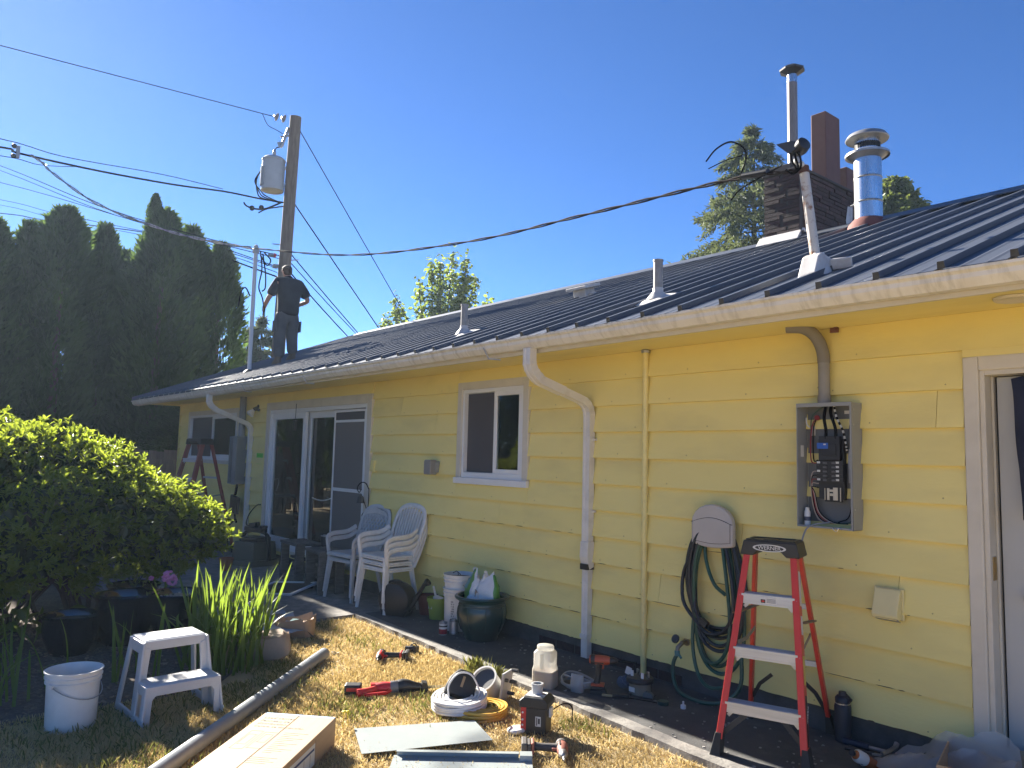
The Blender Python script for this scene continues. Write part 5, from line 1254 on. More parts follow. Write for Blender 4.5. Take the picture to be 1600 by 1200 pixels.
m = MB(); m.lathe([(.0,-.05),(.022,-.05),(.022,-.01),(.03,-.01),(.03,.02),(.022,.02),(.022,.05),(.0,.05)],14,Matrix.Rotation(R_(90),4,'Y')); m.tube([(-.01,0,.03),(.02,.01,.045),(.05,0,.03)],.005,5); m.cbox((.045,0,.0),(.02,.05,.05))
solo('grinder','small black and steel tool body near the edge of the walk','tool',m,mat('black steel',(.05,.05,.05),rough=.4,metal=.5),(-5.44,-1.00,GZ+.035),R_(30),smooth=40)
for (x,y,lab) in ((-6.05,-1.45,'small bent washer lying on the bare lawn nearest the paper sack'),(-5.75,-1.52,'small bent washer lying near the end of the grey pipe')):
    m = MB(); m.tube([(.035*math.cos(2*math.pi*i/14),.02*math.sin(2*math.pi*i/14),.004*math.sin(i)) for i in range(14)],.006,5,closed=True); solo('washer',lab,'washer',m,STEELD,(x,y,GZ+.012))
# cable coils
def coil(name, label, m_, loc, r0, r1, rows, tilt, rz, wr, seed):
    r = random.Random(seed); m = MB(); n = 34
    layers = int((r1-r0)/(wr*1.9))
    for j in range(rows):
        for k in range(layers+1):
            rr2 = r0+(r1-r0)*k/layers; ph = r.uniform(0,6.28); e = r.uniform(.0,.006)
            m.tube([((rr2+e*math.sin(2*2*math.pi*i/n+ph))*math.cos(2*math.pi*i/n),(rr2+e*math.cos(2*math.pi*i/n+ph))*math.sin(2*math.pi*i/n),wr+j*wr*1.85+.003*math.sin(2*math.pi*i/n*3+ph)) for i in range(n)],wr,6,closed=True)
    o = solo(name, label, 'cable', m, m_, loc, (tilt,0,rz), smooth=60); return o
coil('cable_coil','flat coil of yellow cable half hidden under the white cable coil',YCABLE,(-3.93,-1.45,GZ+.002),.075,.165,3,0,0,.0105,3)
coil('cable_coil','thick coil of shrink-wrapped white cable on the sunny lawn',WCABLE,(-4.04,-1.53,GZ+.040),.080,.168,4,R_(5),R_(20),.0095,4)
m = MB(); m.tube(smooth_path([(-.05,-.09,.0),(-.06,-.085,.09),(-.02,-.02,.17),(.05,.05,.16),(.09,.10,.06),(.095,.11,.0)],5),.007,7)
solo('cable_loop','single loop of white cable standing up over the black pouch','cable',m,WCABLE,(-4.02,-1.53,GZ+.10),R_(10),smooth=60).scale = (.8,.8,.85)
pch = thing('tool_pouch','small black fabric pouch with a tan tag leaning inside the white cable coil','pouch',(-4.06,-1.53,GZ+.09),(R_(-38),R_(18),R_(48)))
m = MB(); loft(m,[rsq(.095,.032,0,.5,18),rsq(.10,.045,.03,.5,18),rsq(.09,.042,.10,.5,18),rsq(.062,.028,.15,.5,18),rsq(.045,.008,.175,.5,18)]); part('body', m, BLACKR, pch, smooth=50)
m = MB(); m.box(-.008,-.0485,.05,.008,-.046,.12); part('tag', m, mat('tan tag',(.32,.22,.12),rough=.8), pch)
# meter hub / elbow
hb = thing('conduit_hub','pale grey cast conduit hub with an open round mouth on the lawn','conduit fitting',(-4.14,-1.19,GZ+.005),(0,0,R_(12)))
HUBM = mat('cast alloy',(.50,.49,.46),(.42,.41,.39),rough=.5,ns=9)
m = MB(); Mh = Matrix.Translation((-.03,-.01,.085)) @ Matrix.Rotation(R_(46),4,'X') @ Matrix.Rotation(R_(2),4,'Y')
m.lathe([(.0,-.085),(.06,-.085),(.082,-.07),(.086,-.05),(.088,.055),(.095,.06),(.095,.07),(.083,.07),(.080,.055),(.076,-.05),(.0,-.055)],28,Mh); part('cup', m, HUBM, hb, smooth=40)
m = MB(); m.lathe([(.0,-.05),(.0775,-.05),(.0795,.052)],28,Mh); part('bore', m, mat('dark bore',(.045,.048,.055),rough=.5), hb, smooth=40)
m = MB()
for k in range(5): a = -1.9+k*.42; m.tube([Mh @ Vector((.079*math.cos(a),.079*math.sin(a),.052)), Mh @ Vector((.079*math.cos(a),.079*math.sin(a),.04))],.004,5)
part('thread_tag', m, PAPER, hb)
m = MB(); m.cbox((.078,.05,.085),(.020,.15,.19),(0,.12,.25)); part('flange', m, HUBM, hb, bev=.006)
m = MB()
for dy,dz in ((-.05,.05),(.06,.09),(.02,-.05),(.04,.02)): m.tube([(.08,.05+dy,.085+dz),(.125,.06+dy,.085+dz)],.012,8)
part('bolt', m, mat('dark bolts',(.07,.068,.065),rough=.5), hb, smooth=40)
# battery box / speaker shaped lantern
lt = thing('battery_charger','tall red and black battery charger with a grey ring on its lid on the lawn','charger',(-3.50,-1.36,GZ),R_(32))
m = MB(); m.box(-.075,-.065,.0,.075,.065,.16); part('case', m, BLACK, lt, bev=.012)
m = MB(); m.box(-.0775,-.052,.025,-.0745,.045,.155); m.box(-.0775,-.0672,.025,-.045,-.0645,.155); red = part('red_side', m, TOOLR, lt, bev=.002)
m = MB()
for z in (.055,.085,.125): m.tube([(-.065,-.067,z),(-.065,-.071,z)],.006,8)
part('socket', m, PAPER, lt)
m = MB(); m.prism([(-.088,.155),(.088,.155),(.088,.19),(.060,.215),(-.060,.215),(-.088,.19)],-.08,.08,'y'); lid = part('lid', m, BLACK, lt, bev=.008)
m = MB(); m.box(-.055,-.045,.2152,.055,.05,.2165); tp_ = part('top_label', m, PAPER, lid)
lettering('Compact', .022, BLACK, tp_, (-.008,.015,.2168), (0,0,0), ext=.0003)
m = MB(); m.box(.028,.005,.2166,.05,.028,.217); m.box(-.05,-.035,.2166,.05,-.03,.217); part('print', m, BLACK, tp_)
m = MB(); m.box(.012,-.0668,.055,.045,-.0655,.11); sidel = part('rating_label', m, PAPER, lt); m = MB(); m.box(.018,-.0674,.06,.024,-.0669,.105); m.box(.028,-.0674,.07,.04,-.0669,.1); part('print', m, BLACK, sidel)
m = MB(); m.box(.08,-.02,.10,.092,.03,.15); part('pale_latch', m, PLASW, lt)
m = MB(); m.lathe([(.026,.0),(.033,.0),(.033,.045),(.037,.046),(.037,.056),(.026,.056),(.026,.0)],24); solo('pipe_ring','short grey plastic pipe ring standing on the lid of the battery charger','pipe fitting',m,mat('light grey pvc',(.40,.41,.42),rough=.4),(-3.515,-1.345,GZ+.2175),smooth=40)
m = MB(); m.lathe([(.0,0),(.05,0),(.056,.006),(.056,.016),(.05,.022),(.0,.023)],24); solo('round_lid','round white and black lid lying at the foot of the battery charger','lid',m,PLASW,(-3.56,-1.46,GZ+.006),(R_(6),R_(-5),0),smooth=40)
m = MB(); m.tube(smooth_path([(-.08,-.05,.0),(-.09,.0,.03),(-.03,.06,.075),(.04,.04,.08),(.075,-.02,.03),(.08,-.03,.0)],5),.004,6); solo('wire_offcut','bent offcut of black wire standing in the dry grass','wire',m,WIREB,(-3.56,-1.09,GZ),R_(20),smooth=60)
# paper sacks and plastic sheeting by the patio corner
def sack(label, loc, rz, L, Wd, Hh, seed, tilt=0):
    r = random.Random(seed); n = 28
    def ring(w, l, z, j): return [((w+r.uniform(-j,j))*math.copysign(abs(math.cos(2*math.pi*i/n))**.45,math.cos(2*math.pi*i/n)), (l+r.uniform(-j,j))*math.copysign(abs(math.sin(2*math.pi*i/n))**.45,math.sin(2*math.pi*i/n)), z+(r.uniform(-j,j)*2.2 if z > .05 else 0)) for i in range(n)]
    m = MB(); rings = [ring(L*.94,Wd*.9,0,.002),ring(L,Wd,Hh*.35,.008),ring(L*1.02,Wd*1.05,Hh*.75,.01),ring(L*1.06,Wd*1.1,Hh,.016),ring(L*.96,Wd*.98,Hh*.97,.012),ring(L*.88,Wd*.86,Hh*.5,.006),ring(L*.8,Wd*.75,.02,.004)]
    vs = [p for q in rings for p in q]; fs = []
    for j in range(len(rings)-1):
        for i in range(n): k = (i+1)%n; fs.append((j*n+i,j*n+k,(j+1)*n+k,(j+1)*n+i))
    fs.append(tuple((len(rings)-1)*n+i for i in range(n)))
    return solo('paper_sack',label,'paper sack',m.add(vs,fs),KRAFT,loc,(tilt,R_(-6),rz),smooth=25)
sack('open brown paper sack with a strip of plastic over its rim at the patio corner',(-6.46,-1.54,GZ+.005),R_(48),.165,.105,.15,5)
m = MB(); vs = []; fs = []
for i in range(8):
    for j in range(4): vs.append((-.05+.035*j+rnd.uniform(-.008,.008),-.17+.0+(.02 if i < 4 else .05*(i-3)),(.03+.045*i if i < 4 else .205+.004*(i-4))+rnd.uniform(-.006,.006)))
for i in range(7):
    for j in range(3): a = i*4+j; fs.append((a,a+1,a+5,a+4))
PS=solo('plastic_strip','wrinkled clear blue plastic strip hanging over the rim of the paper sack','plastic',m.add(vs,fs),film_mat('aqua film',(.50,.70,.70),op=.7,rough=.15),(-6.47,-1.53,GZ-.03),R_(48),smooth=70); PS.scale=(.8,.68,.85)
sk = sack('flattened brown paper sack tucked against the iris leaves',(-5.87,-2.06,GZ+.005),R_(55),.165,.085,.165,8,R_(-10))
m = MB(); loft(m,[[(x*.2,y*.12,z) for x,y,z in rsq(1,1,z,.5,16)] for z in (0,.10)]+[[(x*.16,y*.09,.15) for x,y,z in rsq(1,1,0,.5,16)]]); 
solo('paper_sack','small folded brown paper packet inside the flattened sack','paper sack',m,mat('brown paper',(.30,.23,.17),rough=.9,bump=.4),(-5.89,-2.05,GZ+.05),(R_(12),R_(-8),R_(58)),smooth=40)
nx, ny = 22, 14; vs = []; fs = []; rf = random.Random(41)
for j in range(ny):
    for i in range(nx):
        u, v = i/(nx-1), j/(ny-1); x = -7.45+1.15*u; y = -1.98+.72*v-.20*u
        vs.append((x+.02*math.sin(v*9),y+.02*math.sin(u*8),GZ+.05+.03*math.sin(u*7+v*4)+.025*math.sin(v*13+u*3)+.02*math.sin(u*19-v*6)+rf.uniform(-.006,.006)+(.05*math.sin(math.pi*v))))
for j in range(ny-1):
    for i in range(nx-1): a = j*nx+i; fs.append((a,a+1,a+nx+1,a+nx))
solo('plastic_sheeting','rumpled silvery plastic sheeting spread at the corner of the patio','sheeting',MB().add(vs,fs),mat('silver sheeting',(.36,.40,.43),(.45,.49,.52),rough=.25,ns=5,bump=.2,bs=14),smooth=80)

# ================================================================== things on the roof
def skin(name, joints, edges, mat_, parent, sub=2, root=0, label=None):
    me = bpy.data.meshes.new(name); me.from_pydata([j[:3] for j in joints], edges, []); me.materials.append(mat_)
    o = bpy.data.objects.new(name, me); link(o, parent)
    md = o.modifiers.new('skin','SKIN'); md.use_smooth_shade = True
    if not me.skin_vertices:
        raise RuntimeError('no skin layer')
    for i, j in enumerate(joints):
        r = j[3]; me.skin_vertices[0].data[i].radius = (r, j[4] if len(j) > 4 else r)
        me.skin_vertices[0].data[i].use_root = (i == root)
    s = o.modifiers.new('subsurf','SUBSURF'); s.levels = sub; s.render_levels = sub
    return tag(o, label)
pz = rz(.77)+.004
man = thing('person','person in dark short sleeved shirt and grey trousers standing on the roof','person',(-12.44,.77,pz),R_(0))
fl_l, fl_r = -.05, .05      # the roof falls away on his left
J = [(0,0,.92,.135,.11),(0.01,0,1.10,.14,.11),(-.0,0,1.28,.15,.105),(-.03,0,1.42,.07,.065),(-.055,0,1.475,.052,.052),(-.085,-.01,1.535,.075,.082),(-.095,-.015,1.60,.078,.088),(-.085,-.015,1.655,.05,.055),
     (-.01,-.185,1.365,.060),(-.04,-.275,1.17,.047),(-.06,-.315,1.09,.045),(-.20,-.315,.99,.038),(-.275,-.30,.945,.030),(-.33,-.29,.92,.036,.02),
     (-.01,.185,1.365,.060),(.01,.30,1.20,.047),(.0,.36,1.10,.045),(-.14,.29,1.06,.038),(-.22,.24,1.035,.030),(-.27,.20,1.03,.036,.02),
     (0,-.095,.84,.095),(-.015,-.115,.46,.062),(.02,-.125,.02,.045),(0,.095,.84,.095),(-.01,.11,.50,.062),(.03,.12,.11,.045)]
E_ = [(0,1),(1,2),(2,3),(3,4),(4,5),(5,6),(6,7),(2,8),(8,9),(9,10),(10,11),(11,12),(12,13),(2,14),(14,15),(15,16),(16,17),(17,18),(18,19),(0,20),(20,21),(21,22),(0,23),(23,24),(24,25)]
body = skin('body', J, E_, SKIN, man)
# fingers and a thumb on each hand, curled round what he holds
for s, (hx, hy, hz) in ((-1,(-.325,-.29,.92)),(1,(-.265,.205,1.03))):
    m = MB()
    for k in range(4):
        o_ = (k-1.5)*.016; L = (.055,.066,.062,.048)[k]
        m.tube([(hx+.01,hy+s*.0,hz+o_*-.9),(hx-.03,hy+s*.006,hz+o_*-1.0-.004),(hx-.03-L*.45,hy-s*.010,hz+o_*-1.0-.012),(hx-.022-L*.4,hy-s*.032,hz+o_*-1.0-.018)],[.0095,.0095,.0085,.007],6)
    m.tube([(hx+.015,hy,hz+.02),(hx-.02,hy-s*.03,hz+.035),(hx-.045,hy-s*.038,hz+.022)],[.011,.010,.008],6)
    part('fingers', m, SKIN, man, smooth=60)
m = MB(); m.sphere((-.135,-.02,1.575),.016,8,6); m.sphere((-.09,-.095,1.585),.02,8,6,sc=(.8,.4,1.3)); m.sphere((-.085,.068,1.585),.02,8,6,sc=(.8,.4,1.3)); m.cbox((-.17,-.02,1.555),(.03,.025,.035),(0,.3,0)); part('face_details', m, SKIN, man, smooth=60)
m = MB(); m.sphere((-.150,-.05,1.60),.009,6,5); m.sphere((-.152,.01,1.60),.009,6,5); part('eyes', m, WIREB, man)
m = MB(); m.sphere((-.075,-.014,1.625),.098,16,12,sc=(1.0,.86,.72)); m.sphere((-.045,-.012,1.575),.08,14,10,sc=(.75,.95,1.0)); part('hair', m, HAIR, man, smooth=80)
SJ = [(0.01,0,.76,.200,.175),(0.015,0,.90,.200,.178),(.02,0,1.12,.195,.168),(.005,0,1.30,.198,.150),(-.03,0,1.43,.088,.085),(-.045,0,1.465,.070,.070),(-.01,-.195,1.36,.102),(-.035,-.27,1.20,.092),(-.048,-.298,1.11,.088),(-.01,.195,1.36,.102),(.008,.295,1.225,.092),(.008,.335,1.145,.088)]
sh = skin('shirt', SJ, [(0,1),(1,2),(2,3),(3,4),(4,5),(3,6),(6,7),(7,8),(3,9),(9,10),(10,11)], SHIRT, man)
m = MB(); m.tube([(-.05+.07*math.cos(a),.066*math.sin(a),1.462+.018*math.cos(a)) for a in [2*math.pi*i/14 for i in range(14)]],.016,6,closed=True); part('collar', m, SHIRT, man, smooth=60)
TJ = [(0,0,.93,.165,.145),(0,0,.84,.17,.15),(0,-.10,.74,.125),(-.02,-.112,.46,.106),(.005,-.118,.22,.098),(.02,-.12,.04,.100),(0,.10,.74,.125),(-.015,.10,.50,.106),(.015,.105,.28,.096),(.03,.11,.13,.098)]
skin('trousers', TJ, [(0,1),(1,2),(2,3),(3,4),(4,5),(1,6),(6,7),(7,8),(8,9)], TROUS, man)
m = MB(); m.cbox((.02,-.222,.60),(.15,.03,.19),(0,.04,0)); m.cbox((.02,.205,.63),(.15,.03,.19),(0,.04,0)); part('cargo_pocket', m, TROUS, man, bev=.01, kind='stuff')
for s, y, z in ((-1,-.13,-.052),(1,.12,.045)):
    m = MB(); loft(m,[[(x*1.0-.05,yy+y,zz+z+SL*yy) for x,yy,zz in rsq(.145,.052,h,.6,18)] for h in (.0,.018)]+[[(x-.05,yy+y,zz+z) for x,yy,zz in rsq(.135,.048,.05,.7,18)],[(x*.8+.0,yy+y,zz+z) for x,yy,zz in rsq(.09,.050,.10,.8,18)],[(x*.8+.02,yy+y,zz+z) for x,yy,zz in rsq(.075,.05,.16,.9,18)]]); part('boot', m, BOOT, man, smooth=50)
m = MB(); m.box(-.36,-.305,.905,-.345,-.285,1.0); m.cbox((-.325,-.285,.90),(.03,.03,.12),(0,.3,0)); solo('hand_tool','small dark hand tool held by the person on the roof','tool',m,BLACK,(-12.44,.77,pz-.02))

# service mast with its weatherhead, near the ridge end of the drop cable
zb = rz(-.04)
ms = thing('service_mast','leaning rust-stained white service mast on the roof above the electrical panel','mast',(-2.42,-.04,zb))
top = Vector((-.085,-.015,.715))
m = MB(); m.tube([(0,0,-.05),tuple(top)], .030, 18); part('pipe', m, RUSTP, ms, smooth=40)
m = MB(); m.tube([tuple(top*.93),tuple(top*.99)], .034, 14); part('rust_clamp', m, mat('rusted clamp',(.10,.045,.03),rough=.9), ms, smooth=40)
m = MB(); m.prism([(-.22,-.084),(.16,.061),(.14,.078),(.05,.09),(-.10,.12),(-.14,.10),(-.20,-.04)],-.06,.06,'x', Matrix.Translation((0,.05,.0))); part('flashing_boot', m, FLASH, ms, bev=.012)
m = MB(); m.lathe([(.09,-.02),(.06,.06),(.036,.13),(.032,.13)],18); part('boot_cone', m, FLASH, ms, smooth=40)
m = MB(); m.cbox((.10,.06,.06),(.16,.02,.07),(SL,0,.2)); part('boot_tab', m, FLASH, ms, bev=.008)
m = MB(); T_ = top+Vector((-.03,-.02,.10))
m.lathe([(.0,-.05),(.04,-.045),(.052,.0),(.045,.045),(.02,.06),(.0,.06)],16,Matrix.Translation(T_+Vector((.02,0,.02))) @ Matrix.Rotation(R_(70),4,'Y') @ Matrix.Rotation(R_(20),4,'X')); m.prism([(-.10,.07),(.02,.06),(.04,.0),(-.01,-.02)],-.03,.03,'y',Matrix.Translation(T_+Vector((-.02,-.02,0)))); part('weatherhead', m, BLACK, ms, smooth=40)
m = MB()
for k in range(3):
    m.tube(smooth_path([T_+Vector((-.03+.02*k,-.02,.0)),T_+Vector((-.01+.03*k,-.05,-.07)),T_+Vector((.02+.015*k,-.05,-.13)),T_+Vector((.0,-.05,-.16)),T_+Vector((-.05,-.05,-.12))],4),.007,6)
m.tube(smooth_path([T_+Vector((-.1,-.02,-.07)),T_+Vector((-.25,-.01,-.10)),T_+Vector((-.42,0,-.14)),T_+Vector((-.5,.0,-.2))],4),.005,5)
part('wire_tails', m, WIREB, ms, smooth=60)
m = MB(); m.sphere(top+Vector((-.02,-.04,.03)),.022,8,6,sc=(1,1,1.3)); m.sphere(top+Vector((.01,-.04,-.0)),.02,8,6); part('insulator', m, PAPER, ms, smooth=60)
# the pale mast at the far end
zb = rz(.18)
m2 = thing('service_mast','tall pale grey service mast standing on the far end of the roof','mast',(-12.48,.18,zb))
m = MB(); m.tube([(0,0,-.05),(0,0,2.12)], .033, 16); part('pipe', m, mat('pale pipe',(.52,.53,.53),rough=.5), m2, smooth=40)
m = MB(); m.lathe([(.11,-.03),(.09,.02),(.036,.06),(.034,.06)],18); part('boot_cone', m, BLACK, m2, smooth=40)
m = MB(); m.cbox((0,0,2.06),(.09,.09,.08)); m.lathe([(.038,2.1),(.042,2.13),(.025,2.16),(.0,2.17)],14); part('weatherhead', m, mat('grey cap',(.4,.41,.41),rough=.5), m2, bev=.01)
m = MB()
for pts in ([(.05,.06,2.05),(.05,.10,1.75),(.06,.06,1.45),(.05,.13,1.28),(.06,.17,1.1),(.06,.18,.93)],[(.05,.1,2.02),(.06,.16,1.7),(.06,.17,1.45),(.06,.12,1.38)],[(-.05,-.04,1.30),(-.05,-.12,1.42),(-.05,-.19,1.34),(-.05,-.22,1.1)],[(0,.08,2.0),(0,.2,1.85),(0,.26,1.95),(0,.14,2.06)]):
    m.tube(smooth_path(pts,5),.012,6)
part('wire_tails', m, WIREB, m2, smooth=60)
m = MB(); m.sphere((.06,.30,2.03),.035,8,6); part('red_cap', m, mat('red cap',(.55,.06,.07),rough=.5), m2)
m = MB(); m.tube([(.06,.2,2.02),(.06,.28,2.03)],.03,8); part('splice', m, STEELD, m2)

# ================================================================== utility pole and its wires
def interp(a, b, t): return Vector(a).lerp(Vector(b), t)
up_ = thing('utility_pole','tall weathered wooden utility pole with a grey transformer beyond the far end of the house','utility pole',(-17.2,2.52,0))
B0, B1 = Vector((0,0,-.2)), Vector((.97,-.19,9.16))
m = MB(); m.tube([B0, B0.lerp(B1,.35), B0.lerp(B1,.7), B1],[.165,.150,.136,.125],18); part('pole', m, POLEM, up_, smooth=40)
m = MB(); c = Vector((-16.545,2.0,0))-Vector((-17.2,2.52,0))
Mt = Matrix.Translation((c.x,c.y,7.42)); TR = mat('transformer grey',(.40,.42,.42),(.35,.37,.37),rough=.45,ns=3)
m.lathe([(.0,.02),(.235,.02),(.245,.0),(.25,.03),(.25,.68),(.262,.69),(.262,.72),(.25,.73),(.21,.77),(.0,.79)],32,Mt); tr_ = part('transformer', m, TR, up_, smooth=40)
m = MB()
for i in range(10): a = math.pi*1.35+.09*i; m.cbox((c.x+.262*math.cos(a),c.y+.262*math.sin(a),7.72),(.03,.008,.42),(0,0,a))
part('cooling_fin', m, TR, tr_)
m = MB(); m.lathe([(.05,.78),(.055,.84),(.035,.86),(.045,.89),(.03,.93),(.02,.97),(.0,.98)],14,Mt); m.sphere((c.x-.20,c.y-.16,8.02),.05,8,6); m.sphere((c.x-.22,c.y-.10,8.0),.04,8,6); part('bushing', m, STEELD, tr_, smooth=40)
m = MB()
for z in (7.6,7.98): m.beam((c.x+.1,c.y+.1,z),(.80,-.16,z),.08,.06)
part('mounting_bracket', m, GALV, tr_)
m = MB()
for a, b in (((.92,-.24,8.95),(.90,-.40,8.94)),): pass
PI_ = mat('brown insulator',(.22,.18,.16),rough=.3)
m = MB()
for q, (x,y,z) in enumerate(((-16.33,2.08,9.08),(-16.38,1.93,9.09))):
    m.lathe([(.0,-.05),(.03,-.05),(.09,-.03),(.095,-.01),(.04,.02),(.03,.05),(.0,.05)],12,Matrix.Translation((x+17.2,y-2.52,z)) @ Matrix.Rotation(R_(80),4,'X'))
part('strain_insulator', m, PI_, up_, smooth=50)
m = MB(); m.tube([(.86,-.30,8.9),(.84,-.38,8.62),(.80,-.44,8.42)],.035,8); m.tube([(.9,-.2,8.75),(.80,-.46,8.66)],.02,6); m.cbox((.79,-.44,8.5),(.06,.12,.10),(.4,0,0)); part('fuse_cutout', m, STEELD, up_, smooth=40)
m = MB(); m.tube(smooth_path([(.79,-.46,8.42),(.72,-.50,8.42),(.66,-.52,8.34),(.655,-.52,8.28)],5),.012,6); m.tube(smooth_path([(.68,-.85,9.12),(.74,-.74,8.88),(.81,-.56,8.79),(.86,-.42,8.72)],5),.008,5)
for k in range(3): m.tube(smooth_path([(c.x-.2,c.y-.16,8.02-.02*k),(c.x-.30-.05*k,c.y-.26,7.7),(c.x-.2+.1*k,c.y-.25,7.35),(c.x+.0+.1*k,c.y-.2,7.2),(.70,-.32,7.18)],5),.014,6)
m.tube(smooth_path([(.72,-.3,7.2),(.55,-.6,7.02),(.42,-.8,7.0),(.30,-.95,7.06),(.25,-1.0,7.14)],5),.02,6); m.tube(smooth_path([(.74,-.28,7.1),(.6,-.6,7.0),(.5,-.75,6.9)],5),.014,6); m.sphere((.36,-.85,7.02),.06,8,6); m.sphere((.48,-.68,7.04),.06,8,6)
m.tube([(.66,-.1,7.1),(.50,-.12,5.9),(.40,-.1,4.2)],.014,5)
part('jumper_wires', m, WIREB, up_, smooth=60)
m = MB()
for z,s in ((5.15,1),(4.6,-1),(5.9,-1),(6.25,1),(7.55,1)): x = .105*z; m.tube([(x,-.02*z,z),(x-.20*s,-.02*z-.24*s,z+.02)],.012,5)
part('pole_step', m, STEELD, up_, kind='stuff')
m = MB(); m.cbox((.60,-.16,6.35),(.12,.12,.10)); m.cbox((.52,-.30,5.75),(.10,.1,.08)); part('wire_clamp', m, STEELD, up_, kind='stuff')
def span(label, pts, r, m_=WIREB, name='wire', group=None, k=5, n=6): return solo(name, label, 'wire', MB().tube(smooth_path(pts,k), r*.82, n), m_, group=group, smooth=60)
span('highest thin wire running from the top insulators of the utility pole to the left',[(-17.21,-5.94,9.07),(-17.52,-3.2,9.33),(-16.98,-.6,9.22),(-16.52,1.67,9.13),(-16.39,1.9,9.09)],.011)
span('thick black bundled wire from the pole below the transformer past the spacer',[(-14.0,-5.53,5.9),(-15.52,-3.22,6.66),(-15.68,-2.94,6.68),(-16.02,-1.65,6.80),(-16.35,-.17,6.98),(-16.48,.91,7.13),(-16.58,1.72,7.19),(-16.43,2.23,7.18)],.022)
span('thin wire just above the thick bundle left of the transformer',[(-14.0,-5.5,6.15),(-15.5,-3.25,6.80),(-15.9,-2.2,6.88),(-16.3,-.4,7.12),(-16.52,.9,7.19)],.009)
span('thin wire just below the spacer at the left edge of the sky',[(-14.0,-5.5,5.7),(-15.5,-3.25,6.5),(-15.66,-2.6,6.55),(-15.95,-1.9,6.78)],.008)
sp_ = thing('wire_spacer','small dark spacer bracket joining the wires at the left edge of the sky','spacer',(-15.68,-2.94,6.70))
m = MB(); m.cbox((0,0,0),(.05,.06,.22)); part('bar', m, STEELD, sp_, bev=.008)
m = MB(); m.sphere((0,-.06,.09),.045,8,6); part('insulator', m, BLACK, sp_); m = MB(); m.sphere((0,-.06,-.09),.045,8,6); part('insulator', m, BLACK, sp_)
# twisted pale drop cable to the pale mast, and the dark drop from there to the leaning mast
pts = smooth_path([(-15.68,-2.75,6.70),(-15.55,-2.55,6.55),(-15.43,-2.45,6.4),(-14.52,-1.87,5.74),(-13.53,-1.07,5.25),(-12.79,-.46,5.0),(-12.46,.1,4.93)],9)
m = MB()
for ph in (0,math.pi):
    q = []
    for i, p in enumerate(pts):
        a = i*.85+ph; q.append((p.x+.009*math.cos(a), p.y+.012*math.cos(a), p.z+.015*math.sin(a)))
    m.tube(q, .012, 6)
solo('drop_cable','pale twisted cable sagging from the spacer down to the pale mast','cable',m,mat('shiny cable',(.62,.63,.64),(.18,.19,.2),rough=.25,ns=14,metal=.5),smooth=60)
pts = smooth_path([(-12.46,.14,4.93),(-9.3,.25,4.24),(-6.6,.25,3.87),(-4.6,.1,3.68),(-3.1,-.05,3.535),(-2.53,-.08,rz(-.04)+.69)],14)
m = MB()
for ph in (0,math.pi):
    q = []
    for i, p in enumerate(pts):
        a = i*.9+ph; q.append((p.x, p.y+.008*math.cos(a), p.z+.009*math.sin(a)))
    m.tube(q, .0072, 6)
solo('drop_cable','dark twisted cable sagging above the roof from the pale mast to the leaning mast','cable',m,mat('weathered cable',(.035,.028,.026),rough=.9,spec=.1),smooth=60)
m = MB(); m.tube([(-2.95,-.06,3.525),(-2.75,-.07,3.50)],.024,8); solo('cable_splice','thick black splice sleeve on the dark cable beside the chimney','splice',m,BLACK,smooth=60)
m = MB(); m.tube(smooth_path([(-3.22,-.1,3.70),(-3.12,-.12,3.755),(-3.0,-.12,3.77),(-2.91,-.1,3.70),(-2.91,-.08,3.62),(-2.96,-.07,3.54)],5),.006,6); m.tube(smooth_path([(-3.2,-.1,3.64),(-3.05,-.1,3.66),(-2.93,-.09,3.66)],4),.004,5); solo('cable_tail','loose curled end of black cable standing up from the drop cable','cable',m,WIREB,smooth=60)
for lab, pts, r in (('thicker top one of the upper pair of wires slanting down to the pole',[(-38.4,-5.51,14.0),(-30.6,-1.93,10.96),(-23.1,-.32,8.15),(-18.92,1.02,6.72),(-16.64,2.31,6.0)],.014),
    ('thinner lower one of the upper pair of wires slanting down to the pole',[(-38.4,-5.51,13.8),(-30.6,-1.93,10.80),(-23.1,-.32,8.05),(-18.92,1.02,6.66),(-16.64,2.31,5.93)],.012),
    ('middle wire slanting from the left edge behind the hedge top to the pole',[(-43.61,-5.53,14.1),(-35.35,-1.48,11.75),(-26.86,1.31,8.97),(-21.15,2.19,7.15),(-16.66,2.32,5.73)],.015),
    ('thicker upper one of the pair of wires passing behind the tallest hedge trees',[(-46.24,-5.51,13.79),(-38.92,-1.12,12.03),(-35.19,.41,10.91),(-27.55,2.5,8.83),(-21.0,2.6,6.98),(-16.7,2.27,5.72)],.014),
    ('thinner lower one of the pair of wires passing behind the tallest hedge trees',[(-46.24,-5.51,13.5),(-38.92,-1.12,11.80),(-35.19,.41,10.7),(-27.55,2.5,8.7),(-21.0,2.6,6.9),(-16.7,2.27,5.62)],.012),
    ('lowest thick wire passing behind the hedge tops to the pole',[(-48.88,-5.47,13.27),(-40.14,-.97,11.75),(-36.6,.28,10.91),(-28.61,2.6,9.09),(-16.69,2.26,5.52)],.024)):
    g = 'paired wires left of the pole' if 'pair' in lab else None
    span(lab, pts, r, group=g)
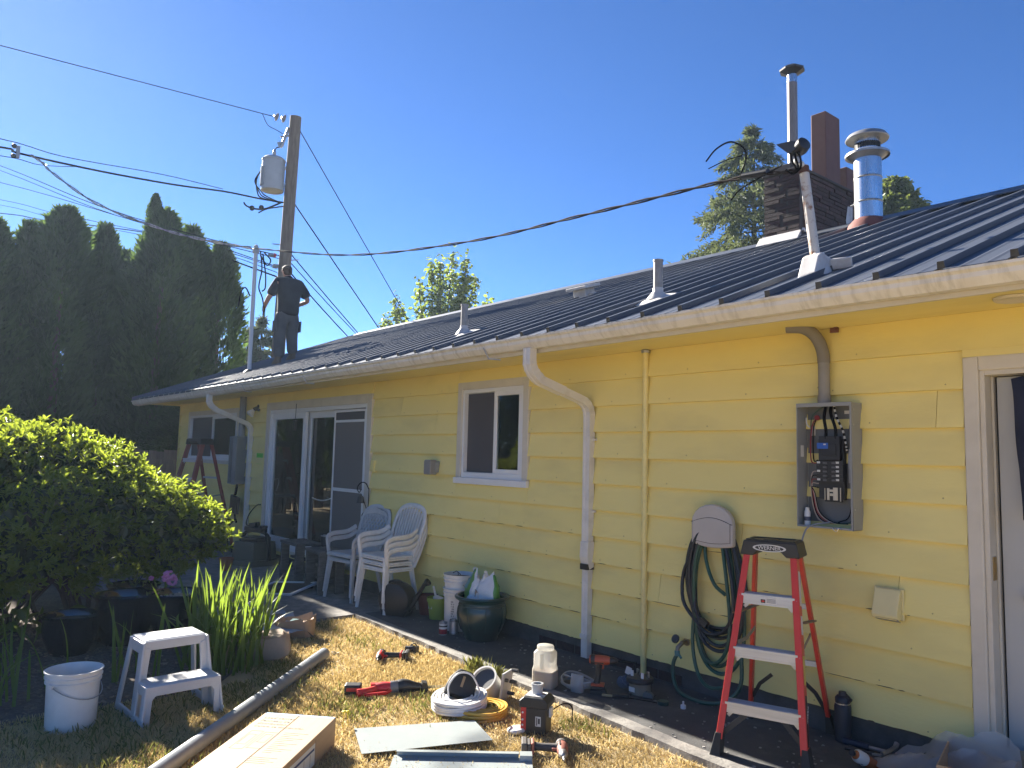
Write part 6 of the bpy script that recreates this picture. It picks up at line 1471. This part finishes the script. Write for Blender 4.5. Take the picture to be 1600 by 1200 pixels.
for lab, a, b, r in (('steep guy wire from near the top of the pole to the right',(-16.2,2.44,8.84),(-23.3,13.2,2.0),.012),('steep guy wire from the middle of the pole to the right',(-16.38,2.47,7.19),(-21.9,12.4,.6),.015),
    ('upper of the slack wires fanning right from the pole behind the person',(-16.5,2.5,6.05),(-21.6,10.5,2.5),.013),('middle of the slack wires fanning right from the pole behind the person',(-16.5,2.5,5.85),(-23.5,11.5,3.0),.011),('lowest of the slack wires fanning right from the pole behind the person',(-16.54,2.5,5.65),(-22.2,9.5,3.4),.015)):
    solo('guy_wire', lab, 'wire', MB().tube(catenary(a,b,.12 if 'slack' in lab else .0,10), r, 6), WIREB, smooth=60)

# ================================================================== plants
def leaf_mesh(name, P, D, Nn, L, Wd, mats, tint=None, fold=.18, curl=.12, mi=None):
    """many leaves in one mesh: six-vertex leaves at P pointing along D, facing Nn (numpy arrays)"""
    n = len(P); D = D/np.linalg.norm(D,axis=1,keepdims=True); S_ = np.cross(D,Nn); S_ /= np.maximum(np.linalg.norm(S_,axis=1,keepdims=True),1e-6); N2 = np.cross(S_,D)
    L = np.asarray(L).reshape(-1,1)*np.ones((n,1)); Wd = np.asarray(Wd).reshape(-1,1)*np.ones((n,1))
    base = P; tip = P+D*L-N2*L*curl; mid = P+D*L*.5+N2*L*curl*.2
    l = P+D*L*.45+S_*Wd*.5+N2*Wd*fold; r = P+D*L*.45-S_*Wd*.5+N2*Wd*fold
    l2 = P+D*L*.78+S_*Wd*.34+N2*(Wd*fold*.7-L*curl*.45); r2 = P+D*L*.78-S_*Wd*.34+N2*(Wd*fold*.7-L*curl*.45)
    V = np.stack([base,l,l2,tip,r2,r],1).reshape(-1,3)
    idx = np.arange(n)*6
    F = np.stack([idx,idx+5,idx+4,idx+3, idx,idx+3,idx+2,idx+1],1).reshape(-1,4)
    me = bpy.data.meshes.new(name); me.vertices.add(len(V)); me.vertices.foreach_set('co', V.astype(np.float32).ravel())
    me.loops.add(F.size); me.loops.foreach_set('vertex_index', F.astype(np.int32).ravel())
    me.polygons.add(len(F)); me.polygons.foreach_set('loop_start', np.arange(0,F.size,4,dtype=np.int32))
    for m in (mats if isinstance(mats,(list,tuple)) else [mats]): me.materials.append(m)
    if tint is not None:
        a = me.attributes.new('tint','FLOAT','FACE'); a.data.foreach_set('value', np.repeat(tint,2).astype(np.float32))
    me.update(); me.validate(); return me
def obj_of(name, me, parent=None, **k):
    o = bpy.data.objects.new(name, me); link(o, parent); return tag(o, **k)
G = np.random.default_rng(12)
def unit(n):
    v = G.normal(size=(n,3)); return v/np.linalg.norm(v,axis=1,keepdims=True)

# ---- the big sunlit shrub
SHL = leaf_mat('shrub leaf',(.040,.075,.014),(.085,.13,.022),(.50,.60,.05),tw=.50,rough=.32,ns=2.5,spec=.5,attr=True)
lumps = [((-9.35,-4.9,.95),(1.5,1.5,1.35)),((-9.1,-3.75,.96),(1.35,1.3,.94)),((-8.95,-2.95,.82),(1.25,1.05,.78)),((-8.75,-2.32,.70),(.95,.80,.56)),((-8.65,-1.98,.64),(.58,.54,.36)),((-8.4,-3.5,.75),(1.05,1.0,.72)),((-9.3,-3.2,1.22),(.7,.6,.52)),((-9.7,-4.6,1.9),(.9,.9,.9))]  # first and last lumps: unseen taller part, shaped to shade the lawn
cs = np.array([l[0] for l in lumps]); SC = .925; CC = np.array([0,-4.5,1.58]); cs = CC+SC*(cs+np.array([-.02,.02,.02])-CC); rsz = SC*np.array([l[1] for l in lumps])
def shell(n, thick=.16):
    out = []; 
    area = rsz.prod(1)**(2/3); pr = area/area.sum()
    while sum(map(len,out)) < n:
        k = G.choice(len(lumps), 4000, p=pr); u = unit(4000)
        bump = 1+.10*np.sin(u[:,0]*7+k*2)*np.sin(u[:,1]*8+k)+.07*np.sin(u[:,2]*13+k*5)
        rr = (1-np.abs(G.normal(size=4000))*thick)*bump
        p = cs[k]+u*rsz[k]*rr[:,None]
        d = (((p[:,None,:]-cs[None])/rsz[None])**2).sum(2); d[np.arange(4000),k] = 9
        ok = (d.min(1) > .80)&(p[:,2] > .38+.08*np.sin(p[:,1]*9)); nn = u/rsz[k]; nn /= np.linalg.norm(nn,axis=1,keepdims=True)
        out.append(np.concatenate([p[ok],nn[ok]],1))
    a = np.concatenate(out)[:n]; return a[:,:3], a[:,3:]
tp_, tn = shell(6200)
tdir = tn*.65+np.array([-.15,0,.75])+G.normal(size=tn.shape)*.30; tdir /= np.linalg.norm(tdir,axis=1,keepdims=True)
K = 8
P = np.repeat(tp_,K,0); A = np.repeat(tdir,K,0); n = len(P)
side = np.cross(A,unit(n)); side /= np.linalg.norm(side,axis=1,keepdims=True)
ang = G.uniform(.35,1.25,n)[:,None]
D = A*np.cos(ang)+side*np.sin(ang)
P = P+A*G.uniform(-.03,.03,n)[:,None]
tint = np.repeat(G.uniform(0,1,len(tp_)),K)*.7+G.uniform(0,.3,n)
sme = leaf_mesh('foliage',P,D,A+.3*unit(n),G.uniform(.045,.085,n),G.uniform(.018,.028,n),SHL,tint)
shrub = thing('garden_shrub','large rounded leafy shrub glowing yellow green along its sunlit top','shrub',(-7.8,-3.4,0))
o = obj_of('foliage', sme, shrub); o.location = (7.8,3.4,0)
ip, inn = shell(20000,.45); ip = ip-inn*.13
o = obj_of('inner_foliage', leaf_mesh('inner_foliage',ip,unit(len(ip))+np.array([0,0,.3]),inn+.5*unit(len(ip)),G.uniform(.09,.15,len(ip)),G.uniform(.045,.07,len(ip)),leaf_mat('inner leaf',(.016,.030,.010),(.028,.045,.014),(.10,.13,.03),tw=.08),None), shrub); o.location = (7.8,3.4,0)  # inner leaves coloured darker, the shade inside the shrub put into them
m = MB(); rs_ = random.Random(4)
for i in range(16):
    a = rs_.uniform(0,6.28); b0 = Vector((rs_.uniform(-.25,.25),rs_.uniform(-.5,.6),0)); b1 = b0+Vector((math.cos(a)*.4,math.sin(a)*.55,.55)); b2 = b1+Vector((math.cos(a)*.35,math.sin(a)*.45,.5))
    m.tube(smooth_path([b0,b0.lerp(b1,.5)+Vector((.05,0,.1)),b1,b2],3),.022,6)
part('stem', m, mat('shrub bark',(.07,.05,.04),rough=.9,bump=.4), shrub, smooth=60)

# ---- iris clumps: every blade a part
IRL = leaf_mat('iris leaf',(.060,.115,.018),(.095,.15,.028),(.34,.47,.05),tw=.45,rough=.42,ns=3)
IRD = leaf_mat('dry iris leaf',(.34,.28,.14),(.25,.20,.10),(.5,.4,.2),tw=.3,rough=.6)
def blade_mesh(L, w, bend, seed, mt):
    m = MB(); n = 8; vs = []; fs = []
    for i in range(n+1):
        t = i/n; ww = w*(.75+.5*t)*(1-t)**.55 if t < 1 else 0; ww = max(ww,.0006); a = bend*t*t
        x = L*t*math.sin(a*.6+.0); z = L*t*math.cos(a*.55)
        vs += [(x,-ww/2,z),(x-ww*.14,0,z),(x,ww/2,z)]
    for i in range(n):
        for j in (0,1): a = i*3+j; fs.append((a,a+1,a+4,a+3))
    return m.add(vs,fs).mesh('blade',[mt],smooth=80)
blades = [blade_mesh(L,w,b,i,IRL) for i,(L,w,b) in enumerate([(.80,.036,.15),(.70,.040,.35),(.62,.034,.6),(.86,.034,.25),(.55,.038,1.0),(.75,.042,.1),(.48,.03,1.5)])]
dryb = blade_mesh(.5,.022,1.2,9,IRD)
ri = random.Random(19)
def iris(label, loc, n, rx, ry, sc, group=None, dry=.06, lean=.35):
    t = thing('iris_clump', label, 'plant', loc, 0, group)
    for i in range(n):
        r = math.sqrt(ri.random()); a = ri.uniform(0,6.28); x, y = rx*r*math.cos(a), ry*r*math.sin(a)
        b = bpy.data.objects.new('blade', dryb if ri.random() < dry else ri.choice(blades)); link(b, t)
        b.location = (x,y,0); b.rotation_euler = (ri.gauss(0,.16)+y/ry*-.12, lean*ri.uniform(-.2,.8)*.5+x/rx*.1, ri.uniform(-3.1,3.1)); s = sc*ri.uniform(.72,1.08); b.scale = (s,s,s)
    return t
iris('dense clump of sunlit yellow green iris leaves beside the step stool',(-5.93,-2.36,GZ+.006),180,.34,.30,.90)
iris('shaded iris leaves behind the white bucket at the bed edge',(-5.85,-3.62,GZ+.006),13,.25,.28,.72)
iris('shaded iris leaves between the step stool and the glazed pots',(-5.95,-2.95,GZ+.006),12,.2,.18,.72)
iris('low arching iris leaves by the front left glazed pot',(-6.3,-3.85,GZ+.006),14,.25,.25,.7,lean=1.0)
# ---- black glazed pots in the bed
def gpot(label, loc, r, h, fill=True):
    t = thing('glazed_pot', label, 'pot', loc, 0)
    m = MB(); m.lathe([(.0,0),(r*.62,0),(r*.68,.02),(r*.86,h*.35),(r*.95,h*.62),(r*.93,h*.85),(r*.98,h*.92),(r*1.05,h*.96),(r*1.06,h*.985),(r*1.02,h),(r*.95,h*.985),(r*.90,h*.93),(r*.88,h*.8),(.0,h*.78)],36); part('body', m, BGLAZE, t, smooth=40)
    m = MB(); m.lathe([(.0,h*.84),(r*.885,h*.83)],20); part('soil', m, SOIL, t); return t
gpot('low black glazed pot at the left in front of the shrub',(-6.92,-3.20,GZ+.006),.21,.30)
gpot('tall black glazed pot in the middle of the bed',(-7.05,-2.78,GZ+.006),.24,.40)
gp3 = gpot('black glazed pot full of pale grit beside the iris clump',(-6.85,-2.42,GZ+.006),.23,.41)
m = MB(); rg = random.Random(6)
for i in range(90):
    r, a = .19*math.sqrt(rg.random()), rg.uniform(0,6.28); m.sphere((r*math.cos(a),r*math.sin(a),.348+rg.uniform(0,.012)),rg.uniform(.008,.018),5,4)
part('grit', m, mat('pale grit',(.42,.36,.27),(.30,.24,.18),rough=.9,ns=20), gp3, kind='stuff')
gpot('black glazed pot behind the others with a small leafy plant',(-7.75,-2.55,GZ+.006),.22,.36)
def leafy(name, label, cat, loc, n, rad, h, L, w, m_, seed):
    g = np.random.default_rng(seed); t = thing(name, label, cat, loc)
    p = g.normal(size=(n,3))*np.array([rad,rad,h*.35])*.6+np.array([0,0,h*.6]); p[:,2] = np.clip(p[:,2],.02,h*1.2)
    d = g.normal(size=(n,3))+np.array([0,0,.4]); obj_of('leaves', leaf_mesh('leaves',p,d,g.normal(size=(n,3))+np.array([0,0,1.2]),g.uniform(.7,1.1,n)*L,g.uniform(.8,1.1,n)*w,m_), t)
    m = MB()
    for i in range(6): a = i*1.05; m.tube([(0,0,0),(rad*.3*math.cos(a),rad*.3*math.sin(a),h*.4),(rad*.6*math.cos(a),rad*.6*math.sin(a),h*.8)],.004,5)
    part('stems', m, mat('green stem',(.06,.09,.03),rough=.7), t); return t
PL = leaf_mat('potted leaf',(.07,.11,.02),(.11,.15,.03),(.5,.6,.08),tw=.5)
leafy('potted_plant','small sunlit leafy plant in the rear black glazed pot','plant',(-7.75,-2.55,.28),60,.16,.22,.07,.03,PL,5)
fp = leafy('flower_plant','small plant with pink flower heads between the two front pots','plant',(-7.15,-2.46,GZ),50,.14,.50,.07,.03,PL,8)
m = MB(); rp2 = random.Random(3)
for cx, cy, cz, r in ((.02,.03,.50,.055),(.06,.05,.47,.045),(-.03,-.10,.49,.022)):
    for i in range(28):
        v = Vector((rp2.gauss(0,1),rp2.gauss(0,1),rp2.gauss(0,1))).normalized(); m.sphere(Vector((cx,cy,cz))+v*r*.8,r*.36,5,4,sc=(1,1,.6))
part('flower_head', m, PINK, fp, smooth=80, kind='stuff')
leafy('broadleaf_plant','low broad leaved plant under the left of the shrub','plant',(-7.6,-3.55,GZ),60,.40,.28,.16,.06,leaf_mat('broad leaf',(.05,.085,.018),(.07,.10,.025),(.4,.5,.08),tw=.4),15)
# bark chips and dead leaves on the bed
m = MB(); rc = random.Random(9)
for i in range(1700):
    x, y = rc.uniform(-8.6,-5.35), rc.uniform(-4.4,-2.15)
    if x > -5.9+.9*(y+3.05)*0-.0 and y > -2.6: continue
    s = rc.uniform(.010,.034); a = rc.uniform(0,6.28)
    m.cbox((x,y,GZ+.012+rc.uniform(0,.012)),(s,s*rc.uniform(.3,.7),.005),(rc.uniform(-.5,.5),rc.uniform(-.5,.5),a))
part('bark_chips', m, mat('bark chips',(.16,.115,.08),(.30,.23,.165),rough=.95,ns=9,lo=.4,hi=.7), kind='stuff')

# ---- dry lawn
GR = leaf_mat('dry grass',(.55,.415,.175),(.74,.60,.32),(.58,.46,.2),tw=.28,rough=.7,spec=.2,ns=1.1,attr=True)
GG = leaf_mat('green grass',(.15,.155,.045),(.27,.24,.08),(.35,.40,.08),tw=.3,rough=.6,spec=.2,ns=2,attr=True)
def lawn_ok(x, y): 
    e = -.985+(-2.49-x)*.055
    on = (y < np.where(x > -6.9, e-.02, -1.27))&~((x < -5.45)&(y < -2.62+.9*0)&(y < -2.0))
    bed = (x < -5.4)&(y < -2.3+(x+5.4)*-.22)
    return on&~bed
def grass(name, n, zone, hmin, hmax, m_, tuft=0, w=.0032, lay=.55):
    x = G.uniform(zone[0],zone[1],n); y = G.uniform(zone[2],zone[3],n)
    ok = lawn_ok(x,y); x, y = x[ok], y[ok]; k = len(x)
    P = np.stack([x,y,np.full(k,GZ-.002)],1); D = G.normal(size=(k,3))*np.array([lay,lay,.15])+np.array([0,0,.75]); D[:,2] = np.maximum(D[:,2],.25)
    me = leaf_mesh(name,P,D,unit(k)*np.array([1,1,.3])+1e-3,G.uniform(hmin,hmax,k),G.uniform(.7,1.4,k)*w,m_,G.uniform(0,1,k),fold=.1,curl=.25)
    return me
o = obj_of('grass', grass('grass',70000,(-5.2,-1.6,-3.7,-.70),.014,.042,GR), kind='stuff')
o = obj_of('grass', grass('grass',62000,(-7.0,-4.4,-4.9,-.70),.016,.046,GR,w=.0042), kind='stuff')
o = obj_of('grass', grass('grass',16000,(-4.6,.5,-5.4,-2.2),.016,.046,GR,w=.005), kind='stuff')
# greener patches
def patches(n, spots, r):
    x, y = [], []
    for cx, cy, q, f in spots: x.append(G.normal(cx,q,int(n*f))); y.append(G.normal(cy,q*.7,int(n*f)))
    x, y = np.concatenate(x), np.concatenate(y); ok = lawn_ok(x,y+.02); x, y = x[ok], y[ok]; k = len(x)
    P = np.stack([x,y,np.full(k,GZ-.002)],1); D = G.normal(size=(k,3))*np.array([.45,.45,.1])+np.array([0,0,.8])
    return leaf_mesh('grass',P,D,unit(k)*np.array([1,1,.3])+1e-3,G.uniform(.03,.075,k),G.uniform(.0028,.005,k),GG,G.uniform(0,1,k),fold=.1,curl=.25)
o = obj_of('grass_patch', patches(3200,[(-5.6,-2.1,.22,.16),(-5.2,-2.55,.25,.18),(-4.5,-2.05,.15,.10),(-4.6,-.92,.10,.05),(-4.2,-1.62,.14,.07),(-3.4,-1.1,.10,.03),(-6.75,-1.25,.14,.05),(-5.9,-1.15,.2,.04),(-4.95,-3.4,.35,.22),(-4.2,-3.3,.3,.10)],0), kind='stuff')
for (x,y,lab) in ((-4.68,-.90,'bright green grass tuft at the walk edge near the coils'),(-4.45,-.91,'smaller green grass tuft at the walk edge beside the taller tuft')):
    k = 120; P = np.stack([G.normal(x,.05,k),G.normal(y,.025,k),np.full(k,GZ)],1); D = G.normal(size=(k,3))*np.array([.4,.4,.1])+np.array([0,0,.9])
    o = obj_of('grass_tuft', leaf_mesh('grass_tuft',P,D,unit(k),G.uniform(.06,.13,k),.0045,GG,G.uniform(.3,1,k),curl=.3)); tag(o, lab, 'grass tuft')
m = MB(); m.tube([(0,0,0),(.01,0,.10)],.002,4); m.sphere((.01,0,.105),.014,8,5,sc=(1,1,.5)); m.sphere((-.04,.05,.085),.012,8,5,sc=(1,1,.5)); m.tube([(-.03,.05,0),(-.04,.05,.085)],.002,4)
solo('dandelion','small yellow dandelion flowers beside the cardboard carton','flower',m,mat('yellow petals',(.75,.62,.03),rough=.6),(-4.19,-2.26,GZ))

# ================================================================== trees
BARK = mat('bark',(.10,.075,.055),(.06,.045,.035),rough=.95,ns=8,stretch=(4,4,.6),bump=.6)
ARB = leaf_mat('cedar hedge frond',(.010,.027,.014),(.040,.080,.026),(.16,.26,.05),tw=.36,rough=.7,ns=1.6,spec=.15,attr=True)
def arbor_mesh(seed, h=9.0, r=.92, n=11000):
    g = np.random.default_rng(seed)
    t = g.uniform(0,1,n)**.92; z = .5+t*(h-.5)
    prof = np.interp(t,[0,.1,.35,.6,.78,.88,.95,1],[.70,.92,1,.93,.74,.52,.28,.03])*r
    a = g.uniform(0,2*np.pi,n)
    lobes = 1+.15*np.sin(a*3+t*5+seed)+.12*np.sin(a*5-t*11+seed*2)+.11*np.sin(t*26+a*2)
    depth = 1-np.abs(g.normal(size=n))*.20+(g.uniform(size=n)>.93)*.16
    gap = (np.sin(a*4+z*1.7+seed)*np.sin(z*2.3+a) > .80)
    rr = prof*lobes*depth*np.where(gap,.55,1)
    P = np.stack([rr*np.cos(a),rr*np.sin(a),z],1)
    out = np.stack([np.cos(a),np.sin(a),np.zeros(n)],1)
    # ragged spires along the top
    ns = n//6; k = g.integers(0,7,ns); ka = k*.9+seed; kr = np.where(k==0,0,.42*r)*np.where(k%2==0,1,.7); kh = h*np.array([1.0,.93,.96,.90,.965,.91,.945])[k]
    u = g.uniform(0,1,ns); z[:ns] = kh-u*1.5; rs = .05+.26*u*(1-np.abs(g.normal(size=ns))*.2); aa = g.uniform(0,2*np.pi,ns)
    P[:ns] = np.stack([kr*np.cos(ka)*(.6+.4*u)+rs*np.cos(aa),kr*np.sin(ka)*(.6+.4*u)+rs*np.sin(aa),z[:ns]],1); out[:ns] = np.stack([np.cos(aa),np.sin(aa),np.zeros(ns)],1)
    D = out*.55+np.array([0,0,.85])+g.normal(size=(n,3))*.28
    tn_ = np.clip(.5+.35*np.sin(a*4+z*1.3+seed)+.3*np.sin(z*2.9-a*3)+g.normal(size=n)*.18,0,1)
    Nn = np.cross(out,np.array([0,0,1.]))+out*.5+g.normal(size=(n,3))*.6
    return leaf_mesh('crown',P,D,Nn,g.uniform(.15,.36,n),g.uniform(.05,.10,n),ARB,tn_,fold=.1,curl=.05)
arbs = [arbor_mesh(s) for s in (1,2,3,4)]
trunk_a = MB().tube([(0,0,0),(.02,.01,2.5),(0,0,7.6)],[.14,.11,.03],10).mesh('trunk',[BARK],smooth=60)
spots = [(-20.0,-6.4,8.2,1.0,''),(-20.4,-5.2,8.6,.95,''),(-20.1,-4.25,8.3,.78,''),(-20.05,-2.8,6.4,.80,''),(-20.3,-2.12,6.55,.66,''),(-20.35,-1.42,7.05,.98,''),(-20.6,-.52,6.9,.68,''),(-21.0,.05,6.45,.70,''),(-20.1,.72,7.4,.98,''),(-20.4,1.45,7.2,.84,''),(-20.3,2.2,6.9,.74,'')]
labs = ['outermost hedge conifer far beyond the left edge of the shrub','second hedge conifer beyond the left edge','hedge conifer just past the left edge of the sky','rounded hedge conifer cut by the left edge','narrow hedge conifer second from the left edge','broad tall hedge conifer with a ragged double top','slim hedge conifer right of the broad ragged one','lowest hedge conifer in the dip of the row','tallest hedge conifer with a thin leader on top','dense hedge conifer right of the tallest one','last hedge conifer nearest the pale mast']
spots += [(-21.6,-2.5,5.6,.9,''),(-21.7,-.95,5.9,.95,''),(-21.8,1.1,6.2,.95,'')]; labs += ['low hedge conifer filling the gap behind the two leftmost ones','low hedge conifer filling the gap behind the broad ragged one','low hedge conifer filling the gap behind the tallest one']
for i,((x,y,h,s,_),lab) in enumerate(zip(spots,labs)):
    t = thing('hedge_conifer',lab,'tree',(x,y,0),i*1.3,'row of hedge conifers beyond the house')
    o = obj_of('crown',arbs[(i*3+i//4)%4],t); o.scale = (s,s,h/9.0); o = obj_of('trunk',trunk_a,t); o.scale = (1,1,h/9.0)
    if i == 8:
        o = obj_of('leader',arbs[1],t); o.scale = (.22,.22,.20); o.location = (.2,.2,h-1.35)
for i,((x,y,h),wh) in enumerate(zip([(-31.5,-7.2,8.2),(-31.8,-9.0,8.5),(-31.2,-10.8,8.0),(-30.0,-12.6,8.4),(-28.3,-14.3,7.8),(-26.2,-15.8,8.2),(-24.0,-17.0,7.6),(-21.5,-18.0,7.9),(-19.0,-18.6,7.2),(-16.5,-19.2,7.6),(-14.0,-19.6,7.0),(-11.4,-20.0,7.3)], [a+' in the row mirrored in the glass' for a in ('first','second','third','fourth','fifth','sixth','seventh','eighth','ninth','tenth','eleventh','last')])):  # unseen row added behind the camera for the panes to reflect
    t = thing('hedge_conifer','hedge conifer outside the frame, '+wh,'tree',(x,y,0),i*2.1,'mirrored row of hedge conifers')
    o = obj_of('crown',arbs[i%4],t); o.scale = (1.25,1.25,h/9.0); obj_of('trunk',trunk_a,t).scale = (1,1,h/9.0)
# dark conifer limbs behind the far corner of the house
t = thing('conifer','dark low conifer filling the corner between the hedge and the house','tree',(-18.7,1.0,0))
o = obj_of('crown',arbs[2],t); o.scale = (1.0,1.0,.27); obj_of('trunk',MB().tube([(0,0,0),(0,0,2.6)],[.16,.06],10).mesh('trunk',[BARK],smooth=60),t)
# drooping conifer behind the ridge
DEO = leaf_mat('drooping needle',(.035,.058,.030),(.065,.092,.045),(.24,.28,.10),tw=.25,rough=.6,ns=1.2,spec=.2,attr=True)
def tiers(label, cat, loc, h, base_r, z0, nlev, per, droop, m_, seed, name='conifer_tree', L=.16, w=.05, dens=46, rmul=1):
    g = np.random.default_rng(seed); rr = random.Random(seed); t = thing(name,label,cat,loc)
    m = MB(); m.tube([(0,0,0),(0,0,h*.5),(.03,.02,h*.98)],[.20,.13,.012],10); Ps=[];Ds=[];Ns=[]
    for i in range(nlev):
        f = i/(nlev-1); z = z0+(h-z0)*f**.9
        for k in range(per):
            a = rr.uniform(0,6.28); R0 = base_r*(1-f)**.8*rr.uniform(.65,1.15)+.12; up0 = .25*R0*rr.uniform(.2,1)
            pts = [Vector((0,0,z))]+[Vector((R0*q*math.cos(a+.1*q),R0*q*math.sin(a+.1*q),z+up0*q-droop*R0*q*q)) for q in (.25,.5,.75,1.0)]
            m.tube(pts,[.03*(1-f)+.012,.022*(1-f)+.01,.015,.01,.006],5)
            nn = int(dens*(R0/base_r+.25))
            for q in np.random.default_rng(rr.randrange(10**6)).uniform(.12,1.0,nn):
                j = min(3,int(q*4)); p = pts[j].lerp(pts[j+1],q*4-j); sd_ = rr.uniform(-1,1)*.30*R0*(1.1-q)*.8
                pp = p+Vector((-math.sin(a)*sd_,math.cos(a)*sd_,-abs(sd_)*.35+rr.uniform(-.03,.05)))
                Ps.append(pp); Ds.append((math.cos(a)*.6-math.sin(a)*sd_*2,math.sin(a)*.6+math.cos(a)*sd_*2,rr.uniform(-.75,.25))); Ns.append((rr.gauss(0,.5),rr.gauss(0,.5),1))
    Ps=np.array([tuple(p) for p in Ps]);Ds=np.array(Ds);Ns=np.array(Ns); n=len(Ps)
    P3=np.repeat(Ps,4,0)+g.normal(size=(n*4,3))*.05; D3=np.repeat(Ds,4,0)+g.normal(size=(n*4,3))*.5; N3=np.repeat(Ns,4,0)+g.normal(size=(n*4,3))*.4
    obj_of('crown',leaf_mesh('crown',P3,D3,N3,g.uniform(.6,1.2,n*4)*L,g.uniform(.7,1.2,n*4)*w,m_,g.uniform(0,1,n*4)),t); part('trunk',m,BARK,t,smooth=60); return t
tiers('blue green conifer with drooping tiers rising behind the ridge beside the chimney','tree',(-12.4,14.7,0),11.2,4.6,3.6,20,6,.42,DEO,3,L=.20,w=.05,dens=95)
tiers('small dark conifer far behind the pale mast','tree',(-29.4,6.9,0),6.6,2.6,1.0,14,6,.2,DEO,6,L=.24,w=.07,dens=60)
tiers('bare topped bushy tree behind the metal flue','tree',(-11.35,21.5,0),11.1,1.6,7.5,14,7,-.3,leaf_mat('far leaf',(.06,.10,.025),(.09,.13,.035),(.3,.36,.07),tw=.3,attr=True),9,name='broadleaf_tree',L=.26,w=.13,dens=60)
# young broadleaf tree beyond the ridge: upright limbs with ragged leaf columns
YT = leaf_mat('young tree leaf',(.055,.10,.02),(.10,.15,.035),(.42,.52,.09),tw=.42,rough=.45,ns=1.5,attr=True)
t = thing('broadleaf_tree','young broadleaf tree with ragged upright limbs beyond the middle of the ridge','tree',(-23.0,11.1,0))
m = MB(); m.tube([(0,0,0),(.05,0,2.6),(.0,.05,4.6)],[.17,.13,.10],10); g = np.random.default_rng(22); rr = random.Random(22); Ps=[];Ds=[]
cr = Vector((.64,.77,0))
for off, zt, lean in ((-1.75,7.0,-.5),(-1.25,7.7,-.35),(-.75,8.3,-.2),(-.15,8.9,0),(.2,8.6,.1),(.65,7.7,.2),(1.05,7.9,.35),(1.45,8.35,.4),(1.75,7.2,.6),(-2.05,6.3,-.6),(.4,7.0,.1),(-.5,7.2,-.1),(2.1,6.4,.7)):
    e = cr*off+Vector((rr.gauss(0,.3),rr.gauss(0,.3),zt)); b0 = Vector((0,0,3.6)); pts = smooth_path([b0,b0.lerp(e,.35)+cr*lean*.5,b0.lerp(e,.7)+cr*lean*.25,e],4); m.tube(pts,[.06*(1-i/len(pts))+.008 for i in range(len(pts))],6)
    for i in range(420):
        q = rr.uniform(.28,1.02); j = min(len(pts)-2,int(q*(len(pts)-1))); p = pts[j].lerp(pts[j+1],q*(len(pts)-1)-j); s = .42*(1.15-q)
        Ps.append(p+Vector((rr.gauss(0,s),rr.gauss(0,s),rr.gauss(0,.22)))); Ds.append((rr.gauss(0,1),rr.gauss(0,1),rr.gauss(-.4,.6)))
Ps=np.array([tuple(p) for p in Ps]);Ds=np.array(Ds);n=len(Ps)
obj_of('crown',leaf_mesh('crown',Ps,Ds,g.normal(size=(n,3))+np.array([0,0,.6]),g.uniform(.14,.24,n),g.uniform(.09,.14,n),YT,g.uniform(0,1,n)),t); part('trunk',m,BARK,t,smooth=60)
# ---- board fence at the far corner
fe = thing('board_fence','weathered brown board fence running from the far house corner behind the shrub','fence',(-16.9,.9,0))
d = Vector((-2.2,-4.6,0)); Lf = d.length; d.normalize(); rf = random.Random(12); ang = math.atan2(d.y,d.x); k = 0; s = 0
bm2 = [MB().box(0,-.010,0,.142,.010,h).mesh('board',[FENCEW]) for h in (1.55,1.57,1.53)]
while s < Lf:
    o = bpy.data.objects.new('board',rf.choice(bm2)); link(o,fe); o.location = tuple(d*s+Vector((0,0,-.03))); o.rotation_euler = (0,rf.gauss(0,.008),ang); s += .15
for q in range(4):
    o = part('post',MB().box(-.05,-.05,-.05,.05,.05,1.72),FENCEW,fe); o.location = tuple(d*(q*1.75)+Vector((.0,.07,0))); o.rotation_euler = (0,0,ang)
for z in (.35,1.25):
    o = part('rail',MB().box(0,.012,z,Lf,.05,z+.09),FENCEW,fe); o.rotation_euler = (0,0,ang)

# added air volume that lifts the dark trees like lens veil
HZ = bpy.data.materials.new('veil_haze'); HZ.use_nodes = True; hn = HZ.node_tree; hn.nodes.remove(hn.nodes['Principled BSDF'])
pv = hn.nodes.new('ShaderNodeVolumePrincipled'); pv.inputs['Density'].default_value = .0009; pv.inputs['Color'].default_value = (.62,.80,1,1); pv.inputs['Anisotropy'].default_value = .35
hn.links.new(pv.outputs[0], hn.nodes['Material Output'].inputs['Volume'])
hz = part('veil_haze', MB().box(-405,-405,-1.2,405,405,13.5), HZ, kind='stuff')
